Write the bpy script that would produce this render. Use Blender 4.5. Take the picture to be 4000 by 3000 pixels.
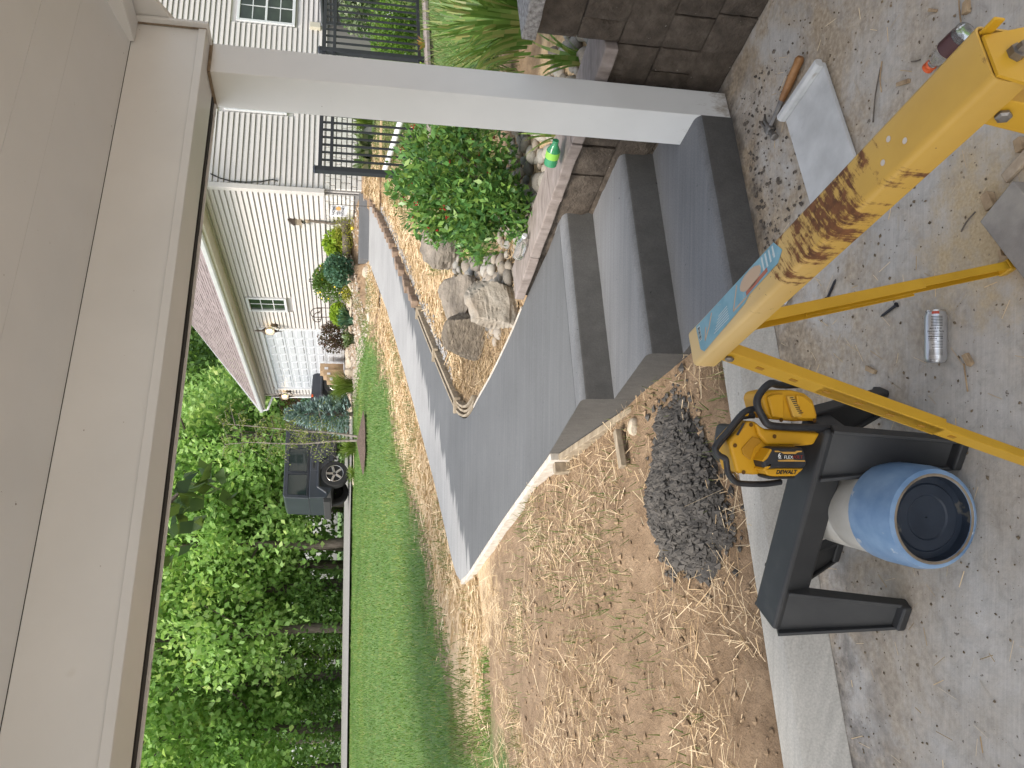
import bpy, bmesh, math, random
import numpy as np
from mathutils import Vector, Matrix
random.seed(7); RNG = np.random.default_rng(7)
for o in list(bpy.data.objects): bpy.data.objects.remove(o)
scene = bpy.context.scene
COL = scene.collection
R_ = math.radians
# ------------------------------------------------------------------ camera (phone held upright, picture stored sideways)
FPX, PITCH, ROLL, CAMH = 3000.0, R_(11.85), R_(0.72), 1.62
FWD = np.array([0, math.cos(PITCH), -math.sin(PITCH)])
_u0 = np.array([0, math.sin(PITCH), math.cos(PITCH)]); _r0 = np.array([1.0, 0, 0])
RIGHT = math.cos(ROLL) * _r0 + math.sin(ROLL) * _u0
UP = -math.sin(ROLL) * _r0 + math.cos(ROLL) * _u0
CAM = np.array([0, 0, CAMH])
cd = bpy.data.cameras.new('camera'); cam = bpy.data.objects.new('camera', cd); COL.objects.link(cam)
cd.sensor_fit = 'HORIZONTAL'; cd.sensor_width = 36.0; cd.lens = 36.0 * FPX / 4000.0
cd.clip_start = 0.05; cd.clip_end = 600.0
_m = Matrix.Identity(4)
for i in range(3):
    _m[i][0] = -UP[i]; _m[i][1] = RIGHT[i]; _m[i][2] = -FWD[i]; _m[i][3] = CAM[i]
cam.matrix_world = _m
scene.camera = cam
# ------------------------------------------------------------------ sky, sun, exposure
SUN_AZ_DIR = np.array([-0.74, -0.67]); SUN_EL = R_(54)
w = bpy.data.worlds.new('World'); scene.world = w; w.use_nodes = True
nt = w.node_tree; bg = nt.nodes['Background']
sky = nt.nodes.new('ShaderNodeTexSky'); sky.sky_type = 'NISHITA'; sky.sun_disc = False
sky.sun_elevation = SUN_EL; sky.sun_rotation = math.atan2(SUN_AZ_DIR[0], SUN_AZ_DIR[1])
sky.air_density = 1.2; sky.dust_density = 3.0; sky.ozone_density = 1.0
hsv = nt.nodes.new('ShaderNodeHueSaturation'); hsv.inputs['Saturation'].default_value = 0.5
nt.links.new(sky.outputs[0], hsv.inputs['Color']); nt.links.new(hsv.outputs[0], bg.inputs[0]); bg.inputs[1].default_value = 0.15
sl = bpy.data.lights.new('sun', 'SUN'); sl.energy = 1.8; sl.angle = R_(14); sl.color = (1.0, 0.93, 0.82)
sun = bpy.data.objects.new('sun', sl); COL.objects.link(sun)
_sd = Vector((SUN_AZ_DIR[0] * math.cos(SUN_EL), SUN_AZ_DIR[1] * math.cos(SUN_EL), math.sin(SUN_EL)))
sun.rotation_euler = _sd.to_track_quat('Z', 'Y').to_euler(); sun.location = (-20, -12, 30)
scene.view_settings.view_transform = 'Standard'; scene.view_settings.look = 'None'
scene.view_settings.gamma = 1.0; scene.view_settings.exposure = 1.0
scene.view_settings.use_curve_mapping = False
scene.render.engine = 'CYCLES'
scene.cycles.use_denoising = True
scene.cycles.max_bounces = 7; scene.cycles.diffuse_bounces = 4; scene.cycles.transparent_max_bounces = 8
# ------------------------------------------------------------------ measuring: from picture points to places
def ray(px, py):
    return FWD + RIGHT * ((1500 - py) / FPX) - UP * ((px - 2000) / FPX)
def onz(px, py, z):
    d = ray(px, py); return CAM + (z - CAMH) / d[2] * d
def ony(px, py, y):
    d = ray(px, py); return CAM + y / d[1] * d
def onplane(px, py, p0, n):
    d = ray(px, py); n = np.array(n, float)
    return CAM + np.dot(n, np.array(p0, float) - CAM) / np.dot(n, d) * d
def onsurf(px, py, f, y0=2.0, y1=60.0):
    d = ray(px, py)
    for _ in range(50):
        ym = (y0 + y1) / 2; p = CAM + ym / d[1] * d
        if p[2] > f(p[0], p[1]): y0 = ym
        else: y1 = ym
    return CAM + y0 / d[1] * d
def A(*a): return np.array(a, float)
def unit(v):
    v = np.array(v, float); return v / np.linalg.norm(v)
def rotz(deg):
    a = R_(deg); return np.array([[math.cos(a), math.sin(a), 0], [-math.sin(a), math.cos(a), 0], [0, 0, 1.0]])
def lin(*c):
    out = []
    for v in c:
        v = v / 255.0
        out.append(v / 12.92 if v <= 0.04045 else ((v + 0.055) / 1.055) ** 2.4)
    return tuple(out)
# ------------------------------------------------------------------ mesh building
ORIG = {}
class MB:
    def __init__(s): s.v = []; s.f = []
    def add(s, vs, fs):
        k = len(s.v); s.v += [tuple(map(float, p)) for p in vs]; s.f += [tuple(k + i for i in f) for f in fs]; return s
    def box(s, c, size, ax=None):
        ax = np.eye(3) if ax is None else np.array(ax, float); c = np.array(c, float); h = np.array(size, float) / 2
        vs = [c + ax[0] * h[0] * i + ax[1] * h[1] * j + ax[2] * h[2] * k for k in (-1, 1) for j in (-1, 1) for i in (-1, 1)]
        return s.add(vs, [(0, 2, 3, 1), (4, 5, 7, 6), (0, 1, 5, 4), (2, 6, 7, 3), (0, 4, 6, 2), (1, 3, 7, 5)])
    def hexa(s, b, t):
        return s.add(list(b) + list(t), [(3, 2, 1, 0), (4, 5, 6, 7), (0, 1, 5, 4), (1, 2, 6, 5), (2, 3, 7, 6), (3, 0, 4, 7)])
    def prism(s, poly, off):
        n = len(poly); off = np.array(off, float); p = [np.array(q, float) for q in poly]
        fs = [tuple(range(n - 1, -1, -1)), tuple(range(n, 2 * n))] + [(i, (i + 1) % n, n + (i + 1) % n, n + i) for i in range(n)]
        return s.add(p + [q + off for q in p], fs)
    def tube(s, path, r, n=8, caps=True, closed=False):
        P = [np.array(p, float) for p in path]; m = len(P); rs = r if hasattr(r, '__len__') else [r] * m
        vs = []; prev = None
        for i in range(m):
            if closed: t = P[(i + 1) % m] - P[i - 1]
            else: t = P[min(i + 1, m - 1)] - P[max(i - 1, 0)]
            t = t / (np.linalg.norm(t) + 1e-12)
            if prev is None:
                a = np.array([0, 0, 1.0]) if abs(t[2]) < 0.9 else np.array([1.0, 0, 0])
                a = np.cross(t, a)
            else: a = prev - t * np.dot(prev, t)
            a = a / (np.linalg.norm(a) + 1e-12); prev = a; b = np.cross(t, a)
            vs += [P[i] + rs[i] * (a * math.cos(2 * math.pi * k / n) + b * math.sin(2 * math.pi * k / n)) for k in range(n)]
        fs = []
        for i in range(m if closed else m - 1):
            j = (i + 1) % m
            fs += [(i * n + k, i * n + (k + 1) % n, j * n + (k + 1) % n, j * n + k) for k in range(n)]
        if caps and not closed:
            fs += [tuple(range(n - 1, -1, -1)), tuple(range((m - 1) * n, m * n))]
        return s.add(vs, fs)
    def lathe(s, o, axis, prof, n=24, caps=True):
        axis = unit(axis); a = np.cross(axis, [0, 0, 1.0] if abs(axis[2]) < 0.9 else [1.0, 0, 0]); a = unit(a); b = np.cross(axis, a)
        o = np.array(o, float); vs = []
        for t, r in prof:
            vs += [o + axis * t + r * (a * math.cos(2 * math.pi * k / n) + b * math.sin(2 * math.pi * k / n)) for k in range(n)]
        m = len(prof); fs = []
        for i in range(m - 1):
            fs += [(i * n + k, i * n + (k + 1) % n, (i + 1) * n + (k + 1) % n, (i + 1) * n + k) for k in range(n)]
        if caps: fs += [tuple(range(n - 1, -1, -1)), tuple(range((m - 1) * n, m * n))]
        return s.add(vs, fs)
    def beam(s, a, b, w, h, up=(0, 0, 1)):
        a = np.array(a, float); b = np.array(b, float); t = unit(b - a); sd = np.cross(t, up)
        sd = unit(sd) if np.linalg.norm(sd) > 1e-6 else A(1, 0, 0); u = np.cross(sd, t)
        return s.box((a + b) / 2, (np.linalg.norm(b - a), w, h), [t, sd, u])
    def build(s, name, mat, parent=None, smooth=False, bevel=0, seg=2, local=False, sharp=38):
        me = bpy.data.meshes.new(name)
        o0 = A(0, 0, 0) if (parent is None or local) else ORIG.get(parent.name, A(0, 0, 0))
        me.from_pydata([tuple(np.array(p) - o0) for p in s.v], [], s.f)
        return finish(name, me, mat, parent, smooth, bevel, seg, sharp)
def finish(name, me, mat, parent=None, smooth=False, bevel=0, seg=2, sharp=38):
    bm = bmesh.new(); bm.from_mesh(me); bmesh.ops.recalc_face_normals(bm, faces=bm.faces); bm.to_mesh(me); bm.free()
    if smooth:
        me.shade_smooth()
        try: me.set_sharp_from_angle(angle=R_(sharp))
        except Exception: pass
    o = bpy.data.objects.new(name, me); COL.objects.link(o)
    if mat is not None: me.materials.append(mat)
    if parent is not None:
        o.parent = parent; ORIG[o.name] = ORIG.get(parent.name, A(0, 0, 0))
    if bevel:
        b = o.modifiers.new('edge', 'BEVEL'); b.width = bevel; b.segments = seg; b.limit_method = 'ANGLE'; b.angle_limit = R_(35)
    return o
def quads(name, Q, mat, parent=None, mats=None, midx=None):
    """fast mesh from an (N,4,3) array of quads"""
    Q = np.asarray(Q, np.float32); n = len(Q)
    if parent is not None: Q = Q - ORIG.get(parent.name, A(0, 0, 0)).astype(np.float32)
    me = bpy.data.meshes.new(name)
    me.vertices.add(4 * n); me.vertices.foreach_set('co', Q.reshape(-1))
    me.loops.add(4 * n); me.loops.foreach_set('vertex_index', np.arange(4 * n, dtype=np.int32))
    me.polygons.add(n); me.polygons.foreach_set('loop_start', np.arange(0, 4 * n, 4, dtype=np.int32))
    me.polygons.foreach_set('loop_total', np.full(n, 4, np.int32))
    if mats:
        for m in mats: me.materials.append(m)
        me.polygons.foreach_set('material_index', np.asarray(midx, np.int32))
    else: me.materials.append(mat)
    me.update(calc_edges=True)
    o = bpy.data.objects.new(name, me); COL.objects.link(o)
    if parent is not None: o.parent = parent; ORIG[o.name] = ORIG.get(parent.name, A(0, 0, 0))
    return o
def tag(o, label=None, cat=None, group=None, kind=None):
    if label: o['label'] = label
    if cat: o['category'] = cat
    if group: o['group'] = group
    if kind: o['kind'] = kind
    return o
def thing(name, label, cat, loc=(0, 0, 0), group=None):
    o = bpy.data.objects.new(name, None); COL.objects.link(o); o.location = tuple(map(float, loc)); o.empty_display_size = 0.1
    ORIG[o.name] = np.array(loc, float); return tag(o, label, cat, group)
def copy_tree(o, parent=None):
    c = o.copy(); COL.objects.link(c); c.parent = parent
    for ch in o.children: copy_tree(ch, c)
    return c
def struct(o): o['kind'] = 'structure'; return o
def stuff(o): o['kind'] = 'stuff'; return o
def rock_mesh(size, seed, sub=3, rough=0.18, flat=0.0, cuts=0, rot=None, strata=0.0):
    """an irregular stone: noisy ball, optionally with a few planes cut off"""
    rr = random.Random(seed); bm = bmesh.new(); bmesh.ops.create_icosphere(bm, subdivisions=sub, radius=1.0)
    from mathutils import noise
    off = Vector((rr.uniform(-50, 50), rr.uniform(-50, 50), rr.uniform(-50, 50)))
    pl = []
    for _ in range(cuts):
        n = Vector((rr.gauss(0, 1), rr.gauss(0, 1), rr.gauss(0, 0.9))).normalized(); pl.append((n, rr.uniform(0.52, 0.76)))
    for v in bm.verts:
        p = v.co.copy(); k = 1 + rough * noise.noise(p * 1.3 + off) + rough * 0.45 * noise.noise(p * 3.1 + off) + rough * 0.2 * noise.noise(p * 7 + off)
        q = p * k
        for n, d in pl:
            e = q.dot(n) - d
            if e > 0: q -= n * e * 0.97
        if strata:
            w_ = q.z * 7 + 1.2 * noise.noise(q * 1.1 + off); q += p * strata * (abs((w_ % 1.0) - 0.5) * 2 - 0.5) + p * strata * 0.9 * noise.noise(q * 5 + off) + p * strata * 0.6 * noise.noise(q * 13 + off)
        if q.z < -0.6 + flat: q.z = -0.6 + flat + (q.z + 0.6 - flat) * 0.2
        v.co = Vector((q.x * size[0], q.y * size[1], q.z * size[2]))
    if rot is not None: bmesh.ops.rotate(bm, verts=bm.verts, matrix=rot)
    me = bpy.data.meshes.new('rock'); bm.to_mesh(me); bm.free(); return me
def text_mesh(body, size, extrude=0.0006, bold=0.0, shear=0.0, spacing=1.0):
    c = bpy.data.curves.new('t', 'FONT'); c.body = body; c.size = size; c.extrude = extrude; c.offset = bold; c.shear = shear
    c.space_character = spacing
    c.align_x = 'CENTER'; c.align_y = 'CENTER'; c.resolution_u = 2
    o = bpy.data.objects.new('t', c); COL.objects.link(o)
    dg = bpy.context.evaluated_depsgraph_get(); me = bpy.data.meshes.new_from_object(o.evaluated_get(dg))
    bpy.data.objects.remove(o); bpy.data.curves.remove(c); return me
def put_text(name, body, size, c, xdir, ydir, mat, parent, extrude=0.0006, bold=0.0, shear=0.0, spacing=1.0):
    me = text_mesh(body, size, extrude, bold, shear, spacing); xd = unit(xdir); yd = unit(np.array(ydir) - xd * np.dot(ydir, xd)); zd = np.cross(xd, yd)
    o0 = ORIG.get(parent.name, A(0, 0, 0))
    for v in me.vertices:
        v.co = Vector(tuple(np.array(c, float) + xd * v.co.x + yd * v.co.y + zd * v.co.z - o0))
    me.materials.clear(); me.materials.append(mat)
    o = bpy.data.objects.new(name, me); COL.objects.link(o); o.parent = parent; ORIG[o.name] = o0; return o
# ------------------------------------------------------------------ materials
def newmat(name):
    m = bpy.data.materials.new(name); m.use_nodes = True; t = m.node_tree; t.nodes.clear()
    out = t.nodes.new('ShaderNodeOutputMaterial'); b = t.nodes.new('ShaderNodeBsdfPrincipled'); t.links.new(b.outputs[0], out.inputs[0])
    return m, t, b
def N(t, k, **kw):
    n = t.nodes.new(k)
    for a, v in kw.items():
        if a in n.inputs: n.inputs[a].default_value = v
        else: setattr(n, a, v)
    return n
def coords(t, stretch=(1, 1, 1), kind='Object', rot=(0, 0, 0)):
    c = N(t, 'ShaderNodeTexCoord'); mp = N(t, 'ShaderNodeMapping'); mp.inputs['Scale'].default_value = stretch; mp.inputs['Rotation'].default_value = rot
    t.links.new(c.outputs[kind], mp.inputs[0]); return mp.outputs[0]
def noise(t, v, scale, detail=4, rough=0.55, dist=0.0):
    n = N(t, 'ShaderNodeTexNoise'); n.inputs['Scale'].default_value = scale; n.inputs['Detail'].default_value = detail
    n.inputs['Roughness'].default_value = rough; n.inputs['Distortion'].default_value = dist
    t.links.new(v, n.inputs['Vector']); return n.outputs[0]
def ramp(t, f, stops, interp='LINEAR'):
    r = N(t, 'ShaderNodeValToRGB'); e = r.color_ramp.elements; r.color_ramp.interpolation = interp
    while len(e) < len(stops): e.new(0.5)
    for i, (p, c) in enumerate(stops):
        e[i].position = p; e[i].color = (*c, 1) if len(c) == 3 else c
    t.links.new(f, r.inputs[0]); return r.outputs[0]
def grey(v): return (v, v, v)
def mix(t, f, a, b, mode='MIX'):
    m = N(t, 'ShaderNodeMix'); m.data_type = 'RGBA'; m.blend_type = mode
    for s, x in ((0, f), (6, a), (7, b)):
        if hasattr(x, 'is_linked') or hasattr(x, 'links'): t.links.new(x, m.inputs[s])
        elif s == 0: m.inputs[0].default_value = x
        else: m.inputs[s].default_value = (*x, 1)
    return m.outputs[2]
def math_(t, op, a, b=None):
    m = N(t, 'ShaderNodeMath'); m.operation = op
    for i, x in enumerate((a, b)):
        if x is None: continue
        if hasattr(x, 'links'): t.links.new(x, m.inputs[i])
        else: m.inputs[i].default_value = x
    return m.outputs[0]
def bump(t, b, h, strength=0.3, dist=0.01, chain=None):
    n = N(t, 'ShaderNodeBump'); n.inputs['Strength'].default_value = strength; n.inputs['Distance'].default_value = dist
    t.links.new(h, n.inputs['Height'])
    if chain is not None: t.links.new(chain, n.inputs['Normal'])
    t.links.new(n.outputs[0], b.inputs['Normal']); return n.outputs[0]
def M(name, stops, scale=6, detail=5, rough=0.6, metal=0, bmp=None, stretch=(1, 1, 1), kind='Object', spec=None, spots=None, rot=(0, 0, 0), coat=0, trans=0):
    """general purpose: noise-driven colours, noise bump, optional sparse spots (scale, threshold, colour)"""
    m, t, b = newmat(name); v = coords(t, stretch, kind, rot)
    if len(stops) == 1: stops = [(0.35, tuple(x * 0.9 for x in stops[0][1])), (0.65, tuple(min(1, x * 1.08) for x in stops[0][1]))]
    c = ramp(t, noise(t, v, scale, detail), stops)
    if spots:
        for sc, th, cc in spots:
            f = ramp(t, noise(t, v, sc, 3, 0.6), [(th, grey(0)), (min(1, th + 0.04), grey(1))])
            c = mix(t, f, c, cc)
    t.links.new(c, b.inputs['Base Color']); b.inputs['Roughness'].default_value = rough; b.inputs['Metallic'].default_value = metal
    if spec is not None: b.inputs['Specular IOR Level'].default_value = spec
    if coat: b.inputs['Coat Weight'].default_value = coat; b.inputs['Coat Roughness'].default_value = 0.15
    if trans: b.inputs['Transmission Weight'].default_value = trans
    if bmp: bump(t, b, noise(t, v, bmp[0], 6, 0.65), bmp[1], bmp[2])
    return m
def leafmat(name, cols, trans=0.35, rough=0.45, obj=0.0, patch=0.0):
    """leaf: colour varies from leaf to leaf; light shines through a little"""
    m, t, b = newmat(name); out = [n for n in t.nodes if n.type == 'OUTPUT_MATERIAL'][0]
    g = N(t, 'ShaderNodeNewGeometry'); f = g.outputs['Random Per Island']
    if obj:
        oi = N(t, 'ShaderNodeObjectInfo'); f = math_(t, 'ADD', math_(t, 'MULTIPLY', f, 1 - obj), math_(t, 'MULTIPLY', oi.outputs['Random'], obj))
    n = len(cols); c = ramp(t, f, [(i / (n - 1), k) for i, k in enumerate(cols)])
    if patch: c = mix(t, 1.0, c, ramp(t, noise(t, coords(t), patch, 5, 0.65), [(0.28, (0.55, 0.6, 0.55)), (0.5, (1.0, 1.0, 1.0)), (0.72, (1.7, 1.25, 1.2))]), 'MULTIPLY')
    t.links.new(c, b.inputs['Base Color']); b.inputs['Roughness'].default_value = rough; b.inputs['Specular IOR Level'].default_value = 0.35
    tr = N(t, 'ShaderNodeBsdfTranslucent'); t.links.new(mix(t, 0.35, c, (0.35, 0.5, 0.06)), tr.inputs[0])
    ms = N(t, 'ShaderNodeMixShader'); ms.inputs[0].default_value = trans
    t.links.new(b.outputs[0], ms.inputs[1]); t.links.new(tr.outputs[0], ms.inputs[2]); t.links.new(ms.outputs[0], out.inputs[0])
    return m
def emit(name, col, s):
    m, t, b = newmat(name); b.inputs['Base Color'].default_value = (*col, 1); b.inputs['Emission Color'].default_value = (*col, 1); b.inputs['Emission Strength'].default_value = s; return m
def concrete(name, base, ang=0.0, dark=0.8, broom=0.35, rough=0.85, pit=True):
    """broom-finished concrete: fine streaks across the walk, cloudy damp patches, pinholes"""
    m, t, b = newmat(name); v = coords(t, (1, 1, 1), 'Object', (0, 0, ang))
    vs = coords(t, (0.7, 26, 8), 'Object', (0, 0, ang)); vf = coords(t, (3, 160, 30), 'Object', (0, 0, ang))
    big = ramp(t, noise(t, v, 1.3, 4), [(0.3, tuple(x * dark for x in base)), (0.7, tuple(min(1, x * 1.12) for x in base))])
    st = ramp(t, noise(t, vs, 1.6, 4, 0.6), [(0.3, grey(0.86)), (0.7, grey(1.1))])
    gr = ramp(t, noise(t, v, 140, 2), [(0.3, grey(0.86)), (0.7, grey(1.1))])
    c = mix(t, 1.0, mix(t, 1.0, big, st, 'MULTIPLY'), gr, 'MULTIPLY')
    if pit:
        f = ramp(t, noise(t, v, 34, 2), [(0.745, grey(0)), (0.77, grey(1))]); c = mix(t, f, c, tuple(x * 0.35 for x in base))
    t.links.new(c, b.inputs['Base Color']); b.inputs['Roughness'].default_value = rough
    n1 = bump(t, b, noise(t, v, 60, 4), 0.22, 0.004)
    bump(t, b, noise(t, vf, 1.0, 2), broom, 0.003, n1); return m
def flat(name, col, rough=0.5, metal=0.0, spec=0.5):
    m, t, b = newmat(name); b.inputs['Base Color'].default_value = (*col, 1); b.inputs['Roughness'].default_value = rough
    b.inputs['Metallic'].default_value = metal; b.inputs['Specular IOR Level'].default_value = spec; return m
MT = {}
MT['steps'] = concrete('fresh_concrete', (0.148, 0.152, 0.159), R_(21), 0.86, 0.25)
MT['formed'] = concrete('dark_formed_concrete', (0.096, 0.092, 0.087), R_(21), 0.7, 0.12, 0.75)  # darker concrete tone for upright step faces and the landing base
MT['walk'] = concrete('broomed_concrete', (0.30, 0.296, 0.29), R_(-26), 0.9, 0.5)
# the lower arm of the walk was poured last and is still damp; its drying edge follows the broom strokes
t = MT['walk'].node_tree; b = [n for n in t.nodes if n.type == 'BSDF_PRINCIPLED'][0]; c = b.inputs['Base Color'].links[0].from_socket
gc = N(t, 'ShaderNodeTexCoord'); sx = N(t, 'ShaderNodeSeparateXYZ'); t.links.new(gc.outputs['Object'], sx.inputs[0])
dry = math_(t, 'SUBTRACT', sx.outputs['Y'], math_(t, 'ADD', 8.95, math_(t, 'MULTIPLY', sx.outputs['X'], 1.45)))
dry = math_(t, 'ADD', dry, math_(t, 'MULTIPLY', math_(t, 'SUBTRACT', noise(t, coords(t, (0.5, 6.0, 1), 'Object', (0, 0, R_(-8))), 1.6, 5, 0.6), 0.5), 1.5))
f = ramp(t, math_(t, 'ADD', math_(t, 'MULTIPLY', dry, 0.5), 0.5), [(0.46, grey(0)), (0.53, grey(1))])
wet = mix(t, 1.0, c, (0.37, 0.385, 0.405), 'MULTIPLY')
t.links.new(mix(t, f, wet, c), b.inputs['Base Color'])
MT['curb'] = concrete('curb_concrete', (0.47, 0.445, 0.395), 0, 0.72, 0.1)
# trowelled patio slab under dust, sand and sawdust
m, t, b = newmat('dusty_slab'); v = coords(t); vb = coords(t, (1.5, 130, 10), 'Object', (0, 0, R_(59.5)))
base = mix(t, 1.0, ramp(t, noise(t, v, 2.2, 5), [(0.3, (0.40, 0.375, 0.34)), (0.7, (0.54, 0.515, 0.48))]), ramp(t, noise(t, vb, 1.2, 3), [(0.3, grey(0.9)), (0.7, grey(1.06))]), 'MULTIPLY')
sand = ramp(t, noise(t, v, 3.1, 7, 0.68, 0.4), [(0.38, grey(0)), (0.58, grey(1))])
sandc = ramp(t, noise(t, v, 55, 4), [(0.3, (0.27, 0.205, 0.135)), (0.7, (0.50, 0.41, 0.30))])
g = N(t, 'ShaderNodeTexCoord'); sx = N(t, 'ShaderNodeSeparateXYZ'); t.links.new(g.outputs['Object'], sx.inputs[0])
# more tracked-in soil towards the steps, less on the open slab
near = math_(t, 'SUBTRACT', 1.0, math_(t, 'ABSOLUTE', math_(t, 'SUBTRACT', sx.outputs['Y'], 2.75)))
near = ramp(t, near, [(0.0, grey(0.38)), (0.3, grey(0.7)), (0.75, grey(1.0))])
c = mix(t, math_(t, 'MULTIPLY', sand, near), base, sandc)
c = mix(t, 1.0, c, ramp(t, noise(t, v, 17, 7, 0.75, 0.5), [(0.28, grey(0.72)), (0.5, grey(0.98)), (0.75, grey(1.12))]), 'MULTIPLY')
# dark mud smears along the foot of the bottom step
cs = math_(t, 'ADD', math_(t, 'MULTIPLY', sx.outputs['X'], -0.358), math_(t, 'MULTIPLY', sx.outputs['Y'], 0.934))
mud = math_(t, 'MULTIPLY', ramp(t, cs, [(0.0, grey(0)), (1.0, grey(1))]), 1.0)
mud = N(t, 'ShaderNodeMapRange'); mud.inputs['From Min'].default_value = 2.2; mud.inputs['From Max'].default_value = 2.5; t.links.new(cs, mud.inputs[0])
mf = math_(t, 'MULTIPLY', mud.outputs[0], ramp(t, noise(t, v, 7, 6, 0.7), [(0.4, grey(0)), (0.62, grey(0.9))]))
c = mix(t, mf, c, (0.07, 0.062, 0.054))
# sawdust blown around the offcuts
dx = math_(t, 'SUBTRACT', sx.outputs['X'], 0.42); dy = math_(t, 'SUBTRACT', sx.outputs['Y'], 1.68)
dd = math_(t, 'SQRT', math_(t, 'ADD', math_(t, 'MULTIPLY', dx, dx), math_(t, 'MULTIPLY', dy, dy)))
near2 = ramp(t, dd, [(0.0, grey(0.62)), (0.5, grey(0.0))])
sf = ramp(t, math_(t, 'ADD', near2, math_(t, 'MULTIPLY', noise(t, v, 6, 7, 0.7), 0.9)), [(0.72, grey(0)), (0.95, grey(0.85))])
c = mix(t, sf, c, ramp(t, noise(t, v, 120, 3), [(0.3, (0.40, 0.29, 0.15)), (0.7, (0.55, 0.43, 0.26))]))
sp = ramp(t, noise(t, v, 46, 2, 0.5), [(0.70, grey(0)), (0.73, grey(1))])
c = mix(t, math_(t, 'MULTIPLY', sp, 0.75), c, (0.085, 0.066, 0.05))
t.links.new(c, b.inputs['Base Color']); b.inputs['Roughness'].default_value = 0.9
bump(t, b, noise(t, v, 38, 6, 0.7), 0.35, 0.006, bump(t, b, noise(t, vb, 1.2, 2), 0.12, 0.002)); MT['patio'] = m
MT['ceiling'] = M('painted_ceiling_panel', [(0.3, (0.70, 0.71, 0.705)), (0.7, (0.75, 0.76, 0.755))], 3, 5, 0.55, spots=[(55, 0.735, (0.22, 0.19, 0.15)), (2.2, 0.66, (0.62, 0.60, 0.55))])
MT['trim'] = M('painted_beam_wrap', [(0.3, (0.67, 0.67, 0.655)), (0.7, (0.73, 0.73, 0.715))], 3, 5, 0.45, spots=[(50, 0.745, (0.25, 0.21, 0.16)), (3.0, 0.67, (0.58, 0.56, 0.51))])
MT['post'] = MT['trim'].copy(); t = MT['post'].node_tree; b = [n for n in t.nodes if n.type == 'BSDF_PRINCIPLED'][0]; c = b.inputs['Base Color'].links[0].from_socket
gc = N(t, 'ShaderNodeTexCoord'); sx = N(t, 'ShaderNodeSeparateXYZ'); t.links.new(gc.outputs['Object'], sx.inputs[0])
low = ramp(t, sx.outputs['Z'], [(0.0, grey(0.42)), (0.10, grey(0.26)), (0.55, grey(0.02)), (1.0, grey(0.0))])
mf = ramp(t, math_(t, 'ADD', low, math_(t, 'MULTIPLY', math_(t, 'SUBTRACT', noise(t, coords(t, (1, 1, 0.5)), 30, 7, 0.75), 0.5), 0.9)), [(0.3, grey(0)), (0.5, grey(0.75))])
t.links.new(mix(t, mf, c, (0.24, 0.18, 0.12)), b.inputs['Base Color'])
MT['grime'] = M('grimy_joint', [(0.3, (0.16, 0.12, 0.08)), (0.7, (0.3, 0.24, 0.17))], 30, 4, 0.9)
MT['dark'] = flat('gap_shade_and_black', (0.03, 0.03, 0.03), 0.9)  # near-black for shaded gaps and for parts that are themselves black
MT['block'] = M('split_face_block', [(0.25, (0.042, 0.031, 0.022)), (0.5, (0.088, 0.068, 0.051)), (0.8, (0.15, 0.122, 0.096))], 17, 9, 0.92, bmp=(48, 1.0, 0.02), spots=[(48, 0.72, (0.34, 0.30, 0.26))])
MT['cap'] = M('pink_cap_stone', [(0.25, (0.155, 0.125, 0.108)), (0.5, (0.25, 0.21, 0.19)), (0.75, (0.33, 0.285, 0.265))], 9, 8, 0.9, bmp=(70, 0.55, 0.008), stretch=(1, 3, 1))
MT['capgrey'] = M('coarse_grey_cap', [(0.3, (0.20, 0.185, 0.175)), (0.55, (0.42, 0.40, 0.385)), (0.75, (0.58, 0.56, 0.54))], 60, 6, 0.95, bmp=(80, 1.0, 0.02))
MT['soil'] = M('bare_soil', [(0.3, (0.17, 0.11, 0.065)), (0.7, (0.34, 0.235, 0.145))], 7, 8, 0.95, bmp=(40, 0.8, 0.02))
MT['river'] = M('river_stone', [(0.25, (0.15, 0.13, 0.105)), (0.55, (0.27, 0.24, 0.20)), (0.8, (0.40, 0.36, 0.31))], 1.2, 4, 0.75, bmp=(30, 0.25, 0.006))
MT['boulder'] = M('weathered_boulder', [(0.25, (0.10, 0.085, 0.07)), (0.5, (0.22, 0.19, 0.155)), (0.8, (0.36, 0.31, 0.255))], 5, 9, 0.9, bmp=(9, 0.9, 0.04), stretch=(1, 1, 2.4))
MT['pale_boulder'] = M('pale_boulder', [(0.25, (0.17, 0.13, 0.09)), (0.5, (0.31, 0.27, 0.22)), (0.75, (0.41, 0.375, 0.325))], 4, 9, 0.9, bmp=(8, 0.9, 0.03))
MT['log_boulder'] = M('grained_boulder', [(0.25, (0.085, 0.07, 0.052)), (0.5, (0.20, 0.165, 0.125)), (0.8, (0.33, 0.28, 0.21))], 5, 9, 0.92, bmp=(6, 1.0, 0.04), stretch=(0.6, 6, 6))
MT['board'] = M('weathered_form_board', [(0.25, (0.17, 0.13, 0.09)), (0.6, (0.34, 0.28, 0.20)), (0.8, (0.46, 0.39, 0.30))], 7, 6, 0.85, bmp=(30, 0.3, 0.004), stretch=(0.5, 4, 4))
MT['form_edge'] = M('cement_smeared_board', [(0.3, (0.42, 0.37, 0.31)), (0.7, (0.62, 0.58, 0.52))], 20, 6, 0.9, bmp=(50, 0.3, 0.004))
MT['paver'] = M('brown_edging_block', [(0.3, (0.15, 0.10, 0.07)), (0.7, (0.30, 0.22, 0.16))], 12, 6, 0.9, bmp=(40, 0.4, 0.006))
MT['pebble'] = M('grey_gravel', [(0.3, (0.16, 0.155, 0.15)), (0.7, (0.42, 0.41, 0.40))], 3, 3, 0.85)
MT['siding'] = M('vinyl_siding', [(0.3, (0.53, 0.50, 0.475)), (0.7, (0.59, 0.56, 0.535))], 2.0, 5, 0.5, stretch=(0.4, 0.4, 6))
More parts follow.
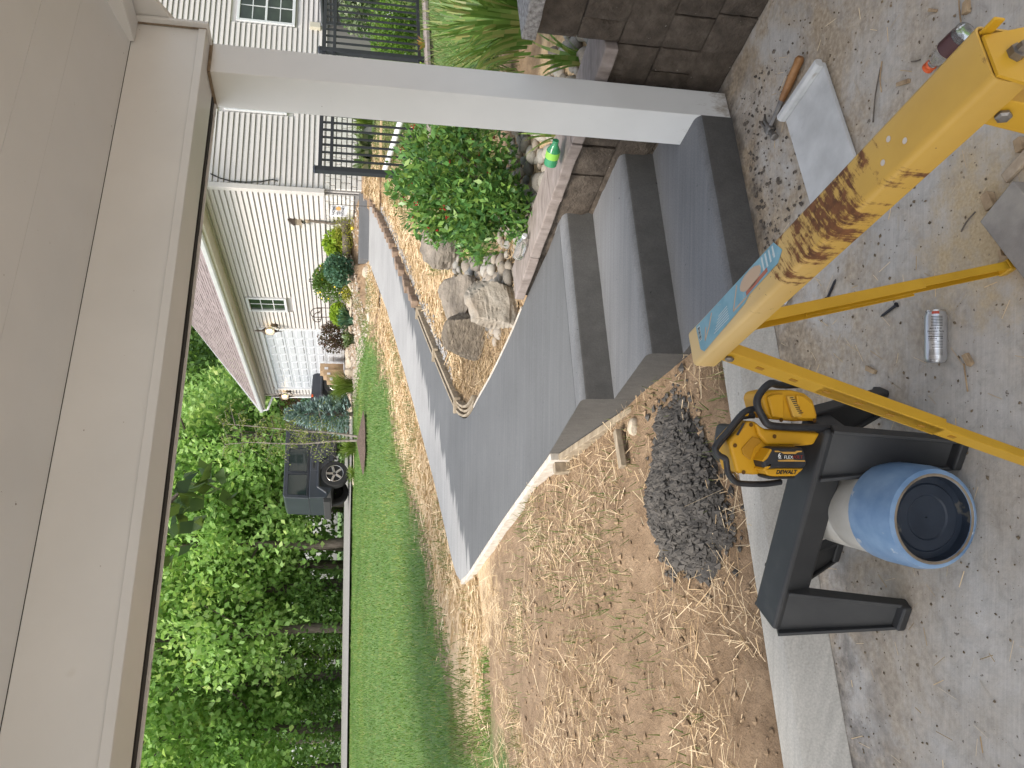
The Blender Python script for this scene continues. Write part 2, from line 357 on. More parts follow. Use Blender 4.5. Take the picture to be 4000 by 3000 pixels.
MT['white'] = M('white_vinyl', [(0.3, (0.62, 0.63, 0.645)), (0.7, (0.68, 0.69, 0.70))], 3, 3, 0.4)
MT['door'] = M('white_steel_door', [(0.3, (0.53, 0.555, 0.59)), (0.7, (0.58, 0.605, 0.64))], 3, 3, 0.35)
MT['cream'] = M('cream_eave', [(0.3, (0.50, 0.46, 0.36)), (0.7, (0.56, 0.52, 0.42))], 3, 3, 0.5)
MT['shingle'] = M('asphalt_shingle', [(0.25, (0.13, 0.105, 0.10)), (0.5, (0.215, 0.175, 0.17)), (0.75, (0.31, 0.26, 0.25))], 5.5, 6, 0.95, bmp=(90, 0.4, 0.01), stretch=(1, 1, 1))
MT['stone_veneer'] = M('white_stone_veneer', [(0.3, (0.58, 0.56, 0.52)), (0.7, (0.72, 0.70, 0.66))], 7, 6, 0.85, bmp=(30, 0.4, 0.01))
MT['mortar'] = flat('mortar', (0.22, 0.21, 0.20), 0.95)
m, t, b = newmat('window_glass'); v = coords(t); t.links.new(ramp(t, noise(t, v, 1.6, 4), [(0.35, (0.012, 0.02, 0.015)), (0.7, (0.05, 0.075, 0.05))]), b.inputs['Base Color']); b.inputs['Roughness'].default_value = 0.06; b.inputs['Specular IOR Level'].default_value = 0.6; MT['glass'] = m
MT['fence'] = M('black_fence_paint', [(0.3, (0.014, 0.016, 0.022)), (0.7, (0.024, 0.027, 0.034))], 6, 3, 0.35)
MT['bronze'] = M('dark_bronze', [(0.3, (0.05, 0.038, 0.03)), (0.7, (0.10, 0.075, 0.055))], 8, 3, 0.45, metal=0.5)
MT['bark'] = M('grey_bark', [(0.3, (0.07, 0.055, 0.042)), (0.7, (0.19, 0.16, 0.13))], 9, 6, 0.95, bmp=(20, 0.6, 0.02), stretch=(3, 3, 0.5))
MT['birch'] = M('young_birch_bark', [(0.3, (0.12, 0.095, 0.08)), (0.7, (0.32, 0.28, 0.25))], 12, 5, 0.8)
MT['mulch'] = M('dark_mulch', [(0.3, (0.05, 0.034, 0.026)), (0.7, (0.17, 0.115, 0.085))], 30, 6, 0.95, bmp=(40, 1.0, 0.03))
MT['berry'] = flat('red_berry', (0.28, 0.012, 0.012), 0.3)
MT['flower'] = flat('yellow_petal', (0.85, 0.66, 0.06), 0.6)
MT['cardboard'] = M('cardboard', [(0.3, (0.36, 0.25, 0.15)), (0.7, (0.45, 0.32, 0.20))], 4, 3, 0.85)
MT['stucco_house'] = M('house_wall', [(0.3, (0.42, 0.40, 0.37)), (0.7, (0.47, 0.45, 0.42))], 4, 4, 0.8)
# ------------------------------------------------------------------ levels of the site
_ZY = [(-5, 0.505), (4.3, 0.505), (7, 0.605), (15, 1.305), (20, 1.53), (24, 1.60), (27, 1.74), (29.5, 1.80), (45, 1.9), (300, 6.0)]
def zw(y):
    for i in range(1, len(_ZY)):
        if y <= _ZY[i][0]:
            (y0, z0), (y1, z1) = _ZY[i - 1], _ZY[i]; return z0 + (z1 - z0) * (y - y0) / (y1 - y0) if y > y0 else z0
    return _ZY[-1][1]
def zsurf(x, y): return zw(y)
E21 = A(math.cos(R_(21)), math.sin(R_(21)), 0); N21 = A(-math.sin(R_(21)), math.cos(R_(21)), 0)
E26 = A(math.cos(R_(26)), math.sin(R_(26)), 0); N26 = A(-math.sin(R_(26)), math.cos(R_(26)), 0)
CURB0 = A(0.11, 2.795, 0); CURBD = A(math.cos(R_(19)), math.sin(R_(19)), 0); CURBN = A(-math.sin(R_(19)), math.cos(R_(19)), 0)
WALL0 = A(1.545, 2.791, 0); WALL1 = A(0.569, 4.783, 0); WALLD = unit(WALL1 - WALL0); WALLN = A(WALLD[1], -WALLD[0], 0)  # WALLN points into the bed
# walkway edges (inner = bed side, outer = lawn side)
def zwalk(x, y): return zw(y)
INNER = [A(0.915, 4.02, 0), A(0.569, 4.783, 0)] + [onsurf(p[0], p[1], zwalk) for p in [(2000, 1300), (1927, 1453), (1868, 1559), (1849, 1596), (1832, 1624), (1817, 1634), (1802, 1631), (1787, 1616), (1768, 1580), (1704, 1425), (1650, 1290), (1554, 1037), (1500, 905), (1443, 782)]]
OUTER = [A(-0.068, 3.645, 0), A(-0.354, 4.172, 0), A(-0.617, 4.704, 0), A(-0.97, 5.4, 0), A(-1.40, 6.2, 0), A(-1.70, 6.75, 0), A(-1.82, 7.05, 0), A(-1.80, 7.25, 0), A(-1.68, 7.45, 0), A(-1.40, 7.85, 0)] + [onsurf(p[0], p[1], zwalk) for p in [(1696, 1884), (1614, 1574), (1511, 1211), (1439, 1013)]]
def resample(P, n):
    P = [p[:2] for p in P]; d = [0]
    for i in range(1, len(P)): d.append(d[-1] + np.linalg.norm(P[i] - P[i - 1]))
    q = np.linspace(0, d[-1], n); return np.stack([np.interp(q, d, [p[0] for p in P]), np.interp(q, d, [p[1] for p in P])], 1)
NS = 90
# match stations so that quads run across the walk
def smooth_(P, n=8):
    Q = []
    for i in range(len(P) - 1):
        p0, p1, p2, p3 = P[max(i - 1, 0)], P[i], P[i + 1], P[min(i + 2, len(P) - 1)]
        for k in range(n):
            u = k / n; Q.append(0.5 * (2 * p1 + (p2 - p0) * u + (2 * p0 - 5 * p1 + 4 * p2 - p3) * u ** 2 + (3 * p1 - p0 - 3 * p2 + p3) * u ** 3))
    return Q + [P[-1]]
INNER = INNER[:2] + smooth_(INNER[2:]); _tip = min(range(len(INNER)), key=lambda i: INNER[i][0])
iA = resample(INNER[:_tip + 1], 40); iB = resample(INNER[_tip:], 60); oA = resample(OUTER[:7], 40); oB = resample(OUTER[6:], 60)
IN = np.concatenate([iA, iB[1:]]); OU = np.concatenate([oA, oB[1:]])
WPOLY = np.concatenate([IN, OU[::-1]])
def in_poly(P, X, Y):
    X = np.asarray(X); Y = np.asarray(Y); c = np.zeros(X.shape, bool); n = len(P); j = n - 1
    for i in range(n):
        xi, yi = P[i]; xj, yj = P[j]
        c ^= ((yi > Y) != (yj > Y)) & (X < (xj - xi) * (Y - yi) / (yj - yi + 1e-12) + xi); j = i
    return c
def dist_line(P, X, Y):
    X = np.asarray(X, float); Y = np.asarray(Y, float); best = np.full(X.shape, 1e9)
    for i in range(len(P) - 1):
        a = P[i]; d = P[i + 1] - a; L = (d ** 2).sum() + 1e-12
        tt = np.clip(((X - a[0]) * d[0] + (Y - a[1]) * d[1]) / L, 0, 1)
        best = np.minimum(best, np.hypot(X - a[0] - tt * d[0], Y - a[1] - tt * d[1]))
    return best
_RX, _RY, _RS = -2.6, 3.2, 0.02
_rx = np.arange(_RX, 5.0, _RS); _ry = np.arange(_RY, 16.5, _RS); _RM = in_poly(WPOLY, *np.meshgrid(_rx, _ry)); _rxc = np.arange(_RX, 5.0, 0.06); _ryc = np.arange(_RY, 16.5, 0.06)
_g = np.meshgrid(_rxc, _ryc); _RD = np.minimum(dist_line(IN, *_g), dist_line(OU, *_g)); _RDI = dist_line(IN, *_g)
def in_walk(x, y):
    i = int((y - _RY) / _RS); j = int((x - _RX) / _RS)
    return 0 <= i < _RM.shape[0] and 0 <= j < _RM.shape[1] and bool(_RM[i, j])
def in_walk_v(X, Y):
    i = ((Y - _RY) / _RS).astype(int); j = ((X - _RX) / _RS).astype(int); ok = (i >= 0) & (i < _RM.shape[0]) & (j >= 0) & (j < _RM.shape[1])
    return ok & _RM[np.clip(i, 0, _RM.shape[0] - 1), np.clip(j, 0, _RM.shape[1] - 1)]
def walk_dist_v(X, Y):
    i = ((Y - _RY) / 0.06).astype(int); j = ((X - _RX) / 0.06).astype(int); ic = np.clip(i, 0, _RD.shape[0] - 1); jc = np.clip(j, 0, _RD.shape[1] - 1)
    return _RD[ic, jc] + np.hypot(i - ic, j - jc) * 0.06
def inner_dist(x, y):
    i = int((y - _RY) / 0.06); j = int((x - _RX) / 0.06); return _RDI[min(max(i, 0), _RDI.shape[0] - 1), min(max(j, 0), _RDI.shape[1] - 1)]
from mathutils import noise as mnoise
def fbm(x, y, s): return mnoise.noise(Vector((x * s, y * s, 3.7))) + 0.5 * mnoise.noise(Vector((x * s * 2.3, y * s * 2.3, 9.1)))
BEDZ = 0.50
HB0 = ony(1260, 750, 15.25); HB0 = A(HB0[0], HB0[1], 0); HBW = A(-math.sin(R_(19.2)), math.cos(R_(19.2)), 0); HBT = A(math.cos(R_(19.2)), math.sin(R_(19.2)), 0)
_w0x, _w0y = float(WALL0[0]), float(WALL0[1]); _wnx, _wny = float(WALLN[0]), float(WALLN[1]); _wdx, _wdy = float(WALLD[0]), float(WALLD[1])
_hx, _hy = float(HB0[0]), float(HB0[1]); _htx, _hty = float(HBT[0]), float(HBT[1]); _hwx, _hwy = float(HBW[0]), float(HBW[1])
_cx, _cy = float(CURB0[0]), float(CURB0[1]); _cnx, _cny = float(CURBN[0]), float(CURBN[1])
def ground_z(x, y):
    """height of the open ground beside walk, steps and beds"""
    x = float(x); y = float(y)
    dw = (x - _w0x) * _wnx + (y - _w0y) * _wny; dl = (x - _w0x) * _wdx + (y - _w0y) * _wdy
    if dw > 0.12 and dl < 2.9 and y < 9:       # planted bed behind the block wall
        base = BEDZ + 0.03 * dw + (0.30 * min(1.0, max(0.0, (0.22 - dl) / 0.1)) if dw < 2.2 else 0)
        z = max(base, zw(y) - 0.03) if y > 4.6 else base
        return z + 0.02 * fbm(x, y, 1.5)
    if y > 13.5:
        hd_ = -((x - _hx) * _htx + (y - _hy) * _hty); hs_ = (x - _hx) * _hwx + (y - _hy) * _hwy
        if -2.5 < hs_ < 12.0 and -0.5 < hd_ < 2.8:      # raised planting bed along the house
            k_ = min(1.0, max(0.0, 1 - max(hd_, 0) / (1.2 if hs_ < 1.2 else 2.6))); k_ = k_ * k_ * (3 - 2 * k_) * min(1.0, max(0.0, (hs_ + 1.2) / 1.6)) ** 1.5
            return zw(y) - 0.02 + (max((1.58 if hs_ < 0.6 else min(1.80, 1.58 + 0.22 * (hs_ - 0.6))) - zw(y), 0.03)) * k_ + 0.015 * fbm(x, y, 2.0)
    dc = (x - _cx) * _cnx + (y - _cy) * _cny
    if dc < 0.13: return -0.12
    side = (x - 0.148) * 0.888 + (y - 3.201) * 0.459
    if dw <= 0.12 and side > 0.16 and y < 4.9: return -0.12
    z = min(0.075 + 0.205 * (dc - 0.10), zw(y) - 0.045)
    return z + 0.018 * fbm(x, y, 2.0) - (0.02 if y > 5 else 0)
def in_v(x, y): return 4.8 < y < 8.4 and x > np.interp(y, [4.8, 6.98, 8.4], [0.5, -0.33, 0.2]) and x < 1.0
def grid_axis(parts):
    out = []
    for a, b, s in parts: out += list(np.arange(a, b, s))
    return np.array(out + [parts[-1][1]])
gx = grid_axis([(-160, -40, 20), (-40, -12, 2.0), (-12, -5, 0.4), (-5, 4.5, 0.09), (4.5, 12, 0.4), (12, 40, 3), (40, 160, 20)])
gy = grid_axis([(-30, 2, 4), (2, 9.5, 0.09), (9.5, 22, 0.22), (22, 34, 1.0), (34, 80, 4), (80, 300, 30)])
GX, GY = np.meshgrid(gx, gy); inside = in_poly(WPOLY, GX, GY); dwalk = np.minimum(dist_line(IN, GX, GY), dist_line(OU, GX, GY))
GZ = np.zeros_like(GX); straw = np.zeros_like(GX); lawn = np.zeros_like(GX)
for j in range(len(gy)):
    for i in range(len(gx)):
        x, y = gx[i], gy[j]; z = ground_z(x, y)
        if inside[j, i]: z = zw(y) - 0.13 if dwalk[j, i] > 0.11 else min(z, zw(y) - 0.045)
        GZ[j, i] = z
        n = fbm(x, y, 0.9)
        bed = np.dot(A(x, y, 0) - WALL0, WALLN) > 0 and y < 6.3 and x > -0.2
        s = 1.0 - np.clip((dwalk[j, i] - (0.85 if (x < 1.2 or y < 7.5) else 0.45) - 0.5 * n) / 0.6, 0, 1)
        if x < 0.3 and y < 7.0 and not (dwalk[j, i] < 1.5 and in_v(x, y)): s *= min(1.0, max(0.12, (y - 5.0) / 2.0))
        if in_v(x, y): s *= 0.45
        if y > 12.6: s *= max(0.0, 1 - (y - 12.6) / 0.8)
        straw[j, i] = s
        hd_ = -np.dot(A(x, y, 0) - HB0, HBT); hs_ = np.dot(A(x, y, 0) - HB0, HBW)
        lawn[j, i] = 0.0 if (bed or y < 5.0 or (-0.5 < hs_ < 12 and hd_ < 2.0 + 0.3 * n and y > 13.8 and hd_ > -1)) else np.clip((dwalk[j, i] - (1.0 if (x < 1.2 or y < 7.5) else 0.55) - 0.4 * n) / 0.8, 0, 1)
me = bpy.data.meshes.new('ground'); ny, nx = GX.shape
idx = np.arange(ny * nx).reshape(ny, nx)
F = np.stack([idx[:-1, :-1], idx[:-1, 1:], idx[1:, 1:], idx[1:, :-1]], -1).reshape(-1, 4)
me.vertices.add(ny * nx); me.vertices.foreach_set('co', np.stack([GX, GY, GZ], -1).astype(np.float32).reshape(-1))
me.loops.add(len(F) * 4); me.loops.foreach_set('vertex_index', F.astype(np.int32).reshape(-1)); me.polygons.add(len(F))
me.polygons.foreach_set('loop_start', np.arange(0, len(F) * 4, 4, dtype=np.int32)); me.polygons.foreach_set('loop_total', np.full(len(F), 4, np.int32))
me.update(calc_edges=True)
ca = me.color_attributes.new('cover', 'FLOAT_COLOR', 'POINT')
ca.data.foreach_set('color', np.stack([straw, lawn, np.zeros_like(lawn), np.ones_like(lawn)], -1).astype(np.float32).reshape(-1))
m, t, b = newmat('ground_cover'); v = coords(t); at = N(t, 'ShaderNodeAttribute'); at.attribute_name = 'cover'
sp = N(t, 'ShaderNodeSeparateColor'); t.links.new(at.outputs['Color'], sp.inputs[0])
soil = ramp(t, noise(t, v, 9, 8, 0.65), [(0.3, (0.18, 0.115, 0.065)), (0.7, (0.36, 0.25, 0.155))])
strw = ramp(t, noise(t, coords(t, (7, 22, 4)), 2.0, 6, 0.7), [(0.25, (0.38, 0.25, 0.14)), (0.5, (0.60, 0.44, 0.27)), (0.75, (0.74, 0.59, 0.41))])
gras = ramp(t, noise(t, v, 6, 7, 0.7), [(0.3, (0.06, 0.12, 0.025)), (0.7, (0.13, 0.22, 0.05))])
fs = ramp(t, math_(t, 'ADD', sp.outputs[0], math_(t, 'MULTIPLY', math_(t, 'SUBTRACT', noise(t, v, 5, 6, 0.7), 0.5), 1.2)), [(0.4, grey(0)), (0.65, grey(1))])
fg = ramp(t, math_(t, 'ADD', sp.outputs[1], math_(t, 'MULTIPLY', math_(t, 'SUBTRACT', noise(t, v, 2.2, 6, 0.7), 0.5), 1.6)), [(0.35, grey(0)), (0.75, grey(1))])
c = mix(t, fg, mix(t, fs, soil, strw), gras)
t.links.new(c, b.inputs['Base Color']); b.inputs['Roughness'].default_value = 0.95; bump(t, b, noise(t, v, 30, 8, 0.7), 0.9, 0.03)
MT['ground'] = m
struct(finish('ground', me, MT['ground'], smooth=True, sharp=60))
from mathutils.bvhtree import BVHTree
def gz(x, y):
    return ground_z(x, y)
# ------------------------------------------------------------------ patio slab and curb
struct(MB().box((-2.0, 0.1, -0.06), (12.0, 8.2, 0.12)).build('patio_floor', MT['patio']))
cb = MB(); a0 = CURB0 + CURBD * 0.16; a1 = CURB0 - CURBD * 6.0
prof = [(0.0, 0.0), (-0.105, 0.0), (0.008, 0.096), (0.022, 0.105), (0.160, 0.105), (0.165, 0.0)]
cb.prism([a0 + CURBN * q + A(0, 0, z) for q, z in prof[1:]], a1 - a0)
struct(cb.build('concrete_curb', MT['curb'], bevel=0.006))
# ------------------------------------------------------------------ poured steps
st = thing('concrete_steps', 'freshly poured dark grey concrete steps rising beside the block wall', 'steps', (0.6, 3.2, 0))
def stepN(p): return float(np.dot(p[:2], N21[:2]))
def pt(ec, nc, z): return E21 * ec + N21 * nc + A(0, 0, z)
lev = [(2.472, 0.165), (2.945, 0.335), (3.423, 0.505)]
left_e = [1.335, 1.285, 1.24, 1.163]; right_e = [2.36, 2.42, 2.37, 2.25]
def rounded_step(n0, n1, z0, z1, el0, el1, er0, er1, name):
    mb = MB(); r = 0.034; prof = [(n0, z0), (n0, z1 - r)]
    for k in range(1, 6):
        a = math.pi / 2 * k / 5; prof.append((n0 + r - r * math.cos(a), z1 - r + r * math.sin(a)))
    prof += [(n1, z1), (n1, z0)]
    L = [pt(el0 + (el1 - el0) * (n - n0) / (n1 - n0), n, z) for n, z in prof]; Rr = [pt(er0 + (er1 - er0) * (n - n0) / (n1 - n0), n, z) for n, z in prof]
    k = len(prof)
    mb.add(L + Rr, [tuple(range(k)), tuple(range(2 * k - 1, k - 1, -1))] + [(i, (i + 1) % k, k + (i + 1) % k, k + i) for i in range(k)])
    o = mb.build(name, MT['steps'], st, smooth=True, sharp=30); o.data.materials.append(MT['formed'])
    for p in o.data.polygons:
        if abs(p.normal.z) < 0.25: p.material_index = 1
    return o
DARK_SIDES = True
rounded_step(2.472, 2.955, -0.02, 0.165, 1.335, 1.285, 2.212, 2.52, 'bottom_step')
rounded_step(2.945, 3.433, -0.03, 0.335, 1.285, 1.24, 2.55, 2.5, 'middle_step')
# top landing joins the walk
def strip(mb, a, b, zf, nx=6, drop=0.13):
    n = len(a); vs = []; k = nx + 1
    for i in range(n):
        for j in range(k):
            q = a[i] + (b[i] - a[i]) * j / nx; vs.append((q[0], q[1], zf(q[0], q[1])))
    fs = [(i * k + j, i * k + j + 1, (i + 1) * k + j + 1, (i + 1) * k + j) for i in range(n - 1) for j in range(nx)]
    base = len(vs)
    for i in range(n):
        for q in (a[i], b[i]): vs.append((q[0], q[1], zf(q[0], q[1]) - drop))
    for i in range(n - 1):
        fs.append((i * k, (i + 1) * k, base + 2 * (i + 1), base + 2 * i)); fs.append((i * k + nx, base + 2 * i + 1, base + 2 * i + 3, (i + 1) * k + nx))
    fs.append(tuple(list(range(k)) + [base + 1, base])); mb.add(vs, fs)
ns = 8
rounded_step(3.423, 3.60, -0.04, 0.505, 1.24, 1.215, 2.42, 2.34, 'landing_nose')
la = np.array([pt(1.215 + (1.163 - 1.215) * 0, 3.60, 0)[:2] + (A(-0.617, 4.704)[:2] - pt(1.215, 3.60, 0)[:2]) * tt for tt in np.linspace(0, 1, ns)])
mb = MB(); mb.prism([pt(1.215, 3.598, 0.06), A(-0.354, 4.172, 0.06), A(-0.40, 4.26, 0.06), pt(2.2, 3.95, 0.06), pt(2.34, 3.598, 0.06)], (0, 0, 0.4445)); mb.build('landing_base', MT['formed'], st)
# walkway ribbon
mb = MB(); strip(mb, IN[1:], OU[1:], lambda x, y: zw(y) + 0.0015 if y < 4.6 else zw(y), 8, 0.12)
wk = mb.build('walkway', MT['walk'], smooth=True, sharp=50); struct(wk)
# ------------------------------------------------------------------ retaining walls of split-face block
def blockwall(name, label, s0, s1, courses, zc, capmat, capw, cap_t, depth, seed, cap_over=0.025, jog=0.0):
    rr = random.Random(seed); p0 = WALL0 + WALLD * s0
    T = thing(name, label, 'wall', p0)
    for ci, (z0, z1) in enumerate(courses):
        s = s0 - (0.0 if ci % 2 else 0.17) if s0 > 0.4 or True else s0
        s = s0 + rr.uniform(-0.02, 0.0)
        first = True
        while s < s1 - 0.02:
            L = rr.choice([0.20, 0.30, 0.40]) * (0.62 if (first and ci % 2) else 1.0); e = min(s1, s + L); first = False
            if s1 - e < 0.09: e = s1
            g = 0.004; pr = rr.uniform(-0.006, 0.008)
            b = MB(); nx, nz = 7, 5; hw = []
            f0 = s + g; f1 = e - g
            for k in range(nz + 1):
                for i in range(nx + 1):
                    ss = f0 + (f1 - f0) * i / nx; zz = z0 + 0.002 + (z1 - z0 - 0.004) * k / nz
                    edge = (i in (0, nx)) or (k in (0, nz))
                    d = -pr + (0.008 if edge else 0.0) - rr.uniform(0, 0.009) * (0.4 if edge else 1)
                    hw.append(WALL0 + WALLD * ss + WALLN * d + A(0, 0, zz))
            fs = [(k * (nx + 1) + i, k * (nx + 1) + i + 1, (k + 1) * (nx + 1) + i + 1, (k + 1) * (nx + 1) + i) for k in range(nz) for i in range(nx)]
            B = len(hw)
            hw += [WALL0 + WALLD * ss + WALLN * depth + A(0, 0, zz) for ss, zz in ((f0, z0 + 0.002), (f1, z0 + 0.002), (f1, z1 - 0.002), (f0, z1 - 0.002))]
            c = (0, nx, (nz + 1) * (nx + 1) - 1, nz * (nx + 1))
            fs += [(B, B + 1, B + 2, B + 3), tuple(range(0, nx + 1)) + (B + 1, B), tuple(range(nz * (nx + 1), (nz + 1) * (nx + 1))) + (B + 2, B + 3),
                   tuple(range(0, (nz + 1) * (nx + 1), nx + 1)) + (B + 3, B), tuple(range(nx, (nz + 1) * (nx + 1), nx + 1)) + (B + 2, B + 1)]
            b.add(hw, fs); b.build('block', MT['block'], T, smooth=True, sharp=35); s = e
    s = s0
    while s < s1 - 0.01:
        L = rr.uniform(0.42, 0.62); e = min(s1, s + L)
        if s1 - e < 0.2: e = s1
        c0 = WALL0 + WALLD * (s + 0.003) - WALLN * cap_over + A(0, 0, zc); c1 = WALL0 + WALLD * (e - 0.003) - WALLN * cap_over + A(0, 0, zc)
        mb = MB(); n = 7
        lo = []; hi = []
        for i in range(n + 1):
            q = c0 + (c1 - c0) * i / n + WALLN * rr.uniform(-0.008, 0.008); lo.append(q); hi.append(q + A(0, 0, cap_t) + WALLN * rr.uniform(0.0, 0.006))
        back_lo = [c1 + WALLN * capw, c0 + WALLN * capw]; back_hi = [q + A(0, 0, cap_t) for q in back_lo]
        ring_lo = lo + back_lo; ring_hi = hi + back_hi; k = len(ring_lo)
        mb.add(ring_lo + ring_hi, [tuple(range(k - 1, -1, -1)), tuple(range(k, 2 * k))] + [(i, (i + 1) % k, k + (i + 1) % k, k + i) for i in range(k)])
        mb.build('cap_stone', capmat, T, bevel=0.006); s = e
    return T
CR = [(0.0, 0.178), (0.178, 0.36), (0.36, 0.545)]
sjog = 0.285
blockwall('retaining_wall', 'low brown split-face block wall with pinkish cap stones beside the steps', sjog, float(np.dot(WALL1 - WALL0, WALLD)) + 0.02, CR, 0.545, MT['cap'], 0.24, 0.058, 0.2, 3)
blockwall('garden_wall', 'tall brown block wall with coarse grey cap beside the porch post', -1.6, sjog - 0.003, CR + [(0.545, 0.728), (0.728, 0.905)], 0.905, MT['capgrey'], 0.30, 0.06, 0.24, 5, 0.035)
# ------------------------------------------------------------------ porch: post, beams, ceiling, roof
ZB, ZT = 2.17, 2.425
PC = A(1.177, 3.102, 0)                       # near-left corner of the post
PE = A(math.cos(R_(24)), math.sin(R_(24)), 0); PN = A(-math.sin(R_(24)), math.cos(R_(24)), 0)
po = thing('porch_post', 'square white wrapped post holding up the porch beam', 'post', PC + PE * 0.07 + PN * 0.09)
mb = MB(); mb.box(PC + PE * 0.0725 + PN * 0.095 + A(0, 0, (ZB) / 2), (0.145, 0.19, ZB - 0.004), [PE, PN, A(0, 0, 1)]); mb.build('shaft', MT['post'], po, bevel=0.004)
mb = MB()
for a_, b_ in ((PC - PN * 0.004 - PE * 0.004, PC - PN * 0.004 + PE * 0.149), (PC - PE * 0.004, PC - PE * 0.004 + PN * 0.19)):
    mb.beam(a_ + A(0, 0, ZB - 0.006), b_ + A(0, 0, ZB - 0.006), 0.006, 0.010)
mb.build('caulk_bead', MT['grime'], po)
BC = onz(808, 118, ZB); BC = A(BC[0], BC[1], 0)   # right end of the front beam, near face
bw = 0.20
bm_ = thing('front_beam', 'long white wrapped front beam of the porch seen from below', 'beam', BC + A(0, 0, ZB))
Lb = 7.5
mb = MB(); c = BC - E26 * (Lb / 2) + N26 * (bw / 2) + A(0, 0, (ZB + ZT) / 2)
mb.box(c, (Lb, bw, ZT - ZB), [E26, N26, A(0, 0, 1)]); mb.build('wrap', MT['trim'], bm_, bevel=0.004)
mb = MB(); mb.box(BC - E26 * (Lb / 2) - N26 * 0.004 + A(0, 0, ZB + 0.014), (Lb, 0.008, 0.028), [E26, N26, A(0, 0, 1)]); mb.build('lower_trim', MT['trim'], bm_, bevel=0.002)
mb = MB(); mb.box(BC + E26 * 0.006 + N26 * (bw / 2 - 0.01) + A(0, 0, (ZB + ZT) / 2), (0.014, bw + 0.04, ZT - ZB + 0.02), [E26, N26, A(0, 0, 1)]); mb.build('end_cap', MT['trim'], bm_, bevel=0.003)
mb = MB(); mb.box(BC + E26 * (-0.002) - N26 * 0.006 + A(0, 0, (ZB + ZT) / 2), (0.006, 0.006, ZT - ZB), [E26, N26, A(0, 0, 1)]); mb.build('corner_grime', MT['grime'], bm_)
# outer fascia board hung a little lower/outside with a dark ragged strip for the drip gap's shade
mb = MB(); mb.box(BC - E26 * (Lb / 2 - 0.01) + N26 * (bw + 0.05) + A(0, 0, ZB + 0.09), (Lb, 0.016, 0.20), [E26, N26, A(0, 0, 1)]); mb.build('fascia_board', MT['trim'], bm_, bevel=0.002)
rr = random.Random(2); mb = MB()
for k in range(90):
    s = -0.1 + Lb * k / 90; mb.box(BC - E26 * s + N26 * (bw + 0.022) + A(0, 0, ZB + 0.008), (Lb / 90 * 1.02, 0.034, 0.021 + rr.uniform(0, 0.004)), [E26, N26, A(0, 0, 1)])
mb.build('drip_gap_shade', MT['dark'], bm_)
mb = MB()
for k in range(26):
    s = 0.15 + 0.29 * k + rr.uniform(-0.03, 0.03)
    vs = [BC - E26 * (s + dx) + N26 * (bw + 0.046) + A(0, 0, ZB - 0.004 - 0.0075 * math.sin(math.pi * q / 6)) for q, dx in enumerate(np.linspace(0, 0.09, 7))]
    vs += [BC - E26 * s + N26 * (bw + 0.046) + A(0, 0, ZB + 0.01), BC - E26 * (s + 0.09) + N26 * (bw + 0.046) + A(0, 0, ZB + 0.01)]
    mb.add(vs, [(0, 1, 2, 3, 4, 5, 6, 8, 7)])
mb.build('sealant_blobs', MT['dark'], bm_)
# side beam running back to the house
SB = onplane(525, 163, BC + A(0, 0, ZT), N26); SB2 = onplane(541, 89, BC + A(0, 0, ZT), N26)
sbw = float(np.linalg.norm((SB2 - SB)[:2])); sbo = thing('side_beam', 'white wrapped side beam running back from the porch corner', 'beam', A(SB[0], SB[1], 2.41))
q = A(SB[0], SB[1], 0); mb = MB(); Ls = 2.5
mb.box(q + E26 * (sbw / 2) - N26 * (Ls / 2 + 0.004) + A(0, 0, 2.41 + 0.55), (sbw, Ls, 1.10), [E26, N26, A(0, 0, 1)]); mb.build('wrap', MT['trim'], sbo, bevel=0.004)
mb = MB(); mb.box(q - E26 * 0.003 - N26 * (Ls / 2 + 0.006) + A(0, 0, 2.41 + 0.025), (0.008, Ls, 0.05), [E26, N26, A(0, 0, 1)]); mb.build('lower_trim', MT['trim'], sbo, bevel=0.002)
# sloping ceiling panels (rise towards the house)
cl = thing('porch_ceiling', 'pale grey sloping porch ceiling of smooth panels', 'ceiling', BC + A(0, 0, ZT)); cl['kind'] = 'structure'
del cl['category']; del cl['label']
SL = 0.22; dn = 0.0; k = 0
widths = [0.137] + [0.152] * 15
for wd in widths:
    a = dn; b_ = dn + wd - 0.0012; mb = MB(); zo = rr.uniform(-0.0008, 0.0008)
    P = [BC + E26 * (-0.012) - N26 * a, BC - E26 * Lb - N26 * a, BC - E26 * Lb - N26 * b_, BC + E26 * (-0.012) - N26 * b_]
    z = [ZT + 0.0 + SL * (-dn if False else a), ZT + SL * a, ZT + SL * b_, ZT + SL * b_]
    lo = [p + A(0, 0, zz + zo - 0.0) for p, zz in zip(P, z)]
    mb.hexa(lo, [p + A(0, 0, 0.012) for p in lo]); mb.build('ceiling_panel', MT['ceiling'], cl); dn += wd
mb = MB(); P = [BC + E26 * 1.0 + N26 * 0.75, BC - E26 * (Lb + 0.6) + N26 * 0.75, BC - E26 * (Lb + 0.6) - N26 * 2.6, BC + E26 * 1.0 - N26 * 2.6]
zz = [ZT + 0.18 + SL * s for s in (-0.75, -0.75, 2.6, 2.6)]; P[0] = BC + E26 * 0.62 + N26 * 0.02; P[1] = BC - E26 * (Lb + 0.6) + N26 * 0.27; zz[0] = zz[1] = ZT + 0.02
P[3] = BC + E26 * 0.62 - N26 * 2.6
lo = [p + A(0, 0, z + 0.03) for p, z in zip(P, zz)]; mb.hexa(lo, [p + A(0, 0, 0.1) for p in lo]); mb.build('roof_deck', MT['shingle'], cl)
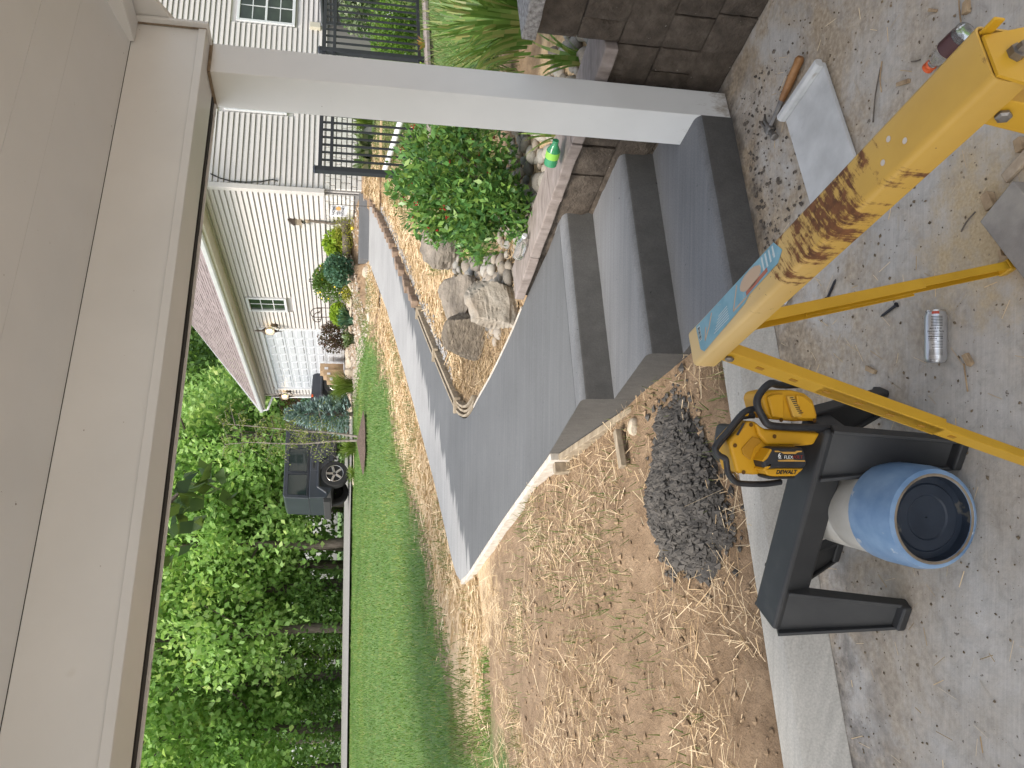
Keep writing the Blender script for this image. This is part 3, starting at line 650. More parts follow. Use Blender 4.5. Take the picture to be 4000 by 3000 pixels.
# skirt board hanging outside the side beam
sk = thing('side_skirt', 'white skirt board hanging along the outside of the side beam', 'board', BC + A(0, 0, 2.28))
mb = MB(); q_ = BC + E26 * 0.016; prof_ = [(0.0, 2.28), (0.22, 2.41), (2.5, 2.46), (2.5, 3.3), (0.0, 2.75)]
mb.prism([q_ - N26 * d + A(0, 0, z) for d, z in prof_], E26 * 0.022); mb.build('face_board', MT['trim'], sk, bevel=0.003)
mb = MB(); P = [BC + E26 * 0.0 + N26 * 0.16, BC - E26 * (Lb + 0.3) + N26 * 0.16, BC - E26 * (Lb + 0.3) - N26 * 2.5, BC + E26 * 0.0 - N26 * 2.5]
lo = [p + A(0, 0, ZT + 0.013 + SL * (0.0 if i < 2 else 2.5)) for i, p in enumerate(P)]; mb.hexa(lo, [p + A(0, 0, 0.006) for p in lo]); mb.build('leak_block_sheet', MT['dark'], cl)  # unseen dark sheet added so no light leaks through the panel seams
# ------------------------------------------------------------------ neighbouring house with garage
HA = 19.2
H0 = ony(1260, 750, 15.25); H0 = A(H0[0], H0[1], 0)
HW = A(-math.sin(R_(HA)), math.cos(R_(HA)), 0)      # along the garage wall, away from the corner
HT = A(math.cos(R_(HA)), math.sin(R_(HA)), 0)       # along the gable wall, to the right; also into the house
UPV = A(0, 0, 1)
GAR_N = -HT; GAB_N = -HW                            # outward normals
ho = thing('house', 'beige sided house with white garage door, brown shingle roof and gable', 'house', H0 + A(0, 0, 1.6))
SB_Z, EAVE_Z, LG = 2.19, 4.46, 12.45
def hp(s, t, z): return H0 + HW * s + HT * t + A(0, 0, z)
# structural core
mb = MB(); mb.hexa([hp(0, 0.02, 1.2), hp(LG, 0.02, 1.2), hp(LG, 6.2, 1.2), hp(0.02, 6.2, 1.2)], [hp(0, 0.02, EAVE_Z), hp(LG, 0.02, EAVE_Z), hp(LG, 6.2, EAVE_Z), hp(0.02, 6.2, EAVE_Z)])
mb.hexa([hp(0.02, 0.02, 1.2), hp(0.3, 0.02, 1.2), hp(0.3, 11.0, 1.2), hp(0.02, 11.0, 1.2)], [hp(0.02, 0.02, 4.6), hp(0.3, 0.02, 4.6), hp(0.3, 11.0, 4.6), hp(0.02, 11.0, 4.6)])
mb.add([hp(0.02, 0, EAVE_Z), hp(0.02, 6.3, EAVE_Z), hp(0.02, 3.15, 6.95), hp(LG, 0, EAVE_Z), hp(LG, 6.3, EAVE_Z), hp(LG, 3.15, 6.95)], [(0, 1, 2), (3, 5, 4), (0, 2, 5, 3), (2, 1, 4, 5)])
mb.build('wall_core', MT['siding'], ho)
for fa_, a_, b_ in (('g', 0.03, LG), ('f', 0.03, 10.9)):
    mb = MB(); P_ = (lambda s, o, z: hp(s, -o, z)) if fa_ == 'g' else (lambda s, o, z: hp(-o, s, z)); mb.add([P_(a_, 0.006, 1.2), P_(b_, 0.006, 1.2), P_(b_, 0.006, SB_Z - 0.02), P_(a_, 0.006, SB_Z - 0.02)], [(0, 1, 2, 3)]); mb.build('mortar_bed', MT['mortar'], ho)
# openings: (s0,s1,z0,z1) on the garage wall; (t0,t1,z0,z1) on the gable wall
DOOR = (6.78, 11.72, 1.82, 3.97); WIN = (4.84, 5.57, 3.25, 4.15)
def gabpt(px, py): return onplane(px, py, H0, GAB_N)
def tz(px, py):
    q = gabpt(px, py); return float(np.dot(q - H0, HT)), float(q[2])
t1, zA = tz(930, 80); _, zB_ = tz(1148, 80); t2, zC = tz(884, 428); _, zD = tz(1117, 428)
GW1 = (t1, t1 + 1.25, zB_, zA); GW2 = (t2, t2 + 0.95, zD, zC)
def course(face, a, b, z0, z1):
    """one lap of siding: leans out towards its lower edge, with the dutch-lap hollow at its top"""
    d = [(0.001, z1), (0.001, z1 - 0.013), (0.017, z1 - 0.036), (0.031, z0 + 0.006), (0.031, z0 + 0.0005), (0.001, z0 + 0.0005)]
    P = (lambda s, o, z: hp(s, -o, z)) if face == 'g' else (lambda s, o, z: hp(-o, s, z))
    k = len(d); vs = [P(a, o, z) for o, z in d] + [P(b, o, z) for o, z in d] + []
    MBc = MB(); MBc.add(vs, [(i, i + 1, k + i + 1, k + i) for i in range(k - 1)] + [(0, k, 2 * k - 1, k - 1), tuple(range(k - 1, -1, -1)), tuple(range(k, 2 * k))])
    MBc.build('siding_course', MT['siding'], ho)
def spans(lo, hi, opens, z0, z1):
    segs = [(lo, hi)]
    for a, b, c, d in opens:
        if z1 <= c + 0.001 or z0 >= d - 0.001: continue
        ns_ = []
        for x, y in segs:
            if b <= x or a >= y: ns_.append((x, y)); continue
            if a > x: ns_.append((x, a))
            if b < y: ns_.append((b, y))
        segs = ns_
    return segs
EXP = 0.1016; z = SB_Z
while z < EAVE_Z - 0.01:
    for a, b in spans(0.07, LG - 0.07, [(DOOR[0] - .1, DOOR[1] + .1, 0, DOOR[3] + .1), (WIN[0] - .06, WIN[1] + .06, WIN[2] - .06, WIN[3] + .06)], z, z + EXP): course('g', a, b, z, z + EXP)
    z += EXP
z = SB_Z - EXP
while z > 1.80:
    course('g', DOOR[1] + .1, LG - 0.07, z, z + EXP); z -= EXP
z = SB_Z; ap = 3.15
while z < 6.9:
    zt = z + EXP; sl = 0.79
    lo, hi = 0.07, 10.9
    if z > EAVE_Z: lo = (z - EAVE_Z) / sl + 0.02; hi = 6.3 - (z - EAVE_Z) / sl - 0.02
    if z > 5.9: break
    if hi - lo > 0.1:
        for a, b in spans(lo, hi, [(GW1[0] - .06, GW1[1] + .06, GW1[2] - .06, GW1[3] + .06), (GW2[0] - .06, GW2[1] + .06, GW2[2] - .06, GW2[3] + .06)], z, zt): course('f', a, b, z, zt)
    z += EXP
# stone veneer below the siding, stone by stone
def veneer(face, a, b, z0, z1, seed, skip=()):
    rr = random.Random(seed); rows = 7; h = (z1 - z0) / rows
    P = (lambda s, o, z: hp(s, -o, z)) if face == 'g' else (lambda s, o, z: hp(-o, s, z))
    for r in range(rows):
        s = a - (r % 2) * 0.08
        while s < b:
            L = rr.uniform(0.14, 0.26); e = min(b, s + L); zc0 = z0 + r * h + 0.006; zc1 = z0 + (r + 1) * h - 0.006; s_ = max(a, s) + 0.006; e_ = e - 0.006; o = rr.uniform(0.03, 0.045)
            if e_ - s_ > 0.03 and not any(s_ < q1 and e_ > q0 for q0, q1 in skip):
                mb = MB(); i = 0.008
                mb.add([P(s_, -0.01, zc0), P(e_, -0.01, zc0), P(e_, -0.01, zc1), P(s_, -0.01, zc1), P(s_ + i, o, zc0 + i), P(e_ - i, o, zc0 + i), P(e_ - i, o, zc1 - i), P(s_ + i, o, zc1 - i)],
                       [(4, 5, 6, 7), (0, 1, 5, 4), (1, 2, 6, 5), (2, 3, 7, 6), (3, 0, 4, 7)]); mb.build('veneer_stone', MT['stone_veneer'], ho)
            s = e
veneer('g', 0.05, 4.6, 1.60, SB_Z - 0.03, 4, skip=((1.75, 2.4),)); veneer('f', 0.05, 3.4, 1.45, SB_Z - 0.03, 6)
mb = MB(); mb.box(hp(2.07, -0.02, 1.98), (0.62, 0.06, 0.34), [HW, HT, UPV]); w_ = mb.build('basement_window', MT['glass'], ho)
mb = MB()
for s in (1.77, 2.37): mb.box(hp(s, -0.05, 1.98), (0.05, 0.05, 0.38), [HW, HT, UPV])
mb.build('window_frame', MT['white'], w_)
# corner trims
mb = MB(); mb.box(hp(-0.02, -0.02, (SB_Z + EAVE_Z) / 2 + 0.0), (0.11, 0.11, EAVE_Z - SB_Z + 0.06), [HW, HT, UPV]); mb.build('corner_trim', MT['siding'], ho, bevel=0.01)
mb = MB(); mb.box(hp(LG + 0.01, -0.01, 3.1), (0.09, 0.09, 2.7), [HW, HT, UPV]); mb.build('corner_trim', MT['siding'], ho, bevel=0.01)
mb = MB(); mb.box(hp(0.5, -0.03, SB_Z - 0.015), (1.0, 0.03, 0.02), [HW, HT, UPV]); mb.build('starter_strip', MT['siding'], ho)
# windows
def window(face, a, b, z0, z1, cols, rows, name, split=False):
    P = (lambda s, o, z: hp(s, -o, z)) if face == 'g' else (lambda s, o, z: hp(-o, s, z)); D = HW if face == 'g' else HT; O = -HT if face == 'g' else -HW
    mb = MB(); mb.box(P((a + b) / 2, 0.004, (z0 + z1) / 2), (b - a - 0.02, 0.01, z1 - z0 - 0.02), [D, O, UPV]); W = mb.build(name, MT['glass'], ho)
    mb = MB(); fr = 0.06
    for zz in (z0, z1): mb.box(P((a + b) / 2, 0.025, zz), (b - a + fr, 0.06, fr), [D, O, UPV])
    for ss in (a, b): mb.box(P(ss, 0.0245, (z0 + z1) / 2), (fr, 0.058, z1 - z0 - fr), [D, O, UPV])
    if split: mb.box(P((a + b) / 2, 0.02, (z0 + z1) / 2), (b - a - fr, 0.04, 0.045), [D, O, UPV])
    mb.build('frame', MT['white'], W, bevel=0.006)
    mb = MB()
    for i in range(1, cols): mb.box(P(a + (b - a) * i / cols, 0.012, (z0 + z1) / 2), (0.018, 0.012, z1 - z0 - fr), [D, O, UPV])
    for j in range(1, rows): mb.box(P((a + b) / 2, 0.0125, z0 + (z1 - z0) * j / rows), (b - a - fr, 0.0115, 0.018), [D, O, UPV])
    mb.build('muntin', MT['white'], W)
window('g', *WIN, 2, 3, 'window'); window('f', *GW1, 3, 4, 'window', True); window('f', *GW2, 3, 4, 'window', True)
# garage door: sections with raised panels
gd = thing('garage_door', 'closed white garage door with rows of raised panels', 'garage door', hp((DOOR[0] + DOOR[1]) / 2, 0, DOOR[2]))
mb = MB(); mb.box(hp((DOOR[0] + DOOR[1]) / 2, 0.012, (DOOR[2] + DOOR[3]) / 2), (DOOR[1] - DOOR[0], 0.016, DOOR[3] - DOOR[2]), [HW, HT, UPV]); mb.build('backing', MT['door'], gd)
nr, nc = 4, 8; sh = (DOOR[3] - DOOR[2]) / nr
for r in range(nr):
    z0 = DOOR[2] + r * sh
    mb = MB(); mb.box(hp((DOOR[0] + DOOR[1]) / 2, -0.006, z0 + sh / 2), (DOOR[1] - DOOR[0] - 0.01, 0.02, sh - 0.008), [HW, HT, UPV]); sec = mb.build('door_section', MT['door'], gd, bevel=0.004)
    for c in range(nc):
        for h in range(2):
            wpan = (DOOR[1] - DOOR[0]) / nc; cs_ = DOOR[0] + wpan * (c + .5); zc = z0 + sh * (0.27 + 0.46 * h)
            mb = MB(); a, bq = wpan * 0.40, sh * 0.16; i = 0.022
            mb.add([hp(cs_ - a, -0.0155, zc - bq), hp(cs_ + a, -0.0155, zc - bq), hp(cs_ + a, -0.0155, zc + bq), hp(cs_ - a, -0.0155, zc + bq), hp(cs_ - a + i, -0.030, zc - bq + i), hp(cs_ + a - i, -0.030, zc - bq + i), hp(cs_ + a - i, -0.030, zc + bq - i), hp(cs_ - a + i, -0.030, zc + bq - i)],
                   [(4, 5, 6, 7), (0, 1, 5, 4), (1, 2, 6, 5), (2, 3, 7, 6), (3, 0, 4, 7)]); mb.build('raised_panel', MT['door'], sec)
mb = MB()
for s in (DOOR[0] - 0.05, DOOR[1] + 0.05): mb.box(hp(s, -0.02, (DOOR[2] + DOOR[3]) / 2 + 0.04), (0.1, 0.07, DOOR[3] - DOOR[2] + 0.08), [HW, HT, UPV])
mb.box(hp((DOOR[0] + DOOR[1]) / 2, -0.02, DOOR[3] + 0.04), (DOOR[1] - DOOR[0] - 0.004, 0.068, 0.08), [HW, HT, UPV]); mb.build('door_trim', MT['white'], gd, bevel=0.006)
# eave: soffit, fascia, gutter, downspout
OV = 0.42; s0, s1 = -0.25, LG + 0.42
mb = MB(); mb.hexa([hp(s0, 0.0, EAVE_Z), hp(s1, 0.0, EAVE_Z), hp(s1, -OV, EAVE_Z), hp(s0, -OV, EAVE_Z)], [hp(s0, 0, EAVE_Z + 0.02), hp(s1, 0, EAVE_Z + 0.02), hp(s1, -OV, EAVE_Z + 0.02), hp(s0, -OV, EAVE_Z + 0.02)]); mb.build('soffit', MT['cream'], ho)
mb = MB(); mb.box(hp((s0 + s1) / 2, -OV - 0.01, EAVE_Z + 0.07), (s1 - s0, 0.02, 0.16), [HW, HT, UPV]); mb.build('fascia', MT['cream'], ho)
mb = MB(); prof = [(0.0, 0.0), (-0.06, 0.0), (-0.085, 0.03), (-0.10, 0.10), (-0.095, 0.105), (-0.07, 0.03), (-0.03, 0.015), (0, 0.015)]
mb.prism([hp(s0, -OV - 0.02 + o, EAVE_Z + 0.05 + z) for o, z in prof], HW * (s1 - s0)); mb.build('gutter', MT['white'], ho)
mb = MB(); mb.tube([hp(LG + 0.3, -OV - 0.06, EAVE_Z + 0.05), hp(LG + 0.28, -OV - 0.04, EAVE_Z - 0.10), hp(LG + 0.03, -0.09, EAVE_Z - 0.26), hp(LG + 0.0, -0.09, EAVE_Z - 0.4), hp(LG + 0.0, -0.09, 1.9)], 0.04, 6); mb.build('downspout', MT['white'], ho)
# roof in laps of shingles
sl = 0.79; n = 27; ex = (3.15 + OV + 0.06) / n
rr = random.Random(12)
for i in range(n):
    ta = -OV - 0.06 + ex * i; tb = ta + ex * 1.02; za = EAVE_Z + 0.10 + sl * (ta + OV + 0.06); zb = za + sl * ex * 1.02; th = 0.014
    mb = MB(); nseg = 60; S = np.linspace(s0 - 0.05, s1 + 0.05, nseg + 1); lo = []; hi = []
    for k in range(nseg):
        a, b2 = S[k], S[k + 1] - 0.006; j = rr.choice((0, 0.006, 0.012, 0.018))
        mb.add([hp(a, ta - j * 0.6, za - sl * j * 0.6 + th + j * .4), hp(b2, ta - j * 0.6, za - sl * j * 0.6 + th + j * .4), hp(b2, tb, zb + 0.004), hp(a, tb, zb + 0.004), hp(a, ta, za), hp(b2, ta, za)], [(0, 1, 2, 3), (4, 5, 1, 0)])
    stuff(mb.build('shingle_course', MT['shingle'], ho)) if False else mb.build('shingle_course', MT['shingle'], ho)
mb = MB(); zr = EAVE_Z + 0.10 + sl * (3.15 + OV + 0.06)
mb.hexa([hp(s0, 3.15, zr - 0.02), hp(s1, 3.15, zr - 0.02), hp(s1, 6.8, zr - 0.02 - sl * 3.65), hp(s0, 6.8, zr - 0.02 - sl * 3.65)], [hp(s0, 3.15, zr + 0.02), hp(s1, 3.15, zr + 0.02), hp(s1, 6.8, zr + 0.02 - sl * 3.65), hp(s0, 6.8, zr + 0.02 - sl * 3.65)])
mb.build('back_roof_slope', MT['shingle'], ho)
mb = MB(); mb.tube([hp(s0 - .05, 3.15, zr + 0.03), hp(s1 + .05, 3.15, zr + 0.03)], 0.06, 6); mb.build('ridge_cap', MT['shingle'], ho)
# rakes (gable ends)
for sv, off in ((s1, 0.02), (s0, -0.02)):
    mb = MB()
    for ta, za, tb, zb in ((-OV - 0.05, EAVE_Z + 0.0, 3.15, zr - 0.1), (6.75, EAVE_Z + 0.0, 3.15, zr - 0.1)):
        mb.beam(hp(sv + off, ta, za + 0.08), hp(sv + off, tb, zb), 0.03, 0.16)
    mb.build('rake_board', MT['white'], ho)
mb = MB(); mb.hexa([hp(s0, 3.15, zr - 0.14), hp(0, 3.15, zr - 0.14), hp(0, 6.8, zr - .14 - sl * 3.65), hp(s0, 6.8, zr - .14 - sl * 3.65)], [hp(s0, 3.15, zr - 0.12), hp(0, 3.15, zr - 0.12), hp(0, 6.8, zr - .12 - sl * 3.65), hp(s0, 6.8, zr - .12 - sl * 3.65)]); mb.build('rake_soffit', MT['siding'], ho)
# cable down the gable wall near the corner
pts = []
for px, py in ((824, 683), (860, 700), (905, 712), (960, 716), (1020, 714), (1050, 708), (1068, 706), (1085, 712)):
    q = gabpt(px, py); pts.append(q + GAB_N * 0.04)
mb = MB(); mb.tube(pts, 0.012, 5); mb.build('cable', MT['dark'], ho)
# lanterns beside the door (lit)
MT['bulb'] = emit('lit_bulb', (1.0, 0.72, 0.36), 9.0)
m, t, b = newmat('lantern_glass'); b.inputs['Base Color'].default_value = (0.9, 0.85, 0.78, 1); b.inputs['Roughness'].default_value = 0.08; b.inputs['Transmission Weight'].default_value = 0.9; MT['lglass'] = m
for s, zz, lab in ((6.5, 3.76, 'lit bronze carriage lamp between window and garage door'), (12.08, 3.78, 'lit bronze carriage lamp by the garage downspout')):
    c = hp(s, -0.20, zz); L = thing('wall_lantern', lab, 'lamp', c, 'carriage lamps flanking the garage door')
    mb = MB(); mb.lathe(hp(s, -0.02, zz - 0.12), GAR_N, [(0, 0.10), (0.02, 0.10), (0.03, 0.06)], 12); mb.tube([hp(s, -0.03, zz - 0.12), hp(s, -0.12, zz - 0.26), hp(s, -0.20, zz - 0.22), c + A(0, 0, -0.16)], 0.012, 6); mb.build('bracket', MT['bronze'], L, smooth=True)
    mb = MB(); mb.lathe(c + A(0, 0, -0.15), UPV, [(0, 0.035), (0.03, 0.09), (0.12, 0.115), (0.2, 0.10), (0.24, 0.08)], 12); mb.build('globe', MT['lglass'], L, smooth=True)
    mb = MB(); mb.lathe(c + A(0, 0, 0.09), UPV, [(0, 0.11), (0.03, 0.085), (0.10, 0.03), (0.16, 0.02), (0.20, 0.03), (0.30, 0.004)], 12); mb.lathe(c + A(0, 0, -0.34), UPV, [(0, 0.004), (0.06, 0.012), (0.12, 0.02), (0.16, 0.03), (0.19, 0.05)], 10); mb.build('cap_and_finial', MT['bronze'], L, smooth=True)
    mb = MB(); mb.lathe(c + A(0, 0, -0.06), UPV, [(0, 0.01), (0.02, 0.028), (0.06, 0.03), (0.10, 0.012)], 10); mb.build('bulb', MT['bulb'], L, smooth=True)
# ------------------------------------------------------------------ yellow steel sawhorse in the foreground
ZS = 0.88
sa, sb, sc, sd_ = onz(2688, 1294, ZS), onz(2710, 1430, ZS), onz(3802, 99, ZS), onz(3877, 317, ZS)
SD = unit((sc - sa) + (sd_ - sb)); SS = A(-SD[1], SD[0], 0)     # along (far->near) and across (to the right)
if np.dot(SS, sa - sb) < 0: SS = -SS
SL_ = float(np.linalg.norm(sc - sa)); SWD = float(np.linalg.norm(sa - sb)); SM = (sa + sb) / 2; SM = A(SM[0], SM[1], 0)
m, t, b = newmat('worn_yellow_paint'); g = N(t, 'ShaderNodeTexCoord')
def dotn(vec, off=0.0):
    d = N(t, 'ShaderNodeVectorMath'); d.operation = 'DOT_PRODUCT'; d.inputs[1].default_value = tuple(vec); t.links.new(g.outputs['Object'], d.inputs[0]); return math_(t, 'ADD', d.outputs['Value'], off)
al = dotn(SD); ac = dotn(SS); zz_ = dotn((0, 0, 1))
cmb = N(t, 'ShaderNodeCombineXYZ'); t.links.new(math_(t, 'ADD', math_(t, 'MULTIPLY', al, 58), math_(t, 'MULTIPLY', ac, 22)), cmb.inputs[0]); t.links.new(math_(t, 'MULTIPLY', ac, 7.0), cmb.inputs[1]); t.links.new(math_(t, 'MULTIPLY', zz_, 3.0), cmb.inputs[2])
v = coords(t)
pa = math_(t, 'DIVIDE', al, SL_)
zone = ramp(t, pa, [(0.0, grey(0.0)), (0.36, grey(0.05)), (0.45, grey(0.36)), (0.60, grey(0.52)), (0.75, grey(0.32)), (0.86, grey(0.05)), (0.94, grey(0.02)), (1.0, grey(0.2))])
top = ramp(t, zz_, [(0.0, grey(0.0)), (0.80, grey(0.0)), (0.86, grey(1))])
streak = math_(t, 'ADD', math_(t, 'MULTIPLY', noise(t, cmb.outputs[0], 1.0, 7, 0.7, 0.15), 0.6), math_(t, 'MULTIPLY', noise(t, v, 11, 6, 0.65, 0.3), 0.4))
fine = noise(t, v, 42, 5, 0.7)
rf = ramp(t, math_(t, 'ADD', math_(t, 'MULTIPLY', zone, math_(t, 'ADD', 0.35, math_(t, 'MULTIPLY', top, 0.65))), math_(t, 'MULTIPLY', math_(t, 'SUBTRACT', math_(t, 'ADD', streak, math_(t, 'MULTIPLY', fine, 0.35)), 0.68), 2.3)), [(0.34, grey(0)), (0.50, grey(1))])
yel = ramp(t, noise(t, v, 9, 5), [(0.3, (0.46, 0.265, 0.025)), (0.7, (0.55, 0.33, 0.04))])
fade = mix(t, math_(t, 'MULTIPLY', ramp(t, pa, [(0.25, grey(0.75)), (0.6, grey(0.15))]), math_(t, 'MULTIPLY', top, 0.8)), yel, (0.78, 0.60, 0.33))
rust = ramp(t, noise(t, v, 60, 5), [(0.3, (0.085, 0.03, 0.012)), (0.7, (0.21, 0.085, 0.03))])
sctr = ramp(t, noise(t, v, 75, 3), [(0.71, grey(0)), (0.74, grey(0.8))])
c = mix(t, rf, mix(t, sctr, fade, (0.16, 0.10, 0.05)), rust)
t.links.new(c, b.inputs['Base Color']); t.links.new(ramp(t, rf, [(0, grey(0.38)), (1, grey(0.8))]), b.inputs['Roughness'])
bump(t, b, noise(t, v, 55, 4), 0.12, 0.002); MT['sawyellow'] = m
MT['legyellow'] = M('yellow_paint', [(0.3, (0.46, 0.255, 0.012)), (0.7, (0.54, 0.31, 0.02))], 8, 4, 0.4, spots=[(70, 0.76, (0.2, 0.12, 0.05))])
MT['steel'] = M('dull_steel', [(0.3, (0.16, 0.15, 0.14)), (0.7, (0.30, 0.28, 0.26))], 30, 4, 0.45, metal=0.8)
sh = thing('sawhorse', 'yellow steel sawhorse with rusty worn top and faded blue sticker', 'sawhorse', SM)
def sp_(al_, ac_, z): return SM + SD * al_ + SS * ac_ + A(0, 0, z)
hw = SWD / 2; dep = 0.05; r = 0.011; th = 0.003
def chan(w, d, rad, inset=0.0):
    out = [(-w + inset, -d)]
    for k in range(5):
        a_ = math.pi / 2 * k / 4; out.append((-w + inset + rad - rad * math.cos(a_), -inset - rad + rad * math.sin(a_)))
    for k in range(5):
        a_ = math.pi / 2 * k / 4; out.append((w - inset - rad + rad * math.sin(a_), -inset - rad + rad * math.cos(a_)))
    out.append((w - inset, -d)); return out
prof = chan(hw, dep, r) + chan(hw, dep, max(r - th, 0.002), th)[::-1]
mb = MB(); mb.prism([sp_(0, x, ZS + z) for x, z in prof], SD * SL_)
top_rail = mb.build('top_rail', MT['sawyellow'], sh, smooth=True, sharp=50)
# punched holes near the end
HOLE = flat('hole_light', (0.55, 0.50, 0.45), 0.8)
for al_, ac_ in ((SL_ * 0.80, 0.012), (SL_ * 0.775, -0.012), (SL_ * 0.83, -0.012), (SL_ * 0.36, 0.015)):
    mb = MB(); mb.lathe(sp_(al_, ac_, ZS + 0.0004), UPV, [(0, 0.0045), (0.0004, 0.0045)], 12); mb.build('screw_hole', HOLE, top_rail)
# end plates
for nm, al_ in (('end_plate', SL_ - 0.02), ('end_plate', 0.012)):
    mb = MB(); mb.box(sp_(al_, 0, ZS - 0.028), (0.004, SWD - 2 * th - 0.002, 0.05), [SD, SS, UPV]); mb.build(nm, MT['legyellow'], sh)
# folded lip at the near end
mb = MB(); mb.box(sp_(SL_ + 0.012, hw - 0.012, ZS - 0.012), (0.026, 0.004, 0.016), [SD, SS, UPV]); mb.build('end_tab', MT['legyellow'], sh, bevel=0.003)
SLOT = flat('slot_edge', (0.33, 0.16, 0.01), 0.5)
# legs: channel section with an inner extension
foot = {('far', 1): onz(3940, 1028, 0), ('far', -1): SM + SD * 0.02 - SS * 0.275, ('near', 1): SM + SD * (SL_ + 0.0) + SS * 0.27, ('near', -1): SM + SD * (SL_ + 0.0) - SS * 0.25}
foot[('far', -1)] = onz(4085, 1836, 0)
for (end, sgn), f in foot.items():
    al0 = 0.055 if end == 'far' else SL_ - 0.055
    t0 = sp_(al0, sgn * (hw - 0.012), ZS - 0.018); d_ = unit(f - t0); L = np.linalg.norm(f - t0)
    sdv = unit(SD - d_ * np.dot(SD, d_)); nrm = np.cross(d_, sdv); nrm = nrm if np.dot(nrm, SS * sgn) > 0 else -nrm
    def leg(a0, a1, w_, dp, name, parent, mat):
        prof = [(-w_, 0), (-w_, -dp), (-w_ + 0.003, -dp), (-w_ + 0.003, -0.003), (w_ - 0.003, -0.003), (w_ - 0.003, -dp), (w_, -dp), (w_, 0)]
        mb = MB(); mb.prism([t0 + d_ * a0 + sdv * x + nrm * y for x, y in prof], d_ * (a1 - a0)); return mb.build(name, mat, parent, bevel=0.0015)
    lg = leg(0.0, L * 0.66, 0.022, 0.026, 'leg', sh, MT['legyellow'])
    leg(L * 0.30, L * 0.985, 0.0185, 0.021, 'leg_extension', lg, MT['legyellow'])
    for k in range(7):
        c_ = t0 + d_ * (0.12 + 0.085 * k) + nrm * 0.0006; mb = MB(); mb.box(c_, (0.017, 0.010, 0.0012), [d_, sdv, nrm]); mb.build('adjustment_slot', SLOT, lg)
    mb = MB(); cpt = t0 + d_ * 0.045 + nrm * 0.002; mb.lathe(cpt, nrm, [(0, 0.010), (0.004, 0.010), (0.006, 0.006)], 6); mb.build('rivet', MT['steel'], lg)
    mb = MB(); mb.box(f - d_ * 0.012 + nrm * (-0.010), (0.03, 0.042, 0.03), [d_, sdv, nrm]); mb.build('foot', MT['dark'] if False else MT['legyellow'], lg, bevel=0.004)
# leg bracket with hex bolt at the near end
mb = MB(); mb.prism([sp_(SL_ + 0.001, x, z) for x, z in ((-hw + 0.004, ZS - 0.004), (hw - 0.02, ZS - 0.004), (hw + 0.004, ZS - 0.075), (-hw - 0.012, ZS - 0.075))], SD * 0.004); brk = mb.build('leg_bracket', MT['legyellow'], sh)
mb = MB(); cb_ = sp_(SL_ + 0.005, -0.004, ZS - 0.038); mb.lathe(cb_, SD, [(0, 0.011), (0.009, 0.011), (0.0095, 0.007), (0.012, 0.007), (0.018, 0.0065)], 6); mb.build('hex_bolt', MT['steel'], brk)
# sticker: faded blue sheet with printed shapes
ST0, ST1 = 0.045, 0.40; st_p = [(ST0, -0.022), (ST0 - 0.004, 0.034), (ST1 - 0.02, 0.037), (ST1, 0.010), (ST1 - 0.02, -0.005), (ST1 - 0.13, -0.010), (ST1 - 0.15, -0.018), (0.18, -0.024), (0.10, -0.030), (0.06, -0.034)]
mb = MB(); mb.prism([sp_(x, y, ZS + 0.0006) for x, y in st_p], (0, 0, 0.0005)); stk = mb.build('sticker', M('faded_blue_label', [(0.3, (0.13, 0.30, 0.40)), (0.7, (0.22, 0.42, 0.52))], 24, 5, 0.45, spots=[(40, 0.66, (0.45, 0.46, 0.44)), (60, 0.74, (0.25, 0.2, 0.15))]), sh)
tan = flat('faded_print_tan', (0.52, 0.38, 0.27), 0.6); wht = flat('faded_print_white', (0.50, 0.58, 0.60), 0.6); red = flat('faded_print_red', (0.42, 0.14, 0.09), 0.6)
def strip_(x0, y0, x1, y1, w_, mat, nm): 
    mb = MB(); mb.beam(sp_(x0, y0, ZS + 0.0014), sp_(x1, y1, ZS + 0.0014), w_, 0.0004); mb.build(nm, mat, stk)
mb = MB(); mb.prism([sp_(0.285 + 0.042 * math.cos(a_), 0.016 + 0.017 * math.sin(a_), ZS + 0.0012) for a_ in np.linspace(0, 2 * math.pi, 14)[:-1]], (0, 0, 0.0004)); mb.build('printed_patch', tan, stk)
for q in ((0.235, 0.03, 0.205, -0.012), (0.205, -0.012, 0.262, -0.010), (0.120, 0.028, 0.098, 0.004), (0.098, 0.004, 0.072, -0.014), (0.072, -0.014, 0.085, 0.012)): strip_(*q, 0.0035, tan, 'printed_line')
for k in range(4): strip_(0.335 + 0.013 * k, 0.004 + 0.002 * k, 0.335 + 0.013 * k, 0.033, 0.005, wht, 'printed_line')
for k in range(6): strip_(0.115 + 0.006 * k, -0.018 + 0.005 * k, 0.185, -0.016 + 0.0052 * k, 0.0016, wht, 'printed_line')
strip_(0.262, -0.004, 0.345, 0.002, 0.008, red, 'printed_line')
mb = MB(); mb.box(sp_(0.054, 0.012, ZS + 0.0013), (0.012, 0.034, 0.0004), [SD, SS, UPV]); bc = mb.build('barcode', wht, stk)
for k in range(9): strip_(0.049, -0.003 + 0.0034 * k, 0.059, -0.003 + 0.0034 * k, 0.0012 + 0.0008 * (k % 3), MT['dark'], 'printed_line')
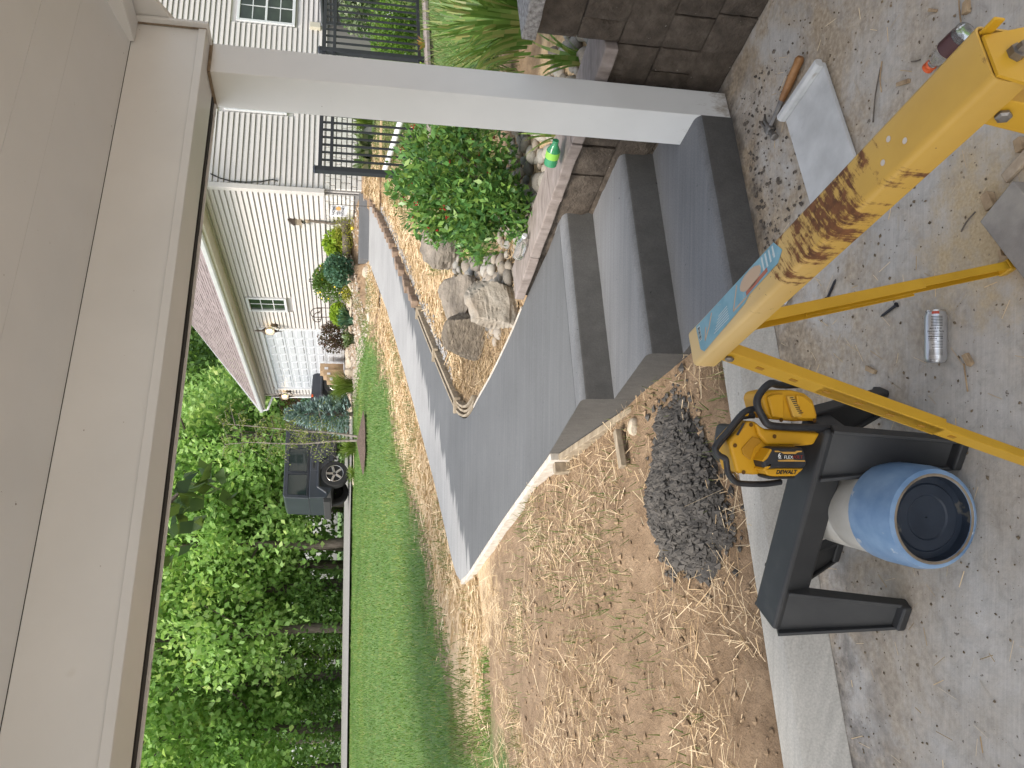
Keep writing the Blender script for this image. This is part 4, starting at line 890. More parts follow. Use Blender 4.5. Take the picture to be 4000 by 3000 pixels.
# ------------------------------------------------------------------ black plastic sawhorse under the cut-off saw
TT = A(-0.924, 0.382, 0); TN = A(0.382, 0.924, 0)
f1, f2 = A(-0.041, 2.107, 0), A(-0.172, 1.79, 0); RC = (f1 + f2) / 2
MT['plastic'] = M('dusty_black_plastic', [(0.3, (0.022, 0.022, 0.023)), (0.6, (0.035, 0.035, 0.035)), (0.85, (0.075, 0.07, 0.065))], 7, 6, 0.5, bmp=(80, 0.15, 0.002))
ps = thing('plastic_sawhorse', 'dusty black plastic sawhorse standing under the cut-off saw', 'sawhorse', RC)
ZP = 0.34
mb = MB(); mb.box(RC + TT * 0.33 + A(0, 0, ZP - 0.045), (0.68, 0.125, 0.09), [TT, TN, UPV]); mb.build('top_bar', MT['plastic'], ps, bevel=0.012, seg=3)
def pleg(foot_, side, base):
    top_ = base + TN * side * 0.055 + A(0, 0, ZP - 0.02); d_ = unit(foot_ - top_); L = np.linalg.norm(foot_ - top_); nrm = unit(np.cross(d_, TT)); nrm = nrm if np.dot(nrm, TN * side) > 0 else -nrm
    mb = MB(); w0, w1 = 0.075, 0.038
    mb.hexa([top_ - TT * w0 - nrm * 0.006, top_ + TT * w0 - nrm * 0.006, top_ + TT * w0 + nrm * 0.006, top_ - TT * w0 + nrm * 0.006], [foot_ - TT * w1 - nrm * 0.006, foot_ + TT * w1 - nrm * 0.006, foot_ + TT * w1 + nrm * 0.006, foot_ - TT * w1 + nrm * 0.006]); lg = mb.build('leg', MT['plastic'], ps, bevel=0.003)
    for s_ in (-1, 1):
        mb = MB(); mb.hexa([top_ + TT * s_ * w0 - nrm * 0.02 - TT * 0.006, top_ + TT * s_ * w0 - nrm * 0.02 + TT * 0.006, top_ + TT * s_ * w0 + nrm * 0.024 + TT * 0.006, top_ + TT * s_ * w0 + nrm * 0.024 - TT * 0.006], [foot_ + TT * s_ * w1 - nrm * 0.016 - TT * 0.006, foot_ + TT * s_ * w1 - nrm * 0.016 + TT * 0.006, foot_ + TT * s_ * w1 + nrm * 0.018 + TT * 0.006, foot_ + TT * s_ * w1 + nrm * 0.018 - TT * 0.006]); mb.build('leg_flange', MT['plastic'], lg, bevel=0.003)
    mb = MB(); mb.box(foot_ + A(0, 0, 0.014), (0.085, 0.05, 0.028), [TT, TN, UPV]); mb.build('foot', MT['plastic'], lg, bevel=0.006)
for bs in (0.06, 0.60):
    pleg(f1 + TT * (bs - 0.06), 1, RC + TT * bs); pleg(f2 + TT * (bs - 0.06), -1, RC + TT * bs)
# ------------------------------------------------------------------ battery cut-off saw
YS = 1.965
def S5(a_, b_, off=0.0):
    q = onplane(2600 + a_ * 0.3617, 1300 + b_ * 0.3617, A(0, YS, 0), A(0, -1, 0)); return q + A(0, -off, 0)
sw = thing('cut_off_saw', 'yellow and black battery cut-off saw resting on the plastic sawhorse', 'saw', S5(1600, 1000))
MT['sawplas'] = M('yellow_tool_plastic', [(0.3, (0.58, 0.29, 0.008)), (0.7, (0.66, 0.345, 0.012))], 6, 4, 0.42, bmp=(150, 0.12, 0.001))
MT['rubber'] = M('black_grip_rubber', [(0.3, (0.012, 0.012, 0.014)), (0.7, (0.03, 0.03, 0.033))], 20, 4, 0.48, bmp=(120, 0.1, 0.001))
def slab(pts, off0, off1, name, mat, parent, bev=0.006, seg=3):
    mb = MB(); mb.prism([S5(a_, b_, off0) for a_, b_ in pts], A(0, -(off1 - off0), 0)); return mb.build(name, mat, parent, bevel=bev, seg=seg)
# motor housing
mh = slab([(960, 700), (990, 640), (1100, 615), (1290, 615), (1430, 650), (1520, 720), (1565, 880), (1560, 945), (1300, 950), (1050, 925), (1000, 860)], -0.07, 0.035, 'motor_housing', MT['sawplas'], sw, 0.016, 4)
slab([(1010, 690), (1080, 660), (1180, 655), (1190, 920), (1060, 900)], 0.036, 0.046, 'housing_facet', MT['sawplas'], mh, 0.006)
slab([(1320, 665), (1400, 680), (1500, 760), (1530, 920), (1330, 925)], 0.036, 0.045, 'housing_facet', MT['sawplas'], mh, 0.006)
pl = slab([(1210, 680), (1290, 680), (1375, 900), (1280, 905)], 0.036, 0.048, 'rating_plate', M('rating_plate_yellow', [(0.3, (0.62, 0.36, 0.05)), (0.7, (0.68, 0.42, 0.08))], 20, 3, 0.4), mh, 0.003)
for k in range(9):
    a0, b0 = 1238 + 5.5 * (k * 2.1), 700 + 20 * k
    mb = MB(); mb.beam(S5(a0, b0, 0.0485), S5(a0 + 38 + 6 * (k % 3), b0 - 4, 0.0485), 0.0024, 0.0004, up=(0, -1, 0)); mb.build('plate_mark', MT['dark'], pl)
# rear body and handle hollow
rb = slab([(825, 945), (905, 950), (980, 1020), (1100, 1045), (1585, 1062), (1575, 1110), (1500, 1205), (1320, 1215), (1330, 1390), (1220, 1500), (890, 1520), (700, 1500), (620, 1190), (640, 1150)], -0.055, 0.035, 'rear_body', MT['sawplas'], sw, 0.014, 4)
slab([(870, 960), (980, 1030), (1560, 1070), (1490, 1195), (1000, 1200), (900, 1080)], 0.036, 0.05, 'belt_cover', MT['sawplas'], rb, 0.008)
slab([(860, 1110), (930, 1130), (960, 1165), (880, 1230), (840, 1360), (760, 1300), (745, 1240)], 0.036, 0.040, 'handle_recess', M('recess_yellow', [(0.3, (0.40, 0.19, 0.006)), (0.7, (0.46, 0.23, 0.008))], 6, 3, 0.5), rb, 0.002)
sm_ = slab([(690, 1090), (765, 965), (790, 962), (715, 1100)], 0.036, 0.0375, 'side_badge', MT['rubber'], rb, 0.001)
RECESS = flat('recess_dark', (0.12, 0.05, 0.004), 0.8)
for a_, b_ in ((850, 985), (1070, 1105), (680, 1205), (770, 1490), (1170, 935), (1525, 940)):
    mb = MB(); mb.lathe(S5(a_, b_, 0.037 if a_ not in (1070,) else 0.051), A(0, -1, 0), [(0, 0.006), (0.0006, 0.006)], 10); mb.build('screw_recess', RECESS, rb)
slab([(820, 1000), (1600, 1100), (1640, 1210), (1500, 1560), (1000, 1560), (760, 1400)], -0.16, -0.06, 'blade_guard', MT['plastic'], sw, 0.02, 3)
# front loop handle and rear handle in black rubber
def rod(pts, rad, name, offs=0.02, parent=None):
    P = [S5(a_, b_, o) for a_, b_, o in pts]; Q = []
    for i in range(len(P) - 1):
        for k in range(6):
            tt = k / 6; p0 = P[max(i - 1, 0)]; p1 = P[i]; p2 = P[i + 1]; p3 = P[min(i + 2, len(P) - 1)]
            Q.append(0.5 * (2 * p1 + (p2 - p0) * tt + (2 * p0 - 5 * p1 + 4 * p2 - p3) * tt ** 2 + (3 * p1 - p0 - 3 * p2 + p3) * tt ** 3))
    Q.append(P[-1]); mb = MB(); mb.tube(Q, rad, 10); return mb.build(name, MT['rubber'], parent or sw, smooth=True)
rod([(1500, 560, -0.02), (1200, 565, 0.02), (1050, 545, 0.045), (960, 600, 0.05), (890, 700, 0.052), (885, 790, 0.054), (930, 890, 0.056), (985, 975, 0.058), (1100, 1000, 0.058), (1350, 1010, 0.056), (1660, 1015, 0.05), (1760, 1020, 0.03)], 0.0105, 'front_handle')
rod([(900, 815, 0.03), (820, 835, 0.03), (740, 900, 0.03), (620, 1050, 0.03), (500, 1190, 0.03), (480, 1250, 0.03), (520, 1310, 0.03), (590, 1350, 0.03), (605, 1420, 0.03), (620, 1500, 0.03), (680, 1580, 0.03), (760, 1612, 0.03), (1000, 1618, 0.03), (1200, 1600, 0.02)], 0.0085, 'rear_handle')
rod([(935, 895, 0.01), (850, 900, 0.01), (780, 930, 0.01), (660, 1080, 0.01), (540, 1230, 0.01), (525, 1290, 0.01), (600, 1340, 0.01)], 0.008, 'handle_guard')
mb = MB(); mb.tube([S5(890, 855, 0.02), S5(840, 858, 0.02)], 0.012, 10); mb.build('hose_connector', MT['rubber'], sw, smooth=True)
mb = MB(); mb.tube([S5(840, 858, 0.02), S5(815, 860, 0.02)], 0.010, 10); mb.build('connector_ring', MT['sawplas'], sw, smooth=True)
MT['chrome'] = flat('bright_metal', (0.55, 0.53, 0.50), 0.25, 0.9); mb = MB(); mb.tube([S5(815, 860, 0.02), S5(765, 866, 0.02)], [0.008, 0.006], 10); mb.build('hose_nipple', MT['chrome'], sw, smooth=True)
mb = MB(); mb.tube([S5(705, 1515, 0.0), S5(740, 1600, 0.0)], 0.012, 10); mb.build('spindle_guard', MT['chrome'], sw, smooth=True)
# battery
bt = slab([(960, 1225), (1000, 1212), (1290, 1218), (1325, 1245), (1345, 1390), (1300, 1430), (1040, 1430), (900, 1440), (870, 1360)], 0.03, 0.085, 'battery', MT['rubber'], sw, 0.008, 3)
slab([(905, 1440), (1040, 1430), (1320, 1432), (1230, 1512), (1000, 1515), (940, 1505)], 0.03, 0.080, 'battery_band', MT['sawplas'], bt, 0.004)
slab([(930, 1505), (1000, 1517), (1235, 1514), (1225, 1540), (960, 1545), (925, 1530)], 0.03, 0.078, 'battery_base', MT['rubber'], bt, 0.004)
slab([(905, 1300), (960, 1222), (975, 1240), (925, 1330), (885, 1360), (868, 1352)], 0.03, 0.086, 'latch', MT['sawplas'], bt, 0.003)
slab([(920, 1395), (958, 1365), (985, 1395), (905, 1460), (880, 1445)], 0.03, 0.085, 'latch', MT['sawplas'], bt, 0.003)
for q in ([(1000, 1244), (1040, 1244), (1060, 1256), (1210, 1256), (1230, 1244), (1285, 1246), (1283, 1258), (1240, 1262), (1215, 1278), (1095, 1278), (1065, 1260), (1000, 1258)], [(1030, 1342), (1110, 1340), (1130, 1336), (1190, 1336), (1210, 1342), (1315, 1344), (1318, 1358), (1040, 1356)]): slab(q, 0.0853, 0.0862, 'stripe', flat('label_orange', (0.55, 0.30, 0.06), 0.5), bt, 0)
ex, ey = S5(1300, 1300) - S5(1000, 1300), S5(1000, 1300) - S5(1100, 1300)
# in the picture the lettering runs along the picture's downward direction
xd = unit(S5(1100, 1300) - S5(1000, 1300)); yd = A(1, 0, 0)
wt = flat('label_white', (0.75, 0.74, 0.70), 0.5); rd = flat('label_red', (0.30, 0.03, 0.02), 0.5); bk = flat('label_black', (0.01, 0.01, 0.01), 0.5)
put_text('lettering', '6', 0.018, S5(1048, 1296, 0.0865), xd, yd, wt, bt, bold=0.0003)
put_text('lettering', 'AH', 0.006, S5(1052, 1324, 0.0865), xd, yd, wt, bt)
put_text('lettering', 'FLEX', 0.0125, S5(1143, 1313, 0.0865), xd, yd, wt, bt)
put_text('lettering', 'VOLT', 0.0125, S5(1237, 1311, 0.0865), xd, yd, rd, bt)
put_text('lettering', 'DEWALT', 0.0150, S5(1130, 1470, 0.0805), xd, yd, bk, bt, bold=0.0005, shear=0.3)
# ------------------------------------------------------------------ water jug lying on its side
jg = thing('water_jug', 'cloudy white jug with blue collar lying on the slab', 'jug', A(-0.335, 1.9, 0))
ax = unit(A(0.04, -1, 0.02)); c0 = A(-0.352, 2.17, 0.135)
m, t, b = newmat('cloudy_plastic'); v = coords(t); t.links.new(ramp(t, noise(t, v, 7, 5), [(0.3, (0.42, 0.40, 0.35)), (0.7, (0.60, 0.58, 0.53))]), b.inputs['Base Color']); b.inputs['Roughness'].default_value = 0.3; b.inputs['Subsurface Weight'].default_value = 0.25; b.inputs['Subsurface Radius'].default_value = (0.03, 0.03, 0.03); MT['cloudy'] = m
MT['bluecap'] = M('scuffed_blue_plastic', [(0.3, (0.10, 0.20, 0.36)), (0.7, (0.26, 0.38, 0.54))], 9, 6, 0.32, spots=[(22, 0.66, (0.45, 0.50, 0.55))])
mb = MB(); mb.lathe(c0, ax, [(-0.02, 0.02), (0.0, 0.09), (0.02, 0.118), (0.06, 0.126), (0.16, 0.128), (0.175, 0.122), (0.19, 0.128), (0.30, 0.130)], 40, caps=False); mb.build('body', MT['cloudy'], jg, smooth=True)
mb = MB(); mb.lathe(c0, ax, [(0.292, 0.131), (0.296, 0.136), (0.33, 0.138), (0.42, 0.136), (0.455, 0.128), (0.46, 0.118), (0.455, 0.110)], 40, caps=False); mb.build('collar', MT['bluecap'], jg, smooth=True)
mb = MB(); mb.lathe(c0, ax, [(0.455, 0.1095), (0.43, 0.106), (0.43, 0.09), (0.434, 0.086), (0.434, 0.06), (0.43, 0.056), (0.428, 0.002)], 40, caps=False); mb.build('recessed_end', M('navy_plastic', [(0.3, (0.010, 0.017, 0.03)), (0.7, (0.022, 0.032, 0.05))], 14, 6, 0.5, spots=[(18, 0.64, (0.09, 0.085, 0.075))]), jg, smooth=True)
mb = MB(); mb.lathe(c0, ax, [(0.4585, 0.1195), (0.4605, 0.114), (0.4585, 0.1095)], 40, caps=False); mb.build('dirty_rim', M('muddy_rim', [(0.3, (0.14, 0.11, 0.08)), (0.7, (0.28, 0.23, 0.17))], 20, 4, 0.9), jg, smooth=True)
# ------------------------------------------------------------------ tools and litter on the slab
def catmull(P, n=6):
    P = [np.array(p, float) for p in P]; Q = []
    for i in range(len(P) - 1):
        for k in range(n):
            tt = k / n; p0 = P[max(i - 1, 0)]; p1 = P[i]; p2 = P[i + 1]; p3 = P[min(i + 2, len(P) - 1)]
            Q.append(0.5 * (2 * p1 + (p2 - p0) * tt + (2 * p0 - 5 * p1 + 4 * p2 - p3) * tt ** 2 + (3 * p1 - p0 - 3 * p2 + p3) * tt ** 3))
    return Q + [P[-1]]
# hammer
hh, he = onz(3005, 505, 0.02), onz(3128, 222, 0.02); hd = unit(he - hh); hs = A(-hd[1], hd[0], 0); HL = np.linalg.norm(he - hh)
hm = thing('hammer', 'old claw hammer with brown wooden handle beside the white float', 'hammer', (hh + he) / 2 - A(0, 0, 0.02))
mb = MB(); mb.tube([hh + hd * HL * x for x in (0.42, 0.5, 0.62, 0.75, 0.88, 0.96, 1.0)], [0.0125, 0.0145, 0.016, 0.0175, 0.016, 0.018, 0.012], 10); mb.build('handle', M('oiled_hickory', [(0.3, (0.20, 0.085, 0.025)), (0.7, (0.38, 0.19, 0.07))], 6, 5, 0.45, stretch=(3, 3, 3)), hm, smooth=True)
mb = MB(); mb.tube([hh + hd * HL * x for x in (0.02, 0.2, 0.43)], [0.010, 0.009, 0.012], 8); mb.build('neck', MT['steel'], hm, smooth=True)
mb = MB(); mb.tube([hh - hs * 0.018, hh - hs * 0.042, hh - hs * 0.046, hh - hs * 0.060, hh - hs * 0.062], [0.012, 0.011, 0.015, 0.015, 0.012], 12)
mb.build('striking_face', MT['steel'], hm, smooth=True)
mb = MB(); mb.box(hh + A(0, 0, 0.0), (0.036, 0.036, 0.028), [hd, hs, UPV]); mb.build('head', MT['steel'], hm, bevel=0.006)
for s_ in (-1, 1):
    mb = MB(); mb.tube(catmull([hh + hs * 0.014 + hd * 0.006 * s_, hh + hs * 0.045 + hd * 0.008 * s_ + A(0, 0, 0.004), hh + hs * 0.072 + hd * 0.012 * s_ - A(0, 0, 0.003), hh + hs * 0.09 + hd * 0.013 * s_ - A(0, 0, 0.012)], 4), list(np.linspace(0.009, 0.003, 13)), 6); mb.build('claw', MT['steel'], hm, smooth=True)
# white float board with its bar handle
q1, q2, q3, q4 = onz(3215, 237, 0.012), onz(3078, 478, 0.012), onz(3170, 800, 0.012), onz(3335, 585, 0.012)
fl = thing('plasterers_float', 'white cement-smeared float board with bar handle beside the hammer', 'float', (q1 + q2) / 2 - A(0, 0, 0.012))
MT['cement'] = M('cement_smeared_white', [(0.3, (0.44, 0.44, 0.43)), (0.7, (0.60, 0.60, 0.59))], 9, 6, 0.8, bmp=(40, 0.3, 0.003), spots=[(7, 0.66, (0.34, 0.29, 0.23)), (60, 0.74, (0.2, 0.18, 0.16))])
fd = unit(q4 - q1 + q3 - q2); fw_ = unit(q2 - q1); fw_ = unit(fw_ - fd * np.dot(fw_, fd)); FL, FWD_ = 0.46, float(np.linalg.norm(q2 - q1))
mb = MB(); mb.box((q1 + q2) / 2 + fd * (FL / 2 - 0.01), (FL, FWD_, 0.014), [fd, fw_, UPV]); mb.build('board', MT['cement'], fl, bevel=0.002)
mb = MB(); pr = [(-0.002, 0.0), (-0.002, 0.020), (0.006, 0.030), (0.024, 0.030), (0.032, 0.020), (0.032, 0.0)]
mb.prism([q1 - fw_ * 0.004 + fd * x + A(0, 0, 0.0072 + z) for x, z in pr], fw_ * (FWD_ + 0.008)); mb.build('handle', MT['cement'], fl, bevel=0.002)
# drinks can lying on its side
ca0, ca1 = onz(3655, 1212, 0.0285), onz(3655, 1416, 0.0285); cax = unit(ca1 - ca0); CL, CR_ = float(np.linalg.norm(ca1 - ca0)), 0.0285
cn = thing('drinks_can', 'slim silver drinks can lying on the dusty slab', 'can', (ca0 + ca1) / 2 - A(0, 0, CR_))
MT['can'] = M('silver_can', [(0.3, (0.52, 0.53, 0.55)), (0.7, (0.60, 0.61, 0.63))], 4, 2, 0.28, metal=0.75)
mb = MB(); mb.lathe(ca0, cax, [(0.004, 0.0245), (0.010, 0.026), (0.016, CR_), (CL - 0.012, CR_), (CL - 0.004, 0.0245), (CL, 0.0225)], 40); mb.build('body', MT['can'], cn, smooth=True)
mb = MB(); mb.lathe(ca0, cax, [(0.000, 0.0235), (0.0, 0.0250), (0.004, 0.0255), (0.005, 0.0245)], 40); ld = mb.build('lid', MT['chrome'], cn, smooth=True)
mb = MB(); th0 = math.pi * 0.0; cup = unit(CAM - (ca0 + ca1) / 2); cup = unit(cup - cax * np.dot(cup, cax)); csd = np.cross(cax, cup)
def onc(t_, ang, rad): return ca0 + cax * t_ + (cup * math.cos(ang) + csd * math.sin(ang)) * rad
for k in range(6):
    a0, a1 = -0.35 + 0.12 * k, -0.35 + 0.12 * (k + 1); mb.add([onc(0.005, a0, 0.0258), onc(0.005, a1, 0.0258), onc(0.012, a1, 0.0272), onc(0.012, a0, 0.0272)], [(0, 1, 2, 3)])
mb.build('red_mark', flat('can_red', (0.42, 0.06, 0.03), 0.4), cn)
ink = flat('can_ink', (0.02, 0.02, 0.022), 0.5)
def canline(t_, a0, a1, w_):
    mb = MB(); n = 6
    for k in range(n):
        x0, x1 = a0 + (a1 - a0) * k / n, a0 + (a1 - a0) * (k + 1) / n; mb.add([onc(t_, x0, CR_ + 0.0003), onc(t_, x1, CR_ + 0.0003), onc(t_ + w_, x1, CR_ + 0.0003), onc(t_ + w_, x0, CR_ + 0.0003)], [(0, 1, 2, 3)])
    mb.build('printed_line', ink, cn)
def cantext(s_, size, t_, bold=0.0):
    me = text_mesh(s_, size, 0.0, bold)
    for v in me.vertices:
        q = onc(t_ - v.co.y, v.co.x / CR_ * CANX, CR_ + 0.0004); v.co = Vector(tuple(q - ORIG[cn.name]))
    me.materials.clear(); me.materials.append(ink); o = bpy.data.objects.new('lettering', me); COL.objects.link(o); o.parent = cn
# lettering reads from the lid downwards; its right side faces the picture's right edge
CANX = -1.0 if np.dot(csd, A(0, -1, 0)) < 0 else 1.0
for k in range(7): canline(0.019 + 0.0042 * k, -0.62, 0.40, 0.0016)
cantext('MADE FOR', 0.0062, 0.0525, 0.0001); cantext('Nutrition Facts', 0.0070, 0.0605, 0.0001)
canline(0.066, -0.66, 0.68, 0.0008); canline(0.0695, -0.66, 0.30, 0.0010); canline(0.0735, -0.66, 0.68, 0.0022); cantext('Calories   100', 0.0066, 0.0805, 0.0001); canline(0.0855, -0.66, 0.68, 0.0007)
for k in range(5): canline(0.0885 + 0.0042 * k, -0.64, (-0.1, 0.2, 0.35, 0.1, 0.3)[k], 0.0013)
for k in range(5): canline(0.1115 + 0.0034 * k, -0.64, 0.60, 0.0010)
for k in range(3): canline(0.131 + 0.006 * k, -0.2, 0.5, 0.0008)
# screws, nail
MT['blacksteel'] = flat('black_steel', (0.035, 0.035, 0.042), 0.4, 0.6)
for nm, p, q, lab in (('structural_screw', (3440, 1238), (3503, 1190), 'black structural screw lying near the drinks can'), ('spike', (3265, 1090), (3231, 1166), 'dark steel spike lying under the yellow sawhorse')):
    a_, b_ = onz(*p, 0.006), onz(*q, 0.006); T_ = thing(nm, lab, 'screw' if nm[0:2] == 'st' else 'nail', (a_ + b_) / 2 - A(0, 0, 0.006))
    mb = MB(); mb.tube([a_, a_ + (b_ - a_) * 0.12, a_ + (b_ - a_) * 0.95], [0.0012, 0.0042, 0.0045], 8); mb.build('shank', MT['blacksteel'], T_, smooth=True)
    mb = MB(); mb.tube([b_ - (b_ - a_) * 0.06, b_ - (b_ - a_) * 0.02, b_], [0.005, 0.0085, 0.0085], 12); mb.build('head', MT['blacksteel'], T_, smooth=True)
# bottle with an orange cap behind the sawhorse rail
b0, b1 = onz(3622, 268, 0.02), onz(3712, 182, 0.028); bd = unit(b1 - b0)
bo = thing('drinks_bottle', 'small clear bottle with orange cap half hidden behind the yellow rail', 'bottle', b0 - A(0, 0, 0.02))
MT['orange'] = flat('orange_cap', (0.62, 0.10, 0.02), 0.4)
m, t, b = newmat('clear_plastic'); b.inputs['Base Color'].default_value = (0.85, 0.84, 0.82, 1); b.inputs['Roughness'].default_value = 0.05; b.inputs['Transmission Weight'].default_value = 0.92; b.inputs['IOR'].default_value = 1.35; MT['clear'] = m
mb = MB(); mb.lathe(b0, bd, [(-0.002, 0.013), (0.0, 0.016), (0.007, 0.016), (0.009, 0.0145), (0.011, 0.016), (0.018, 0.016), (0.02, 0.014)], 20); mb.build('cap', MT['orange'], bo, smooth=True)
mb = MB(); mb.lathe(b0, bd, [(0.02, 0.0125), (0.03, 0.013), (0.06, 0.026), (0.09, 0.029), (0.16, 0.029), (0.165, 0.02)], 20); mb.build('body', MT['clear'], bo, smooth=True)
mb = MB(); mb.lathe(b0, bd, [(0.085, 0.0295), (0.14, 0.0295)], 20, caps=False); mb.build('label_band', flat('dark_label', (0.08, 0.03, 0.03), 0.5), bo, smooth=True)
# lumber offcuts in the corner
MT['ply'] = M('weathered_grey_plank', [(0.25, (0.17, 0.15, 0.14)), (0.55, (0.29, 0.265, 0.235)), (0.8, (0.40, 0.36, 0.30))], 11, 7, 0.9, bmp=(50, 0.4, 0.004), spots=[(30, 0.7, (0.42, 0.33, 0.2))])
def plank(name, label, corner, e1, L1, e2, L2, th_, mat):
    c_ = np.array(corner, float); c_[2] = 0.0; e1 = unit(A(e1[0], e1[1], 0)); e2 = A(e2[0], e2[1], 0); e2 = unit(e2 - e1 * np.dot(e2, e1))
    mb = MB(); mb.prism([c_ + A(0, 0, 0.002), c_ + e1 * L1 + A(0, 0, 0.002), c_ + e1 * L1 + e2 * L2 + A(0, 0, 0.002), c_ + e2 * L2 + A(0, 0, 0.002)], (0, 0, th_))
    return tag(mb.build(name, mat, bevel=0.003), label, 'lumber')
p1, p2, p3 = onz(3829, 866, 0.04), onz(3957, 706, 0.04), onz(3905, 960, 0.04)
plank('lumber_offcut', 'weathered grey plank offcut lying in sawdust by the slab edge', p1, p2 - p1, float(np.linalg.norm(p2 - p1)) * 1.0, p3 - p1, 0.5, 0.04, MT['ply'])
p1, p2, p3 = onz(3909, 684, 0.012), onz(3925, 718, 0.012), onz(3985, 600, 0.012)
plank('lumber_offcut', 'pale thin board offcut with end grain showing beside the grey plank', p1, p3 - p1, 0.34, p2 - p1, float(np.linalg.norm(p2 - p1)) * 1.05, 0.012, M('pale_pine', [(0.3, (0.34, 0.26, 0.18)), (0.7, (0.46, 0.37, 0.27))], 5, 5, 0.8, stretch=(9, 9, 9)))
MT['chip'] = M('split_wood', [(0.3, (0.24, 0.16, 0.09)), (0.7, (0.46, 0.34, 0.21))], 30, 4, 0.85)
rr = random.Random(21)
chips = [((3400, 1445), 0.046, 0.014, 70, 'small square wood offcut left of the drinks can'), ((3780, 1405), 0.036, 0.018, 35, 'stubby wood wedge under the drinks can'), ((3868, 787), 0.042, 0.026, 20, 'splintered wood block beside the weathered grey plank'), ((3928, 1030), 0.04, 0.022, -30, 'pale wood block wedged at the sawhorse foot'), ((3912, 1010), 0.05, 0.012, 20, 'brown bark strip lying at the sawhorse foot'), ((3527, 322), 0.05, 0.012, 80, 'thin wood strip on the slab near the bottle'), ((3640, 40), 0.034, 0.008, 60, 'short brown stick near the garden wall'), ((3775, 28), 0.034, 0.018, 5, 'wood knot lying past the sawhorse end'), ((3985, 565), 0.035, 0.02, 15, 'orange wood chunk among the sawdust')]
for p, L, w_, ang, lab in chips:
    c_ = onz(*p, 0.008); e1 = rotz(ang)[0]; e2 = rotz(ang)[1]; mb = MB()
    hgt = w_ * 0.8; b4 = [c_ + e1 * L / 2 * i + e2 * w_ / 2 * j + A(0, 0, -0.007) for i, j in ((-1, -1), (1, -1), (1, 1), (-1, 1))]; t4 = [q + A(0, 0, hgt) + e1 * rr.uniform(-.3, .3) * L * 0.3 + e2 * rr.uniform(-.2, .2) * w_ for q in b4]
    mb.hexa(b4, t4); tag(mb.build('wood_chip', MT['chip'], bevel=0.0015), lab, 'wood scrap', 'wood scraps on the slab')
mb = MB(); c_ = onz(3078, 1160, 0.003)
vs = [c_ + A(0.03 * math.cos(a_) * rr.uniform(.6, 1.1), 0.028 * math.sin(a_) * rr.uniform(.6, 1.1), 0.002 + 0.012 * rr.random()) for a_ in np.linspace(0, 2 * math.pi, 10)[:-1]]
mb.add([c_ + A(0, 0, 0.012)] + vs, [(0, i + 1, (i + 1) % 9 + 1) for i in range(9)]); tag(mb.build('plastic_scrap', MT['white']), 'crumpled white plastic scrap under the yellow sawhorse', 'scrap')
for p, q, lab in (((3440, 262), (3410, 478), 'thin dark twig lying between float and rail'), ((3755, 905), (3810, 828), 'split twig lying left of the grey plank'), ((3765, 1420), (3780, 1530), 'pale straw stalk below the drinks can'), ((3745, 0), (3756, 105), 'pale knotted twig near the sawhorse end'), ((3560, 240), (3595, 233), 'short dark splinter beside the bottle'), ((3445, 240), (3443, 360), 'straight pale straw between float and bottle')):
    a_, b_ = onz(*p, 0.004), onz(*q, 0.004); mid = (a_ + b_) / 2 + A(rr.uniform(-.006, .006), rr.uniform(-.006, .006), 0.002)
    mb = MB(); mb.tube(catmull([a_, mid, b_], 4), 0.0022, 5); tag(mb.build('twig', MT['chip'] if 'pale' in lab else MT['bark']), lab, 'twig', 'twigs on the slab')
# loose crumbs of soil and stone, straw bits
def crumbs(name, n, area, smin, smax, mat, label, cat, z=0.0, seed=1, zf=None, flatn=0.7):
    rr = np.random.default_rng(seed); Q = []
    base = np.array([[1, 0, 0], [0, 1, 0], [-1, 0, 0], [0, -1, 0], [0, 0, 1], [0, 0, -1.0]]); tri = [(0, 1, 4), (1, 2, 4), (2, 3, 4), (3, 0, 4), (1, 0, 5), (2, 1, 5), (3, 2, 5), (0, 3, 5)]
    V_ = []; F_ = []
    for k in range(n):
        x, y = area(rr); s_ = smin + (smax - smin) * rr.random() ** 3; zz = (zf(x, y) if zf else z); a_ = rr.random() * 6.28
        P = base * (1 + rr.uniform(-.35, .35, (6, 1))) * np.array([s_, s_ * rr.uniform(.6, 1), s_ * flatn]); ca_, sa_ = math.cos(a_), math.sin(a_)
        P = np.stack([P[:, 0] * ca_ - P[:, 1] * sa_ + x, P[:, 0] * sa_ + P[:, 1] * ca_ + y, P[:, 2] + zz + s_ * flatn * 0.55], 1); kk = len(V_); V_ += P.tolist(); F_ += [tuple(kk + i for i in f) for f in tri]
    mb = MB(); mb.v = V_; mb.f = F_; return stuff(tag(mb.build(name, mat), label, cat))
def along_step(rr):
    s_ = rr.uniform(0.0, 1.0); d = abs(rr.normal(0, 0.16)); p = A(1.22, 3.05, 0) + (A(0.35, 2.76, 0) - A(1.22, 3.05, 0)) * s_ - N21 * (0.02 + d); return p[0], p[1]
crumbs('soil_crumbs', 520, along_step, 0.0015, 0.012, M('dark_crumbs', [(0.3, (0.045, 0.038, 0.032)), (0.7, (0.15, 0.125, 0.10))], 20, 3, 0.9), 'dark crumbs of soil and stone scattered below the bottom step', 'debris', seed=3)
def slab_any(rr):
    return rr.uniform(-1.6, 1.9), rr.uniform(1.2, 2.75)
crumbs('slab_grit', 2600, slab_any, 0.001, 0.0065, M('brown_grit', [(0.3, (0.06, 0.045, 0.03)), (0.7, (0.25, 0.19, 0.12))], 30, 3, 0.9), 'fine brown grit scattered over the slab', 'grit', seed=4)
